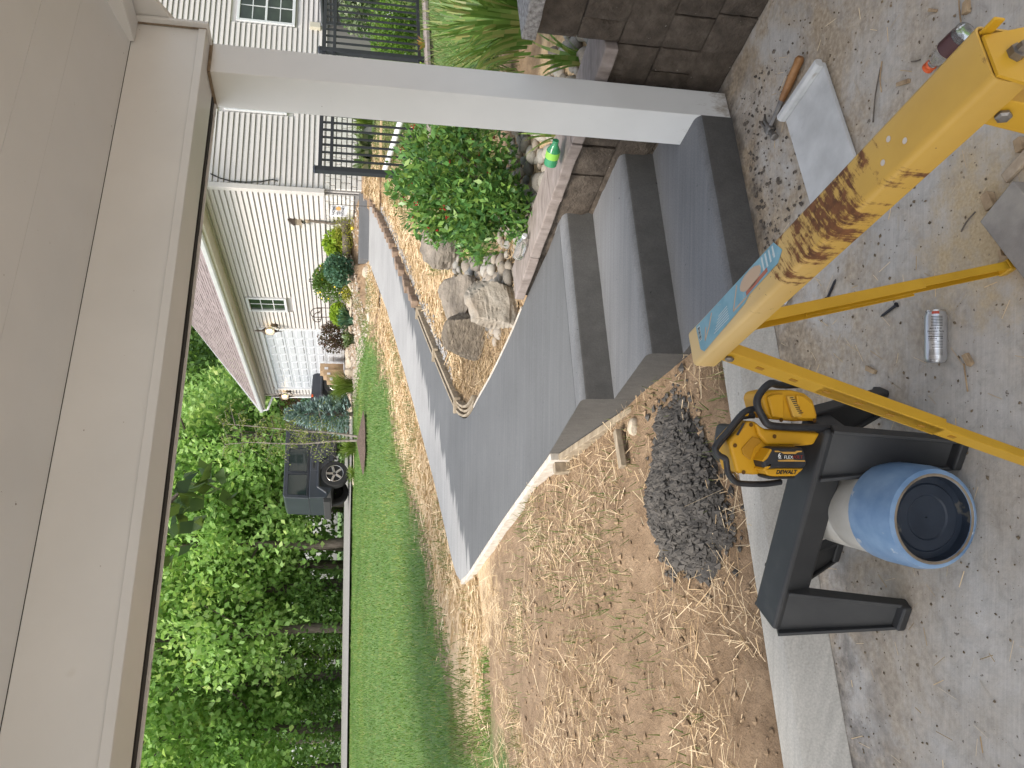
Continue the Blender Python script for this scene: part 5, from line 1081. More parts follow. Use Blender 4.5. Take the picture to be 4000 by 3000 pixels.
def straws(name, n, area, L0, L1, w_, mat, label, zf, seed, lift=0.01, tilt=0.15):
    rr = np.random.default_rng(seed); Q = np.zeros((n, 4, 3)); X = np.zeros(n); Y = np.zeros(n)
    for k in range(n): X[k], Y[k] = area(rr)
    Z = np.array([zf(x, y) for x, y in zip(X, Y)]); an = rr.uniform(0, math.pi, n); L = rr.uniform(L0, L1, n); W = w_ * rr.uniform(.6, 1.3, n); dz = rr.normal(0, tilt, n) * L
    d = np.stack([np.cos(an) * L / 2, np.sin(an) * L / 2, dz / 2], 1); s_ = np.stack([-np.sin(an) * W / 2, np.cos(an) * W / 2, rr.uniform(-.5, .5, n) * W], 1)
    c_ = np.stack([X, Y, Z + lift * rr.random(n) + np.abs(dz) / 2 + 0.001], 1)
    Q[:, 0] = c_ - d - s_; Q[:, 1] = c_ + d - s_; Q[:, 2] = c_ + d + s_; Q[:, 3] = c_ - d + s_
    return stuff(tag(quads(name, Q, mat), label, 'straw'))
MT['straw'] = leafmat('straw_blades', [(0.42, 0.28, 0.15), (0.66, 0.49, 0.30), (0.80, 0.65, 0.45), (0.54, 0.38, 0.22)], 0.15, 0.7)
straws('slab_straw', 420, slab_any, 0.02, 0.07, 0.0018, MT['straw'], 'bits of straw and dry stems on the slab', lambda x, y: 0.0, 5, 0.004, 0.05)
# ------------------------------------------------------------------ form boards and edging along the walk
rr = random.Random(31)
def board_run(name, label, pts, h, th_, mat, zf, parent=None, over=0.0):
    mb = MB(); n = len(pts); L = []
    for i, p in enumerate(pts):
        t_ = pts[min(i + 1, n - 1)] - pts[max(i - 1, 0)]; t_ = unit(A(t_[0], t_[1], 0)); s_ = A(-t_[1], t_[0], 0); L.append((A(p[0], p[1], 0), s_))
    vs = []
    for p, s_ in L:
        z = zf(p[0], p[1]) + over; vs += [p + A(0, 0, z - h), p + A(0, 0, z), p + s_ * th_ + A(0, 0, z), p + s_ * th_ + A(0, 0, z - h)]
    fs = [(i * 4 + k, i * 4 + (k + 1) % 4, (i + 1) * 4 + (k + 1) % 4, (i + 1) * 4 + k) for i in range(n - 1) for k in range(4)] + [(0, 1, 2, 3), (4 * n - 1, 4 * n - 2, 4 * n - 3, 4 * n - 4)]
    mb.add(vs, fs); return tag(mb.build(name, mat), label, 'board')
outer_low = [OU[i] for i in range(len(OU)) if 4.22 < OU[i][1] and i < 40]
fb = board_run('form_board', 'cement-stained form board along the outer edge of the lower walk', [A(*p, 0) for p in outer_low], 0.14, 0.04, MT['form_edge'], lambda x, y: zw(y) - 0.006)
# slanting form board at the foot of the steps
c0, c1 = A(0.115, 3.27, 0.075), A(-0.40, 4.25, 0.455); nrm = A(-0.888, -0.459, 0)
mb = MB(); mb.hexa([c0 + A(0, 0, -0.12), c1 + A(0, 0, -0.12), c1 + nrm * 0.035 + A(0, 0, -0.12), c0 + nrm * 0.035 + A(0, 0, -0.12)], [c0, c1, c1 + nrm * 0.035, c0 + nrm * 0.035]); tag(mb.build('form_board', MT['board'], bevel=0.003), 'slanting brown form board at the foot of the step side', 'board')
mb = MB(); q = A(-0.43, 4.30, 0.36); mb.box(q + nrm * 0.06, (0.05, 0.06, 0.22), [WALLD, nrm, UPV]); tag(mb.build('form_stake', MT['board'], bevel=0.003), 'short wooden stake where the two form boards meet', 'stake')
inner_low = [IN[i] for i in range(len(IN)) if IN[i][1] > 4.85 and i < 34]
board_run('edging_strip', 'thin pale edging strip between bed and lower walk', [A(*p, 0) for p in inner_low][::-1], 0.09, 0.018, MT['form_edge'], lambda x, y: zw(y) + 0.004)
# lath strips bent round the tip of the walk
tip = [IN[i] for i in range(34, 58)]
for k, (i0, i1) in enumerate(((33, 42), (41, 50), (49, 58))):
    T_ = thing('bent_form', ['bundle of bent wooden laths round the tip of the walk', 'middle bundle of wooden laths edging the walk', 'third bundle of wooden laths ending at the brown edging blocks'][k], 'lath', A(IN[i0][0], IN[i0][1], zw(IN[i0][1])))
    for j in range(3):
        pts = [A(IN[i][0], IN[i][1], 0) for i in range(i0, i1)]; n = len(pts); vs = []
        for i, p in enumerate(pts):
            t_ = unit(pts[min(i + 1, n - 1)] - pts[max(i - 1, 0)]); s_ = A(t_[1], -t_[0], 0); z = zw(p[1]) - 0.012 * (j % 2) + 0.01; o0 = 0.012 + 0.042 * j
            vs += [p + s_ * o0 + A(0, 0, z - 0.07), p + s_ * o0 + A(0, 0, z), p + s_ * (o0 + 0.022) + A(0, 0, z), p + s_ * (o0 + 0.022) + A(0, 0, z - 0.07)]
        mb = MB(); mb.add(vs, [(i * 4 + q, i * 4 + (q + 1) % 4, (i + 1) * 4 + (q + 1) % 4, (i + 1) * 4 + q) for i in range(n - 1) for q in range(4)] + [(0, 1, 2, 3), (4 * n - 1, 4 * n - 2, 4 * n - 3, 4 * n - 4)]); mb.build('lath', MT['board'], T_)
    p = A(IN[i1 - 1][0], IN[i1 - 1][1], 0); t_ = unit(A(*(IN[i1 - 1] - IN[i1 - 2]), 0)); s_ = A(t_[1], -t_[0], 0)
    mb = MB(); mb.box(p + s_ * 0.07 + A(0, 0, zw(p[1]) + 0.0), (0.04, 0.16, 0.06), [t_, s_, UPV]); mb.build('cleat', MT['board'], T_, bevel=0.003)
# brown edging blocks up the walk
ed = thing('block_edging', 'row of brown edging blocks along the upper walk', 'edging', A(IN[58][0], IN[58][1], zw(IN[58][1])))
dacc = 0; s_up = [IN[i] for i in range(58, len(IN))]; L = [0]
for i in range(1, len(s_up)): L.append(L[-1] + np.linalg.norm(s_up[i] - s_up[i - 1]))
s = 0.05
while s < L[-1] - 0.3:
    ln = rr.uniform(0.24, 0.32); c_ = A(np.interp(s + ln / 2, L, [p[0] for p in s_up]), np.interp(s + ln / 2, L, [p[1] for p in s_up]), 0); c2 = A(np.interp(s + ln / 2 + .05, L, [p[0] for p in s_up]), np.interp(s + ln / 2 + .05, L, [p[1] for p in s_up]), 0)
    t_ = unit(c2 - c_); t_ = unit(t_ + A(rr.uniform(-.06, .06), rr.uniform(-.06, .06), 0)); s_ = A(t_[1], -t_[0], 0); c_ = c_ + s_ * (0.075 + rr.uniform(0, 0.02))
    mb = MB(); mb.box(c_ + A(0, 0, zw(c_[1]) + 0.012 + rr.uniform(-.01, .012)), (ln - 0.02, 0.10, 0.09), [t_, s_, UPV]); mb.build('edging_block', MT['paver'], ed, bevel=0.012); s += ln + rr.choice((0, 0, 0.02, 0.18))
# grey gravel along the edging
def by_edge(rg):
    i = rg.integers(44, len(IN) - 1); p = IN[i] + (IN[i + 1] - IN[i]) * rg.random(); t_ = unit(np.append(IN[i + 1] - IN[i], 0)); o = 0.14 + abs(rg.normal(0, .06)); return p[0] + t_[1] * o, p[1] - t_[0] * o
crumbs('edging_gravel', 1500, by_edge, 0.008, 0.03, MT['pebble'], 'grey gravel spilled along the edging blocks', 'gravel', seed=8, zf=lambda x, y: zw(y) - 0.05)
def by_left(rg):
    i = rg.integers(85, len(OU) - 1); p = OU[i] + (OU[i + 1] - OU[i]) * rg.random(); t_ = unit(np.append(OU[i + 1] - OU[i], 0)); o = 0.05 + abs(rg.normal(0, .16)); return p[0] - t_[1] * o, p[1] + t_[0] * o
crumbs('walk_gravel', 700, by_left, 0.008, 0.03, MT['pebble'], 'grey gravel patches on the lawn side of the upper walk', 'gravel', seed=9, zf=lambda x, y: zw(y) - 0.05)
# ------------------------------------------------------------------ boulders in the bed
def boulder(name, label, pbase, py, wpx, hpx, dep, mat, seed, cuts, rot=0, sub=5, rough=0.2, tilt=0):
    c_ = onsurf(pbase, py, lambda x, y: ground_z(x, y)); d = np.linalg.norm(c_ - CAM); w_, h_ = wpx * d / 3000 / 2 * 1.1, hpx * d / 3000 * 1.1
    me = rock_mesh((w_ * 1.12, dep, h_ * 0.66), seed, sub, rough, 0.0, cuts, Matrix.Rotation(R_(tilt), 3, 'Y') @ Matrix.Rotation(R_(rot), 3, 'Z'), strata=0.03)
    o = finish(name, me, mat, smooth=True, sharp=24); o.location = tuple(c_ + A(0, dep * 0.5, h_ * 0.40)); return tag(o, label, 'boulder')
boulder('boulder', 'dark squarish boulder beside the berry bush at the lawn edge', 1809, 935, 205, 150, 0.2, MT['boulder'], 5, 13, 10)
boulder('boulder', 'brown wedge boulder with flat pale top above the white boulder', 1885, 1172, 190, 150, 0.2, MT['boulder'], 12, 14, -25, tilt=12)
boulder('boulder', 'large pale cracked boulder beside the lower walk', 2022, 1188, 245, 165, 0.2, MT['pale_boulder'], 8, 13, 20, tilt=-8)
boulder('boulder', 'long brown grained boulder like a log nearest the tip of the walk', 1895, 1322, 215, 150, 0.16, MT['log_boulder'], 21, 7, -28, tilt=14)
# river stones
m, t, b = newmat('river_stones'); v = coords(t); oi = N(t, 'ShaderNodeObjectInfo')
c = ramp(t, oi.outputs['Random'], [(0, (0.13, 0.12, 0.105)), (0.25, (0.27, 0.23, 0.185)), (0.5, (0.36, 0.31, 0.25)), (0.75, (0.24, 0.235, 0.22)), (1, (0.44, 0.40, 0.34))])
c = mix(t, 1.0, c, ramp(t, noise(t, v, 14, 6), [(0.3, grey(0.7)), (0.7, grey(1.15))]), 'MULTIPLY'); t.links.new(c, b.inputs['Base Color']); b.inputs['Roughness'].default_value = 0.7; bump(t, b, noise(t, v, 40, 4), 0.25, 0.004); MT['riverv'] = m
meshes = []
for k in range(7):
    me = rock_mesh((1, rr.uniform(.65, .95), rr.uniform(.5, .75)), 100 + k, 2, 0.16); me.materials.append(MT['riverv']); me.shade_smooth(); meshes.append(me)
placed = []; bl = [o for o in bpy.data.objects if o.name.startswith('boulder')]
def put_rock(x, y, s_, z=None, lab=None):
    o = bpy.data.objects.new('river_rock', rr.choice(meshes)); COL.objects.link(o); o.location = (x, y, (gz(x, y) if z is None else z) + s_ * 0.35); o.scale = (s_, s_ * rr.uniform(.8, 1.1), s_ * rr.uniform(.8, 1.1)); o.rotation_euler = (rr.uniform(-.25, .25), rr.uniform(-.25, .25), rr.uniform(0, 6.28))
    tag(o, lab or 'rounded river stone lying behind the pinkish cap stones', 'stone', 'river stones in the planting bed'); placed.append((x, y, s_))
tries = 0
while len(placed) < 235 and tries < 9000:
    tries += 1; s_ = 0.028 + 0.05 * rr.random() ** 1.6
    dl = rr.uniform(0.25, 2.75); dw = 0.22 + s_ * 0.6 + rr.random() ** 1.3 * (0.42 if dl < 1.0 else 0.55 if dl < 1.7 else 0.95); p = WALL0 + WALLD * dl + WALLN * dw
    x, y = p[0], p[1]
    if in_walk(x, y) or inner_dist(x, y) < 0.08 + s_: continue
    if any((x - a) ** 2 + (y - b_) ** 2 < (0.80 * (s_ + c_)) ** 2 for a, b_, c_ in placed): continue
    put_rock(x, y, s_, None, 'river stone in the corner between porch post and tall block wall' if dl < 0.8 else 'large rounded river stone lying behind the pinkish cap stones' if s_ > 0.055 else 'small rounded river stone among the larger stones behind the cap' if dl < 2.0 else 'river stone near the pale boulder at the end of the low wall')
# stones heaped between the boulders
rh = random.Random(44); heap = []
for k in range(900):
    px, py = rh.uniform(1772, 2010), rh.uniform(1010, 1120)
    if py > 1050 + (px - 1772) * 0.25 + 40 or len(heap) > 44: continue
    s_ = rh.uniform(0.035, 0.085); q = onsurf(px, py, lambda x, y: ground_z(x, y) + 0.04)
    if any((q[0] - a_) ** 2 + (q[1] - b_) ** 2 < (0.62 * (s_ + c_)) ** 2 for a_, b_, c_ in heap): continue
    heap.append((q[0], q[1], s_)); put_rock(q[0], q[1], s_, ground_z(q[0], q[1]) + rh.choice((0.0, 0.03, 0.05)), 'river stone heaped between the boulders by the walk')
for px, py, s_ in ((1920, 1290, .05), (1905, 1310, .04), (1930, 1330, .05), (1900, 1280, .05), (1945, 1300, .06), (1925, 1250, .05)):
    q = onsurf(px, py, lambda x, y: ground_z(x, y) + 0.03); put_rock(q[0], q[1], s_, q[2] - 0.03, 'river stone heaped between the boulders by the walk')
# bottles thrown in the bed
def bottle(name, label, p0_, p1_, zc, rad, mat, capm, band=None):
    a_, b_ = onz(*p0_, zc), onz(*p1_, zc); d_ = unit(b_ - a_); L = np.linalg.norm(b_ - a_); T_ = thing(name, label, 'bottle', (a_ + b_) / 2 - A(0, 0, rad))
    mb = MB(); mb.lathe(a_, d_, [(0, rad * .4), (0.01, rad * .95), (L * .2, rad), (L * .3, rad * .93), (L * .4, rad), (L * .62, rad), (L * .85, rad * .45), (L * .92, rad * .42)], 18); mb.build('body', mat, T_, smooth=True)
    mb = MB(); mb.lathe(a_, d_, [(L * .92, rad * .46), (L, rad * .46)], 14); mb.build('cap', capm, T_, smooth=True)
    if band: mb = MB(); mb.lathe(a_, d_, [(L * .35, rad * 1.02), (L * .6, rad * 1.02)], 18, caps=False); mb.build('label_band', band, T_, smooth=True)
m, t, b = newmat('green_plastic'); b.inputs['Base Color'].default_value = (0.10, 0.55, 0.26, 1); b.inputs['Roughness'].default_value = 0.12; b.inputs['Transmission Weight'].default_value = 0.55; MT['greenpet'] = m
bottle('soda_bottle', 'crushed green plastic bottle lying behind the pinkish cap stones', (2148, 648), (2172, 548), 0.66, 0.034, MT['greenpet'], MT['greenpet'], flat('lime_label', (0.28, 0.62, 0.08), 0.5))
bottle('water_bottle', 'clear plastic water bottle lying under the berry bush', (2022, 1005), (2050, 918), 0.64, 0.032, MT['clear'], MT['white'])
# ------------------------------------------------------------------ foliage makers
def leafquads(C, D, L, W, fold=0.25, rg=RNG):
    """rhombic leaves: centres C, directions D (unit), lengths L, widths W"""
    n = len(C); r = rg.normal(size=(n, 3)); S = np.cross(D, r); S /= np.linalg.norm(S, axis=1)[:, None] + 1e-9; U = np.cross(S, D)
    L = np.asarray(L)[:, None]; W = np.asarray(W)[:, None]; Q = np.zeros((n, 4, 3))
    Q[:, 0] = C - D * L * 0.5; Q[:, 2] = C + D * L * 0.5; Q[:, 1] = C + S * W * 0.5 + U * W * fold - D * L * 0.08; Q[:, 3] = C - S * W * 0.5 + U * W * fold - D * L * 0.08
    return Q
def unitrows(v): return v / (np.linalg.norm(v, axis=1)[:, None] + 1e-9)
def blob_leaves(n, rad, size, seed, clumps=24, spread=0.33, asp=0.5, shell=0.55, droop=0.0, cz=1.0, low=0.75):
    rg = np.random.default_rng(seed); cl = unitrows(rg.normal(size=(clumps, 3))) * (shell + (1 - shell) * rg.random((clumps, 1)) ** 0.5) * 0.85
    cl[:, 2] = np.where(cl[:, 2] < -low, -low, cl[:, 2]); k = rg.integers(0, clumps, n)
    P = cl[k] + rg.normal(size=(n, 3)) * spread * (0.55 + 0.6 * rg.random((clumps, 1))[k]); lens = np.linalg.norm(P, axis=1); P[lens > 1.08] *= (1.08 / lens[lens > 1.08])[:, None]
    D = unitrows(P * 0.7 + rg.normal(size=(n, 3)) * 0.8 + np.array([0, 0, 0.25 - droop])); L = size * rg.uniform(.65, 1.25, n)
    return leafquads(P * np.array(rad), D, L, L * asp, 0.22, rg)
def blades(n, h, spread, w_, seed, arch=0.5, segs=4, base_r=0.05, hv=0.35):
    """clump of arching strap leaves from one base"""
    rg = np.random.default_rng(seed); Q = []
    for k in range(n):
        az = rg.uniform(0, 6.283); L = h * (1 - hv * rg.random()); lean = spread * rg.uniform(0.25, 1.0); b0 = np.array([math.cos(az), math.sin(az), 0]) * base_r * rg.random(); d = np.array([math.cos(az), math.sin(az), 0]); s_ = np.array([-d[1], d[0], 0]); pts = []
        for i in range(segs + 1):
            t_ = i / segs; out = lean * t_ ** 1.5; z = L * (t_ - arch * lean / max(h, .01) * t_ ** 3 * 0.9); pts.append(b0 + d * out + np.array([0, 0, z]))
        for i in range(segs):
            wa = w_ * (1 - (i / segs) ** 2 * 0.8); wb = w_ * (1 - ((i + 1) / segs) ** 2 * 0.98); Q.append([pts[i] - s_ * wa / 2, pts[i] + s_ * wa / 2, pts[i + 1] + s_ * wb / 2, pts[i + 1] - s_ * wb / 2])
    return np.array(Q)
def atd(px, py, t_): return CAM + t_ * ray(px, py)
LF = {}
LF['mid'] = leafmat('leaf_mid_green', [(0.04, 0.09, 0.02), (0.08, 0.16, 0.035), (0.13, 0.23, 0.05)])
LF['dark'] = leafmat('leaf_dark_green', [(0.016, 0.040, 0.012), (0.032, 0.072, 0.022), (0.055, 0.11, 0.03)])
LF['lime'] = leafmat('leaf_lime', [(0.16, 0.28, 0.02), (0.29, 0.44, 0.035), (0.38, 0.52, 0.06)])
LF['blue'] = leafmat('leaf_blue_green', [(0.03, 0.085, 0.055), (0.065, 0.155, 0.095), (0.12, 0.23, 0.15)], 0.2)
LF['spruce'] = leafmat('needle_blue', [(0.12, 0.20, 0.185), (0.24, 0.35, 0.335), (0.40, 0.50, 0.48)], 0.12, 0.6)
LF['purple'] = leafmat('leaf_burgundy', [(0.022, 0.010, 0.010), (0.06, 0.028, 0.022), (0.12, 0.06, 0.045)], 0.2)
LF['grass'] = leafmat('leaf_grass_clump', [(0.08, 0.14, 0.02), (0.15, 0.23, 0.035), (0.28, 0.34, 0.10)])
LF['lily'] = leafmat('leaf_daylily', [(0.05, 0.11, 0.02), (0.095, 0.19, 0.035), (0.16, 0.26, 0.06), (0.30, 0.27, 0.10)], 0.35, 0.4)
LF['juniper'] = leafmat('leaf_gold_juniper', [(0.12, 0.14, 0.012), (0.26, 0.27, 0.03), (0.38, 0.36, 0.06)])
LF['nandina'] = leafmat('leaf_nandina', [(0.03, 0.095, 0.024), (0.07, 0.18, 0.045), (0.13, 0.27, 0.07), (0.22, 0.35, 0.07)], 0.3, 0.32)
LF['varieg'] = leafmat('leaf_variegated', [(0.04, 0.09, 0.03), (0.10, 0.17, 0.06), (0.42, 0.46, 0.33), (0.05, 0.10, 0.03)])
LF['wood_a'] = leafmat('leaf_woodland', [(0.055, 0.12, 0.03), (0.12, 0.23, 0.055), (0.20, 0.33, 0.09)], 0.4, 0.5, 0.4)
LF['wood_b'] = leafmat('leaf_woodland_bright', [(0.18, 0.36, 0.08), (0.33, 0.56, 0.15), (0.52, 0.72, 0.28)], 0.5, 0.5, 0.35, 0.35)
LF['birch'] = leafmat('leaf_birch', [(0.10, 0.14, 0.025), (0.19, 0.23, 0.05), (0.30, 0.32, 0.10)])
LF['red'] = leafmat('leaf_dark_red', [(0.03, 0.014, 0.010), (0.085, 0.03, 0.02), (0.16, 0.06, 0.035)])
def shrub(name, label, cat, base, w_, h_, n, leaf, mat, seed, clumps=24, stems=True, asp=0.5, part='foliage', **kw):
    T_ = thing(name, label, cat, base); q = blob_leaves(n, (w_ / 2, w_ / 2, h_ / 2), leaf, seed, clumps, asp=asp, **kw) + np.array(base) + np.array([0, 0, h_ * 0.5]); quads(part, q, mat, T_)
    if stems:
        mb = MB(); rg = random.Random(seed)
        for k in range(7):
            a_ = rg.uniform(0, 6.28); mb.tube([np.array(base) + A(0, 0, -0.03), np.array(base) + A(math.cos(a_) * w_ * .12, math.sin(a_) * w_ * .12, h_ * .35), np.array(base) + A(math.cos(a_) * w_ * .3, math.sin(a_) * w_ * .3, h_ * .75)], [0.012 * h_, 0.009 * h_, 0.003], 5)
        mb.build('stems', MT['bark'], T_)
    return T_
def clump(name, label, cat, base, n, h_, spread, w_, mat, seed, **kw):
    T_ = thing(name, label, cat, base); quads('leaves', blades(n, h_, spread, w_, seed, **kw) + np.array(base), mat, T_); return T_
# ------------------------------------------------------------------ planting bed by the steps
nb = onz(2040, 745, 0.56); nb = A(nb[0] + 0.03, nb[1] + 0.20, 0.52)
T_ = thing('nandina_bush', 'dense glossy green bush with red berries in the river-stone bed', 'shrub', nb)
ba, bb_ = atd(1772, 700, 4.85), atd(1925, 862, 4.62)
q = np.concatenate([blob_leaves(4300, (0.40, 0.40, 0.40), 0.058, 3, 34, asp=0.42, shell=0.70, spread=0.21, low=0.95) + ba, blob_leaves(2000, (0.27, 0.28, 0.25), 0.056, 13, 20, asp=0.42, shell=0.65, spread=0.24, low=0.95) + bb_])
quads('foliage', q, LF['nandina'], T_)
mb = MB()
for k in range(8):
    a_ = k * 0.8; e_ = ba + A(math.cos(a_) * 0.28, math.sin(a_) * 0.28, 0.15); mb.tube([nb + A(0, 0, -0.03), (nb + e_) / 2 + A(0, 0, 0.03), e_], [0.008, 0.007, 0.003], 5)
mb.build('stems', MT['bark'], T_)
rg = np.random.default_rng(5); mb = MB()
for k in range(55):
    v_ = unit(rg.normal(size=3)) * rg.uniform(.75, 1.02); c_ = ba + v_ * np.array([0.39, 0.39, 0.39])
    if c_[1] > ba[1] + 0.1: continue
    for j in range(4): mb.lathe(c_ + rg.normal(size=3) * 0.008 - A(0, 0, 0.005), UPV, [(0, 0.001), (0.0035, 0.0045), (0.0085, 0.0045), (0.011, 0.001)], 5)
stuff(mb.build('berries', MT['berry'], T_, smooth=True))
lb = A(2.02, 4.15, 0.70)
clump('daylily', 'large clump of arching daylily leaves behind the tall block wall', 'plant', lb, 170, 0.62, 0.50, 0.022, LF['lily'], 4, base_r=0.30, segs=6, arch=0.55)
clump('daylily', 'second daylily clump behind the first, under the fence', 'plant', A(2.45, 5.2, 0.62), 130, 0.66, 0.5, 0.022, LF['lily'], 14, base_r=0.35, segs=6, arch=0.5)
clump('daylily', 'daylily clump between the porch post and the berry bush', 'plant', A(1.95, 5.15, 0.56), 110, 0.60, 0.45, 0.02, LF['lily'], 15, base_r=0.22, segs=6, arch=0.5)
q = onz(2235, 285, 0.60); clump('daylily', 'small daylily beside the post growing over the low wall', 'plant', A(q[0] + 0.10, q[1] + 0.06, 0.54), 16, 0.34, 0.24, 0.022, LF['lily'], 16, base_r=0.05, segs=6)
q = onz(2150, 540, 0.60); clump('daylily', 'sparse daylily leaves beside the green bottle', 'plant', A(q[0] + 0.06, q[1] + 0.1, 0.54), 11, 0.28, 0.26, 0.015, LF['lily'], 17, base_r=0.04, segs=6)
yb = atd(1735, 690, 6.6); clump('spiky_plant', 'spiky green grass-like plant behind the berry bush by the fence post', 'plant', A(yb[0] + 0.1, yb[1], 0.58), 260, 0.62, 0.50, 0.011, LF['grass'], 18, base_r=0.10, segs=4, arch=0.25)
yb = atd(1690, 480, 7.2); clump('spiky_plant', 'yellowish grassy clump under the fence beside the porch post', 'plant', A(yb[0], yb[1], 0.60), 170, 0.45, 0.40, 0.014, LF['grass'], 19, base_r=0.12, segs=4)
# weeds at the lawn edge by the boulder
rgp = np.random.default_rng(77)
# ------------------------------------------------------------------ fence on a low planter wall
fL0, fL1, fR0, fR1 = atd(1662, 690, 8.6), atd(1228, 656, 8.6), atd(1669, 236, 9.33), atd(1259, 201, 9.33)
fb0 = A(fL0[0], fL0[1], 0); fb1 = A(fR0[0], fR0[1], 0); fd = unit(fb1 - fb0); fn = A(-fd[1], fd[0], 0); fz0 = (fL0[2] + fR0[2]) / 2; fz1 = (fL1[2] + fR1[2]) / 2; span = float(np.linalg.norm(fb1 - fb0))
fe = thing('metal_fence', 'black metal picket fence between the bed and the lawn', 'fence', A(fb0[0], fb0[1], fz0))
for k in range(3):
    mb = MB(); mb.box(fb0 + fd * span * k + A(0, 0, (fz0 + fz1) / 2 - 0.02), (0.062, 0.062, fz1 - fz0 + 0.04), [fd, fn, UPV]); p_ = mb.build('post', MT['fence'], fe, bevel=0.004)
    mb = MB(); c_ = fb0 + fd * span * k; mb.hexa([c_ + fd * i + fn * j + A(0, 0, fz1) for i, j in ((-.037, -.037), (.037, -.037), (.037, .037), (-.037, .037))], [c_ + fd * i + fn * j + A(0, 0, fz1 + 0.02) for i, j in ((-.02, -.02), (.02, -.02), (.02, .02), (-.02, .02))]); mb.build('post_cap', MT['fence'], p_)
for k in range(2):
    a_ = fb0 + fd * span * k + fd * 0.031; b_ = fb0 + fd * span * (k + 1) - fd * 0.031
    for z_, hh_ in ((fz1 - 0.05, 0.042), (fz1 - 0.17, 0.036), (fz0 + 0.06, 0.036)):
        mb = MB(); mb.beam(a_ + A(0, 0, z_), b_ + A(0, 0, z_), 0.036, hh_); mb.build('rail', MT['fence'], fe)
    n = 16
    for i in range(1, n):
        c_ = a_ + (b_ - a_) * i / n; mb = MB(); mb.box(c_ + A(0, 0, (fz0 + 0.06 + fz1 - 0.05) / 2), (0.019, 0.019, fz1 - fz0 - 0.11), [fd, fn, UPV]); mb.build('picket', MT['fence'], fe)
pw = thing('planter_wall', 'brown block planter wall with pale cap below the metal fence', 'wall', fb0 + A(0, 0, 0.3)); rr2 = random.Random(9)
for r_ in range(3):
    s = 0.4 - (0.18 if r_ % 2 else 0)
    while s < span * 2:
        ln = rr2.choice((0.3, 0.42)); mb = MB(); mb.box(fb0 + fd * (s + ln / 2) - fn * (0.16 + rr2.uniform(0, .012)) + A(0, 0, fz0 - 0.05 - 0.16 * r_ - 0.08), (ln - 0.008, 0.2, 0.153), [fd, fn, UPV]); mb.build('block', MT['block'], pw, bevel=0.012); s += ln
s = 0.35
while s < span * 2:
    mb = MB(); mb.box(fb0 + fd * (s + 0.3) - fn * 0.12 + A(0, 0, fz0 - 0.022), (0.595, 0.32, 0.045), [fd, fn, UPV]); mb.build('cap_stone', MT['cap'], pw, bevel=0.008); s += 0.6
# seedlings and fallen bits on the planter cap
q = fb0 + fd * (span - 0.22) - fn * 0.1 + A(0, 0, fz0); clump('seedling', 'small round-leaved seedling growing on the planter cap', 'plant', q, 12, 0.12, 0.09, 0.045, LF['lime'], 22, segs=3)
q = fb0 + fd * (span + 0.15) - fn * 0.1 + A(0, 0, fz0); clump('seedling', 'withered orange-leaved seedling on the planter cap', 'plant', q, 8, 0.14, 0.1, 0.03, leafmat('withered_leaf', [(0.32, 0.12, 0.03), (0.40, 0.20, 0.05), (0.2, 0.25, 0.05)]), 23, segs=3)
# ------------------------------------------------------------------ things beyond the fence
bx = atd(1650, 130, 10.3); shrub('boxwood_bush', 'bright green rounded bush behind the fence pickets', 'shrub', A(bx[0], bx[1], bx[2] - 0.02), 0.75, 0.72, 3600, 0.05, LF['lime'] if False else leafmat('leaf_boxwood', [(0.03, 0.08, 0.012), (0.08, 0.18, 0.02), (0.2, 0.34, 0.04)]), 31, 30)
ac = thing('air_conditioner', 'dark grey air conditioner unit against the gable wall', 'air conditioner', H0); acc = gabpt(1400, 80); acc = H0 + HT * (np.dot(acc - H0, HT) + 0.12) - HW * 0.62; ORIG[ac.name] = A(0, 0, 0); ac.location = (0, 0, 0)
acz = zw(acc[1]) + 0.03; ac.location = tuple(A(acc[0], acc[1], acz)); ORIG[ac.name] = A(acc[0], acc[1], acz)
MT['ac'] = M('grey_metal_cabinet', [(0.3, (0.045, 0.052, 0.058)), (0.7, (0.07, 0.078, 0.085))], 5, 3, 0.5)
ac_c = A(acc[0], acc[1], 0); mb = MB(); mb.box(ac_c + A(0, 0, acz + 0.45), (0.86, 0.86, 0.84), [HT, HW, UPV]); mb.build('coil_body', MT['dark'], ac)
for k in range(11):
    mb = MB(); mb.box(ac_c + A(0, 0, acz + 0.10 + 0.073 * k), (0.89, 0.89, 0.016), [HT, HW, UPV]); mb.build('louvre', MT['ac'], ac)
for i, j in ((-1, -1), (1, -1), (1, 1), (-1, 1), (0, -1)):
    mb = MB(); mb.box(ac_c + HT * 0.435 * i + HW * 0.435 * j + A(0, 0, acz + 0.45), (0.06, 0.06, 0.86), [HT, HW, UPV]); mb.build('corner_post', MT['ac'], ac)
mb = MB(); mb.box(ac_c + A(0, 0, acz + 0.905), (0.93, 0.93, 0.05), [HT, HW, UPV]); mb.build('top_cover', MT['ac'], ac, bevel=0.015)
mb = MB(); mb.box(ac_c + A(0, 0, acz + 0.0), (1.0, 1.0, 0.08), [HT, HW, UPV]); mb.build('pad', MT['curb'], ac)
mb = MB(); q = H0 + HT * (np.dot(acc - H0, HT) - 0.45) - HW * 0.06 + A(0, 0, acz + 1.05); mb.box(q, (0.14, 0.1, 0.22), [HT, HW, UPV]); tag(mb.build('disconnect_box', MT['cream'], bevel=0.01), 'small pale electrical box on the gable wall above the air conditioner', 'electrical box')
q = atd(1440, 45, 14.2); shrub('variegated_shrub', 'pale variegated shrub in front of the air conditioner', 'shrub', A(q[0], q[1], zw(q[1])), 0.85, 0.62, 1300, 0.11, LF['varieg'], 33, 18)
q = atd(1398, 592, 14.3)
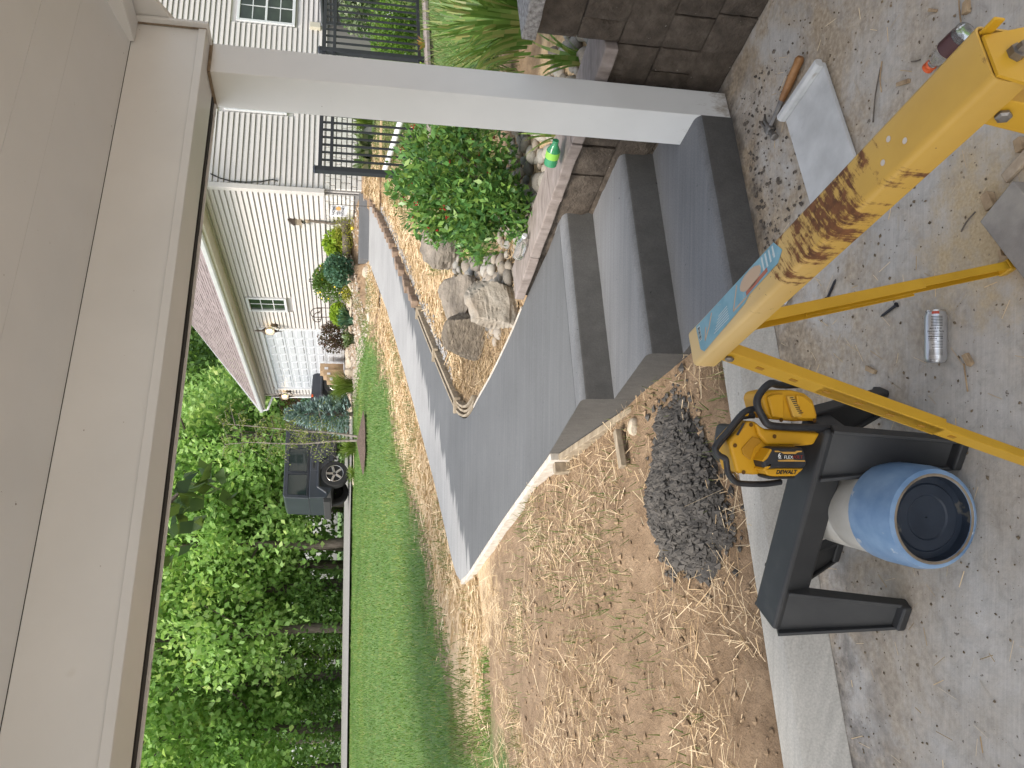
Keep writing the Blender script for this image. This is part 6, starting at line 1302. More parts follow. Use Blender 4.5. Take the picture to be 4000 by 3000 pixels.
for k, (py_, lab) in enumerate(((640, 'striped hosta nearest the fence post at the gable wall'), (590, 'middle striped hosta at the gable wall'), (545, 'striped hosta beside the porch post at the gable wall'))):
    q = atd(1398, py_, 14.3); clump('hosta', lab, 'plant', A(q[0], q[1], zw(q[1])), 46, 0.46, 0.34, 0.12, LF['varieg'], 40 + k, segs=4, base_r=0.08, arch=0.7)
q = atd(1398, 475, 14.4); clump('ornamental_grass', 'tall green grass clump at the gable wall behind the fence', 'plant', A(q[0], q[1], zw(q[1])), 150, 0.55, 0.4, 0.018, LF['grass'], 45, segs=4)
pa, pb = atd(1535, 450, 10.6), atd(1500, 668, 12.4)
mb = MB(); mb.tube([A(pa[0], pa[1], zw(pa[1]) + 0.035), A(pb[0], pb[1], zw(pb[1]) + 0.035)], 0.045, 10); tag(mb.build('white_pipe', MT['white'], smooth=True), 'long white plastic pipe lying on the lawn behind the fence', 'pipe')
pa, pb = atd(1445, 460, 13.0), atd(1478, 625, 13.0)
mb = MB(); mb.beam(A(pa[0], pa[1], zw(pa[1]) + 0.02), A(pb[0], pb[1], zw(pb[1]) + 0.02), 0.14, 0.04); tag(mb.build('timber_plank', M('new_pine', [(0.3, (0.50, 0.36, 0.20)), (0.7, (0.62, 0.47, 0.29))], 4, 4, 0.8), bevel=0.004), 'yellow new timber plank lying on the lawn behind the fence', 'lumber')
q = atd(1505, 55, 11.5); mb = MB(); mb.add([A(q[0] - .09, q[1], zw(q[1])), A(q[0] + .09, q[1] + .02, zw(q[1])), A(q[0] + .05, q[1] + .01, zw(q[1]) + 0.2), A(q[0] - .07, q[1] + .03, zw(q[1]) + 0.16), A(q[0] - .07, q[1] + .06, zw(q[1])), A(q[0] + .07, q[1] + .07, zw(q[1]))], [(0, 1, 2, 3), (1, 5, 2), (3, 2, 5, 4), (0, 3, 4)]); tag(mb.build('plastic_bag', MT['white']), 'white plastic bag on the lawn behind the fence', 'bag')
# ------------------------------------------------------------------ concrete landing at the end of the walk
l0, l1 = onsurf(1440, 1014, zwalk), onsurf(1444, 757, zwalk); lz0 = (l0[2] + l1[2]) / 2; d_ = unit(A(*(l1 - l0)[:2], 0)); n_ = A(-d_[1], d_[0], 0); lw = float(np.linalg.norm((l1 - l0)[:2]))
lz1 = float(ony(1403, 885, (l0[1] + l1[1]) / 2)[2]); ld = thing('concrete_landing', 'grey concrete landing step at the far end of the walk', 'step', l0)
mb = MB(); mb.box(A(l0[0], l0[1], (lz0 + lz1) / 2 - 0.05) + d_ * lw / 2 + n_ * 0.55, (lw, 1.1, lz1 - lz0 + 0.1), [d_, n_, UPV]); mb.build('riser_block', MT['steps'], ld, bevel=0.012)
mb = MB(); mb.box(A(l0[0], l0[1], lz1 + 0.003) + d_ * lw / 2 + n_ * 0.55, (lw - 0.01, 1.09, 0.006), [d_, n_, UPV]); mb.build('top_slab', MT['walk'], ld)
# ------------------------------------------------------------------ planting along the garage wall
def base_at(px, py, t_): q = atd(px, py, t_); return A(q[0], q[1], ground_z(q[0], q[1]) - 0.01)
def sized(px, t_): return px * t_ / 3000.0
shrub('lime_bush', 'lime green bush by the basement window', 'shrub', base_at(1357, 952, 16.2), sized(100, 16.2), sized(88, 16.2), 1500, 0.10, LF['lime'], 51, 16)
shrub('round_bush', 'round blue-green bush beside the concrete landing', 'shrub', base_at(1408, 1056, 15.9), sized(122, 15.9), sized(108, 15.9), 2600, 0.075, LF['blue'], 52, 26)
T_ = shrub('flowering_shrub', 'airy green shrub dotted with yellow flowers beside the round bush', 'shrub', base_at(1357, 1106, 16.9), sized(150, 16.9), sized(132, 16.9), 2600, 0.07, LF['mid'], 53, 30)
rg = np.random.default_rng(54); bb = base_at(1357, 1106, 16.9); C_ = unitrows(rg.normal(size=(60, 3))) * np.array([0.42, 0.42, 0.36]) * rg.uniform(.8, 1.05, (60, 1)) + bb + np.array([0, 0, 0.38]); quads('flowers', leafquads(C_, unitrows(rg.normal(size=(60, 3))), np.full(60, 0.05), np.full(60, 0.05), 0.1, rg), MT['flower'], T_)
shrub('lime_bush', 'small lime green bush under the wire trellis', 'shrub', base_at(1338, 1226, 18.4), sized(88, 18.4), sized(66, 18.4), 1100, 0.085, LF['lime'], 55, 14)
clump('hosta', 'dark green hosta in front of the small lime bush', 'plant', base_at(1388, 1244, 17.4), 120, 0.46, 0.34, 0.07, LF['blue'], 56, segs=4, base_r=0.14, arch=0.6)
clump('hosta', 'white-edged hosta in front of the burgundy shrub', 'plant', base_at(1378, 1325, 17.9), 70, 0.40, 0.34, 0.075, LF['varieg'], 57, segs=4, base_r=0.10, arch=0.7)
shrub('burgundy_shrub', 'dark burgundy shrub at the corner of the garage door', 'shrub', base_at(1345, 1317, 18.9), sized(118, 18.9), sized(118, 18.9), 1500, 0.075, LF['purple'], 58, 22)
clump('ornamental_grass', 'large yellow-green grass clump in front of the cardboard boxes', 'plant', base_at(1362, 1508, 19.8), 330, 0.80, 0.55, 0.02, LF['grass'], 59, segs=5, base_r=0.18, arch=0.55)
clump('ornamental_grass', 'yellow-green grass clump in front of the grey off-road car', 'plant', base_at(1364, 1750, 19.6), 280, 0.58, 0.46, 0.018, LF['grass'], 60, segs=5, base_r=0.16, arch=0.6)
clump('ornamental_grass', 'small grass tuft beside the rear wheel of the off-road car', 'plant', base_at(1360, 1850, 20.3), 120, 0.35, 0.35, 0.016, LF['grass'], 62, segs=4, base_r=0.2, arch=0.6)
for k, (px, py, t_, w_, lab) in enumerate(((1388, 770, 15.9, 1.1, 'golden creeping juniper behind the landing by the corner'), (1380, 905, 15.8, 1.0, 'golden creeping juniper below the bird feeder stake'), (1352, 700, 16.4, 1.0, 'golden creeping juniper in front of the house corner'))):
    b_ = base_at(px, py, t_); shrub('creeping_juniper', lab, 'shrub', b_, w_, 0.42, 1300, 0.06, LF['juniper'], 63 + k, 24, stems=False, asp=0.25)
b_ = base_at(1390, 1150, 16.6); shrub('creeping_juniper', 'small yellow-green plant under the flowering shrub', 'shrub', b_, 0.4, 0.2, 350, 0.06, LF['juniper'], 70, 10, stems=False)
mb = MB(); q = base_at(1392, 893, 15.4); mb.lathe(q + A(0, 0, 0.10), UPV, [(0, .01), (0.02, .03), (0.04, .04), (.06, .03), (.07, .01)], 7); tag(mb.build('pansy', MT['flower'], smooth=True), 'single yellow flower by the gravel next to the landing', 'flower')
# gravel, edging stones and logs
def bedarea(rg):
    while True:
        s_, d2 = rg.uniform(-0.2, 11), rg.uniform(0.1, 2.2) if rg.random() < 0.85 else rg.uniform(1.9, 2.5); p = HB0 + HBW * s_ - HBT * d2
        if not in_walk(p[0], p[1]): return p[0], p[1]
crumbs('bed_gravel', 6000, bedarea, 0.014, 0.045, M('tan_gravel', [(0.3, (0.30, 0.24, 0.18)), (0.7, (0.56, 0.50, 0.43))], 9, 4, 0.9), 'tan gravel covering the bed along the house', 'gravel', seed=71, zf=lambda x, y: ground_z(x, y) - 0.005)
MT['sandstone'] = M('pale_sandstone', [(0.3, (0.38, 0.31, 0.22)), (0.7, (0.58, 0.51, 0.41))], 7, 6, 0.9, bmp=(15, 0.5, 0.02))
for k, (px, py, t_, wpx, hpx, lab) in enumerate(((1396, 1105, 16.3, 60, 20, 'pale flat stone edging the bed below the flowering shrub'), (1388, 1165, 16.8, 70, 22, 'long pale stone edging the bed past the flowering shrub'), (1402, 1065, 15.6, 50, 22, 'pale stone at the foot of the round bush'), (1394, 1210, 17.2, 50, 14, 'thin pale stone on the lawn edge by the dark hosta'), (1360, 1420, 19.5, 60, 24, 'pale stone in front of the garage door'), (1368, 1452, 19.4, 46, 34, 'tan boulder beside the large grass clump'), (1352, 1400, 20.2, 70, 14, 'long flat stone under the burgundy shrub'), (1440, 1240, 14.6, 40, 18, 'brown stone on the lawn beside the upper walk'), (1368, 1780, 20.6, 120, 10, 'long pale edging stone in front of the off-road car'), (1366, 1860, 21.0, 70, 12, 'pale edging stone by the rear wheel'))):
    c_ = base_at(px, py, t_); me = rock_mesh((sized(wpx, t_) / 2 * 1.1, sized(wpx, t_) / 3, sized(hpx, t_) * 0.62), 200 + k, 3, 0.15, 0, 6); o = finish('edging_stone', me, MT['sandstone'], smooth=True, sharp=35); o.location = tuple(c_ + A(0, 0, sized(hpx, t_) * .35)); tag(o, lab, 'stone')
for px, py, t_, lab in ((1372, 960, 15.9, 'short cut log under the lime bush'), (1370, 885, 16.0, 'weathered log at the foot of the bird feeder stake')):
    c_ = base_at(px, py, t_) + A(0, 0, 0.08); mb = MB(); mb.tube([c_ - A(0.2, 0.03, 0), c_ + A(0.2, -0.05, 0.02)], [0.09, 0.08], 12); L_ = tag(mb.build('cut_log', MT['bark'], smooth=True), lab, 'log')
# garden flag on its stand
fp = onplane(1330, 823, HB0 - HBW * 0.9 - HBT * 0.5, A(0, -1, 0)); fz = float(fp[2]); fy = fp[1]
def FP(px, py): return onplane(px, py, A(0, fy, 0), A(0, -1, 0))
fg = thing('garden_flag', 'white garden flag with beehive and black lettering at the stone foundation', 'flag', A(fp[0], fy, ground_z(fp[0], fy)))
m = M('white_flag_cloth', [(0.3, (0.72, 0.72, 0.74)), (0.7, (0.80, 0.80, 0.82))], 5, 3, 0.8)
cor = [FP(1287, 845), FP(1293, 801), FP(1360, 803), FP(1352, 847)]
mb = MB(); g_ = 6
for i in range(g_ + 1):
    for j in range(g_ + 1):
        a_ = cor[0] + (cor[1] - cor[0]) * i / g_; b_ = cor[3] + (cor[2] - cor[3]) * i / g_; mb.v.append(tuple(a_ + (b_ - a_) * j / g_ + A(0, 0.006 * math.sin(i * 1.3 + j), 0)))
mb.f = [(i * (g_ + 1) + j, (i + 1) * (g_ + 1) + j, (i + 1) * (g_ + 1) + j + 1, i * (g_ + 1) + j + 1) for i in range(g_) for j in range(g_)]
fc = mb.build('cloth', m, fg, smooth=True); cxd = unit(cor[1] - cor[0]); czd = unit(cor[0] - cor[3]); fo = A(0, -0.012, 0)
def fpt(u, v): return cor[0] + (cor[1] - cor[0]) * u + (cor[3] - cor[0]) * v + fo
for s_, sz, u, v in (('HOME', 0.062, .53, .20), ('is', .03, .30, .36), ('where', .03, .30, .46), ('your', .03, .32, .58), ('HONEY', 0.055, .50, .75)): put_text('lettering', s_, sz, fpt(u, v), cxd, czd, ink, fc, bold=0.001)
mb = MB(); mb.lathe(fpt(.70, .62), unit(cor[0] - cor[3]), [(0, .012), (.01, .028), (.03, .036), (.055, .036), (.075, .026), (.09, .006)], 14); hv = mb.build('beehive_print', flat('hive_orange', (0.62, 0.36, 0.12), 0.7), fc); 
for v_ in hv.data.vertices: v_.co.y = (v_.co.y) * 0.02
hv.data.update(); yy = [v.co.y for v in hv.data.vertices]; base_y = float((fpt(.7, .62) - ORIG[fg.name])[1])
for v_ in hv.data.vertices: v_.co.y += base_y * 0.98
for u, v in ((.1, .08), (.9, .07), (.12, .38), (.9, .45), (.1, .92), (.5, .93), (.93, .9), (.6, .33)):
    mb = MB(); mb.box(fpt(u, v), (.014, .002, .008)); mb.build('bee_print', ink, fc)
mb = MB(); mb.tube([FP(1285, 849) + A(0, 0.01, 0), FP(1290, 797) + A(0, 0.01, 0)], 0.005, 6); mb.tube([FP(1290, 797) + A(0, .01, 0), A(*FP(1290, 797)[:2], ground_z(*FP(1290, 797)[:2])) + A(0, .01, 0)], 0.005, 6); mb.build('stand', MT['bronze'], fg)
# bird feeder on a crooked stake
t_ = 15.7; kb = atd(1340, 872, t_); bf = thing('bird_feeder', 'rustic bird feeder house on a crooked wooden stake', 'bird feeder', A(kb[0], kb[1], ground_z(kb[0], kb[1])))
P = [atd(px, py, t_) for px, py in ((1365, 866), (1340, 872), (1318, 868), (1305, 874), (1283, 872), (1262, 868), (1240, 867), (1222, 864), (1212, 862))]; mb = MB(); mb.tube(catmull(P, 4), 0.028, 7); mb.build('stake', MT['bark'], bf, smooth=True)
mb = MB(); c_ = atd(1203, 864, t_); mb.lathe(c_ - A(0, 0, 0.05), UPV, [(0, .02), (.03, .045), (.07, .05), (.10, .03)], 10); mb.build('pulley', MT['board'], bf, smooth=True)
mb = MB(); mb.tube([atd(1195, 860, t_), atd(1178, 860, t_)], 0.012, 6); mb.tube([atd(1196, 868, t_), atd(1187, 873, t_), atd(1178, 866, t_)], 0.012, 6); mb.build('iron_hook', MT['bronze'], bf)
c0 = atd(1178, 868, t_); mb = MB(); mb.box(c0 + A(0, 0, 0.07), (0.11, 0.11, 0.14)); hs2 = mb.build('feeder_box', MT['board'], bf, bevel=0.006)
mb = MB(); mb.hexa([c0 + A(-.09, -.08, .13), c0 + A(.05, -.08, .13), c0 + A(.05, .08, .13), c0 + A(-.09, .08, .13)], [c0 + A(.01, -.08, .27), c0 + A(.045, -.08, .27), c0 + A(.045, .08, .27), c0 + A(.01, .08, .27)]); mb.build('feeder_roof', MT['bronze'], hs2)
mb = MB(); mb.box(c0 + A(-.07, -.02, .0), (0.1, 0.12, 0.02)); mb.build('perch', MT['sandstone'], hs2)
# shepherd hook handle and wire trellis
t_ = 17.6; sp_r = thing('spade_handle', 'black D-grip spade handle standing behind the flowering shrub', 'spade', base_at(1340, 1098, t_)); mb = MB(); mb.tube([atd(1340, 1098, t_), atd(1227, 1096, t_)], 0.018, 7); mb.build('shaft', MT['fence'], sp_r)
mb = MB(); mb.tube([atd(px, py, t_) for px, py in ((1227, 1096), (1218, 1090), (1208, 1090), (1208, 1100), (1218, 1101), (1227, 1096))], 0.012, 6); mb.build('grip', MT['fence'], sp_r)
t_ = 18.9; tr = thing('wire_trellis', 'curly wrought iron trellis in front of the siding', 'trellis', base_at(1335, 1230, t_))
for pts in (((1340, 1203), (1278, 1203), (1236, 1203), (1218, 1212), (1214, 1224), (1220, 1236), (1236, 1239), (1272, 1239), (1340, 1239)), ((1254, 1203), (1252, 1215), (1240, 1220), (1228, 1228), (1222, 1240), (1226, 1252), (1238, 1257), (1250, 1255), (1254, 1244), (1256, 1203)), ((1238, 1205), (1256, 1205)), ((1238, 1222), (1256, 1222)), ((1238, 1248), (1254, 1248))):
    mb = MB(); mb.tube(catmull([atd(px, py, t_) for px, py in pts], 4) if len(pts) > 2 else [atd(px, py, t_) for px, py in pts], 0.011, 5); mb.build('wire', MT['bronze'], tr)
# cardboard boxes against the garage door
for k, (px0, px1, py0, py1, t_, lab) in enumerate(((1250, 1338, 1428, 1462, 22.8, 'tall cardboard box leaning at the garage door'), (1262, 1340, 1452, 1478, 22.4, 'second cardboard box with white label'), (1275, 1342, 1472, 1496, 22.1, 'small cardboard box behind the grass clump'))):
    q = atd(px1, (py0 + py1) / 2, t_); w_, h_ = sized(py1 - py0, t_), sized(px1 - px0, t_); bx_ = thing('cardboard_box', lab, 'box', q, 'cardboard boxes at the garage door'); mb = MB(); mb.box(q + A(0, 0.2, h_ / 2 - .02), (w_, 0.4, h_), [HT, HW, UPV]); mb.build('carton', MT['cardboard'], bx_, bevel=0.008)
    mb = MB(); mb.box(q + A(0.02, 0.0, h_ * .7) - HW * 0.012, (w_ * .45, 0.004, h_ * .16), [HT, HW, UPV]); mb.build('shipping_label', MT['white'], bx_)
    mb = MB(); mb.box(q + A(0, 0.2, h_ - .02) + A(0, 0, 0.002), (0.05, 0.402, 0.004), [HT, HW, UPV]); mb.build('tape', flat('packing_tape', (0.5, 0.4, 0.26), 0.3), bx_)
# driveway
mb = MB(); P = [hp(4.5, -1.6, 0), hp(13.5, 0.0, 0), A(-1.0, 36, 0), A(-16, 33, 0), A(-14, 23.2, 0), A(-4, 22.6, 0), A(-2, 21.9, 0)]
mb.add([A(p[0], p[1], max(zw(p[1]), 0) + 0.012) for p in P], [tuple(range(len(P)))]); struct(mb.build('driveway', M('gravel_drive', [(0.3, (0.16, 0.155, 0.145)), (0.7, (0.26, 0.25, 0.235))], 20, 6, 0.95, bmp=(40, 0.5, 0.02))))
# ------------------------------------------------------------------ grey off-road car
JA = R_(28); JX = A(math.cos(JA), math.sin(JA), 0); JY = A(-JX[1], JX[0], 0); JO = A(-3.12, 24.05, 1.655)
def jp(x, y, z): return JO + JX * x + JY * y + A(0, 0, z)
jc = thing('off_road_car', 'dark blue-grey four-door off-road car parked by the garage', 'car', JO)
MT['carpaint'] = M('slate_car_paint', [(0.3, (0.03, 0.035, 0.046)), (0.7, (0.038, 0.044, 0.056))], 2, 2, 0.35, coat=0.3)
MT['tyre'] = M('tyre_rubber', [(0.3, (0.018, 0.018, 0.018)), (0.7, (0.03, 0.029, 0.028))], 12, 3, 0.85); MT['cglass'] = flat('car_glass', (0.02, 0.03, 0.03), 0.05, 0.0, 0.8)
HWD = 0.80
def jslab(poly, y0, y1, name, mat, parent=None, bev=0.02): 
    mb = MB(); mb.prism([jp(x, y0, z) for x, z in poly], JY * (y1 - y0)); return mb.build(name, mat, parent or jc, bevel=bev, seg=3)
body = jslab([(-0.72, 0.62), (-0.72, 1.12), (2.25, 1.12), (2.30, 1.18), (3.35, 1.14), (3.42, 1.05), (3.42, 0.62), (2.6, 0.50), (0.55, 0.42), (-0.5, 0.5)], -HWD, HWD, 'body', MT['carpaint'])
cab = jslab([(-0.72, 1.121), (-0.68, 1.80), (-0.6, 1.85), (1.45, 1.86), (1.62, 1.83), (2.15, 1.121)], -HWD + .05, HWD - .05, 'hardtop', MT['carpaint'])
for nm, poly in (('rear_quarter_window', [(-0.62, 1.20), (-0.58, 1.72), (0.02, 1.72), (0.02, 1.20)]), ('rear_door_window', [(0.12, 1.20), (0.14, 1.72), (0.82, 1.72), (0.86, 1.20)]), ('front_door_window', [(1.0, 1.20), (1.0, 1.72), (1.48, 1.72), (1.86, 1.20)])):
    w_ = jslab(poly, -HWD + .035, -HWD + .052, nm, MT['cglass'], cab, 0.004); cx = sum(p[0] for p in poly) / 4; cz = sum(p[1] for p in poly) / 4
    mb = MB(); mb.tube([jp(cx + (x - cx) * 1.06, -HWD + .036, cz + (z - cz) * 1.07) for x, z in poly], 0.016, 5, closed=True); mb.build('window_trim', MT['carpaint'], w_)
jslab([(1.66, 1.80), (2.13, 1.16), (2.15, 1.16), (1.68, 1.80)], -HWD + .12, HWD - .12, 'windscreen', MT['cglass'], cab, 0.002)
for x0, x1, nm in ((0.12, 0.96, 'rear_door'), (0.98, 1.98, 'front_door')):
    d_ = jslab([(x0 + (0.26 if x0 < .5 else 0), 0.56), (x0, 0.82), (x0, 1.10), (x1 - .02, 1.10), (x1 - .02, 0.56)], -HWD - .018, -HWD + 0.001, nm, MT['carpaint'], None, 0.012)
    jslab([(x0 + .08, 1.0), (x0 + .24, 1.0), (x0 + .24, 1.04), (x0 + .08, 1.04)], -HWD - .04, -HWD - .018, 'door_handle', MT['dark'], d_, 0.006)
    for z_ in (0.72, 1.0): jslab([(x1 - .10, z_), (x1 - .02, z_), (x1 - .02, z_ + .05), (x1 - .10, z_ + .05)], -HWD - .035, -HWD - .018, 'hinge', MT['carpaint'], d_, 0.005)
jslab([(0.5, 0.36), (2.2, 0.36), (2.2, 0.46), (0.5, 0.46)], -HWD - .05, -HWD + .08, 'rock_slider', MT['dark'], None, 0.01)
jslab([(3.42, 0.50), (3.60, 0.52), (3.60, 0.70), (3.42, 0.72)], -HWD - .02, HWD + .02, 'front_bumper', MT['dark'], None, 0.02)
jslab([(-0.86, 0.50), (-0.72, 0.50), (-0.72, 0.72), (-0.86, 0.70)], -HWD, HWD, 'rear_bumper', MT['dark'], None, 0.02)
jslab([(2.55, 1.10), (2.62, 1.10), (2.62, 1.15), (2.55, 1.15)], -HWD - .09, -HWD - .02, 'marker_lamp', MT['orange'], None, 0.004)
for x_ in (0.0, 3.0):
    for s_ in (-1, 1):
        c_ = jp(x_, s_ * (HWD - 0.02), 0.40); ax_ = JY * s_; mb = MB(); mb.lathe(c_ - ax_ * 0.13, ax_, [(0, .25), (0, .37), (.03, .40), (.20, .40), (.245, .375), (.25, .27), (.22, .25)], 32, caps=False); wl = mb.build('tyre', MT['tyre'], jc, smooth=True)
        mb = MB(); mb.lathe(c_ - ax_ * 0.1, ax_, [(0.16, .01), (.17, .235), (.205, .255), (.225, .26)], 28, caps=False); rim = mb.build('rim', MT['dark'], wl, smooth=True)
        for k in range(5):
            a_ = 2 * math.pi * k / 5 + .3; u = JX * math.cos(a_) + A(0, 0, 1) * math.sin(a_); mb = MB(); mb.beam(c_ + u * 0.04 + ax_ * .09, c_ + u * 0.235 + ax_ * .10, 0.07, 0.03, up=tuple(ax_)); mb.build('spoke', MT['chrome'], rim, bevel=0.006)
        mb = MB(); mb.tube([c_ + JX * 0.25 * math.cos(a_) + A(0, 0, 0.25 * math.sin(a_)) + ax_ * 0.115 for a_ in np.linspace(0, 2 * math.pi, 29)[:-1]], 0.012, 5, closed=True); mb.build('rim_lip', MT['chrome'], rim, smooth=True)
    fl = [(x_ - .62, 0.62), (x_ - .42, 0.90), (x_ + .42, 0.90), (x_ + .62, 0.62), (x_ + .55, 0.62), (x_ + .38, 0.84), (x_ - .38, 0.84), (x_ - .55, 0.62)]
    jslab(fl, -HWD - .11, -HWD + .02, 'fender_flare', MT['carpaint'], None, 0.012); jslab([(x_ - .44, .46), (x_ - .36, .82), (x_ + .36, .82), (x_ + .44, .46)], -HWD - .003, HWD + .003, 'wheel_arch', MT['dark'], None, 0.0)
# ------------------------------------------------------------------ trees
def trunk_mesh(h_, r_, seed, nb=9, spread=0.35, lean=0.04):
    rg = random.Random(seed); mb = MB(); P = [A(0, 0, -0.3)]; x = y = 0
    for k in range(1, 8): x += rg.gauss(0, lean) * h_ / 7; y += rg.gauss(0, lean) * h_ / 7; P.append(A(x, y, h_ * 0.9 * k / 7))
    mb.tube(catmull(P, 2), list(np.linspace(r_, r_ * .18, 15)), 8)
    for k in range(nb):
        z_ = rg.uniform(.35, .85); i = int(z_ / .9 * 7); b0 = P[min(i, 7)]; a_ = rg.uniform(0, 6.28); L = h_ * spread * rg.uniform(.5, 1) * (1.1 - z_ * .6); e = b0 + A(math.cos(a_) * L, math.sin(a_) * L, L * .55); m_ = (b0 + e) / 2 + A(0, 0, -L * .06); mb.tube([b0, m_, e], [r_ * .32, r_ * .2, r_ * .05], 6)
    return mb
TREES = []
for k in range(5):
    h_, cr, n, leaf, shell = ((15, 4.2, 6500, .34, .55), (17, 4.6, 7000, .36, .55), (11, 3.6, 6000, .30, .5), (9, 3.3, 5200, .28, .5), (13, 3.8, 6200, .32, .5))[k]
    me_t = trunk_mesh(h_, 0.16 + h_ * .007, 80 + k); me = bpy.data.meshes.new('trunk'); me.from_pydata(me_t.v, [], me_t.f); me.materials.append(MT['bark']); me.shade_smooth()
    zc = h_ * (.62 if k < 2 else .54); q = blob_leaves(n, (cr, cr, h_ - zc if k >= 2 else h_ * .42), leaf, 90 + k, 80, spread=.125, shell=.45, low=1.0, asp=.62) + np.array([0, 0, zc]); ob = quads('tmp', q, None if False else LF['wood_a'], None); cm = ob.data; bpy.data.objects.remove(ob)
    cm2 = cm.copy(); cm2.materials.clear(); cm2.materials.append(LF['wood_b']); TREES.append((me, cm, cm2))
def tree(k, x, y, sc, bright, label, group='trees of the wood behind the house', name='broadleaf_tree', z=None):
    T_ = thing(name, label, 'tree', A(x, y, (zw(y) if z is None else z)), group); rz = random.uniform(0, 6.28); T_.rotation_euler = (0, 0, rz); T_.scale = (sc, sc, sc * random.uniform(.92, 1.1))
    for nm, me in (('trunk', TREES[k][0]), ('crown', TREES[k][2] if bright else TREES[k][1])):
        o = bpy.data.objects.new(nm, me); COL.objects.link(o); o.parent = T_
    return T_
def tx(py, y): return (1500 - py) / 3000.0 * y
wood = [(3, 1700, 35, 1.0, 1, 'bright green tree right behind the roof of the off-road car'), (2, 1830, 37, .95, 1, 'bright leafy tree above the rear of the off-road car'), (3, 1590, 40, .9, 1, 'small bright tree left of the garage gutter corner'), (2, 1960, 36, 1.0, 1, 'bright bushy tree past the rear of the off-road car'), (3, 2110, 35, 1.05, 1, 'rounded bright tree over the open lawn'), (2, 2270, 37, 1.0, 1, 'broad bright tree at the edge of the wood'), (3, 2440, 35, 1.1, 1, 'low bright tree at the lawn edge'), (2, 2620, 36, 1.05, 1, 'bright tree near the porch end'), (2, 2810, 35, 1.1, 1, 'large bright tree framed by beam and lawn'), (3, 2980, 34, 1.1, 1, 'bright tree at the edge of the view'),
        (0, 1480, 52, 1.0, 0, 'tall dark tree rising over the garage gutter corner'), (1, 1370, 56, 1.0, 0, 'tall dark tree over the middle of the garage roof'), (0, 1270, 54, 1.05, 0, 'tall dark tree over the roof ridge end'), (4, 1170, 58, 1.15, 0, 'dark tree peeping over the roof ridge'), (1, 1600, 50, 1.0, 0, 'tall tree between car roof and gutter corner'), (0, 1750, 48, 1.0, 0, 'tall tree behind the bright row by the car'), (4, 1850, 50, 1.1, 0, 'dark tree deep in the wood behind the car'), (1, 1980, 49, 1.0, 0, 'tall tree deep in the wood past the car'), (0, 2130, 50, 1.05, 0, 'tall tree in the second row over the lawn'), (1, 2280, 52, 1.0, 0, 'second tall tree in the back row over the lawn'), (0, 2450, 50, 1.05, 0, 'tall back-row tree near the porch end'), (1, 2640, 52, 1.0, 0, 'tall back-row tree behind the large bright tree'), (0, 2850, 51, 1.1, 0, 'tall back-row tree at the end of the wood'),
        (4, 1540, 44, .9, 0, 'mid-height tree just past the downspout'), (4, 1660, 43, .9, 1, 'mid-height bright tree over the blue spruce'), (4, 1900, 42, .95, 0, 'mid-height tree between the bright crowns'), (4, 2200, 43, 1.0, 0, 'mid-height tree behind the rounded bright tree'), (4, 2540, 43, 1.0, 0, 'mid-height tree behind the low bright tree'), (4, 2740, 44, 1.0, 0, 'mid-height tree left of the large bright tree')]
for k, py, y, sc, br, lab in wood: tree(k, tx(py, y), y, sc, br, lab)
# wood closing the view behind, one mass
rg = np.random.default_rng(123); Q = []
for k in range(46):
    x = -75 + 150 * (k / 45) + rg.normal(0, 1.5); y = 66 + rg.uniform(-4, 8); h_ = rg.uniform(20, 27); q = blob_leaves(2300, (5.2, 3.5, h_ * .52), .7, 300 + k, 40, spread=.22, shell=.4, low=1.0, asp=.7); Q.append(q + np.array([x, y, zw(y) + h_ * .48]))
stuff(tag(quads('distant_wood', np.concatenate(Q), LF['wood_a']), 'dense dark wood closing the view behind the nearer trees', 'wood'))
Q = []
for k in range(60):
    x = -40 + 55 * rg.random(); y = 33 + rg.uniform(0, 10); q = blob_leaves(420, (1.6, 1.4, 1.3), .22, 500 + k, 14, spread=.3, asp=.6); Q.append(q + np.array([x, y, zw(y) + 0.9]))
stuff(tag(quads('undergrowth', np.concatenate(Q), LF['wood_a']), 'tangled undergrowth along the foot of the wood', 'undergrowth'))
# dark red leaved small trees past the downspout
for px, py, t_, lab in ((1180, 1575, 33.0, 'dark red leaved tree behind the downspout'), (1100, 1530, 38.0, 'taller dark red leaved tree over the gutter corner')):
    q = atd(1330, py, t_); T_ = thing('red_leaf_tree', lab, 'tree', A(q[0], q[1], zw(q[1]))); h_ = (1340 - px) * t_ / 3000 * 1.5
    quads('crown', blob_leaves(1900, (1.2, 1.2, h_ * .42), .16, int(px), 26, spread=.25) + ORIG[T_.name] + np.array([0, 0, h_ * .58]), LF['red'], T_); tm = trunk_mesh(h_, .07, 7); tm.v = [tuple(np.array(v) + ORIG[T_.name]) for v in tm.v]; tm.build('trunk', MT['bark'], T_)
q = atd(1330, 1580, 31); shrub('grey_shrub', 'grey-green shrub between downspout and blue spruce', 'shrub', A(q[0], q[1], zw(q[1])), 1.6, 1.7, 1500, .12, LF['blue'], 91, 20)
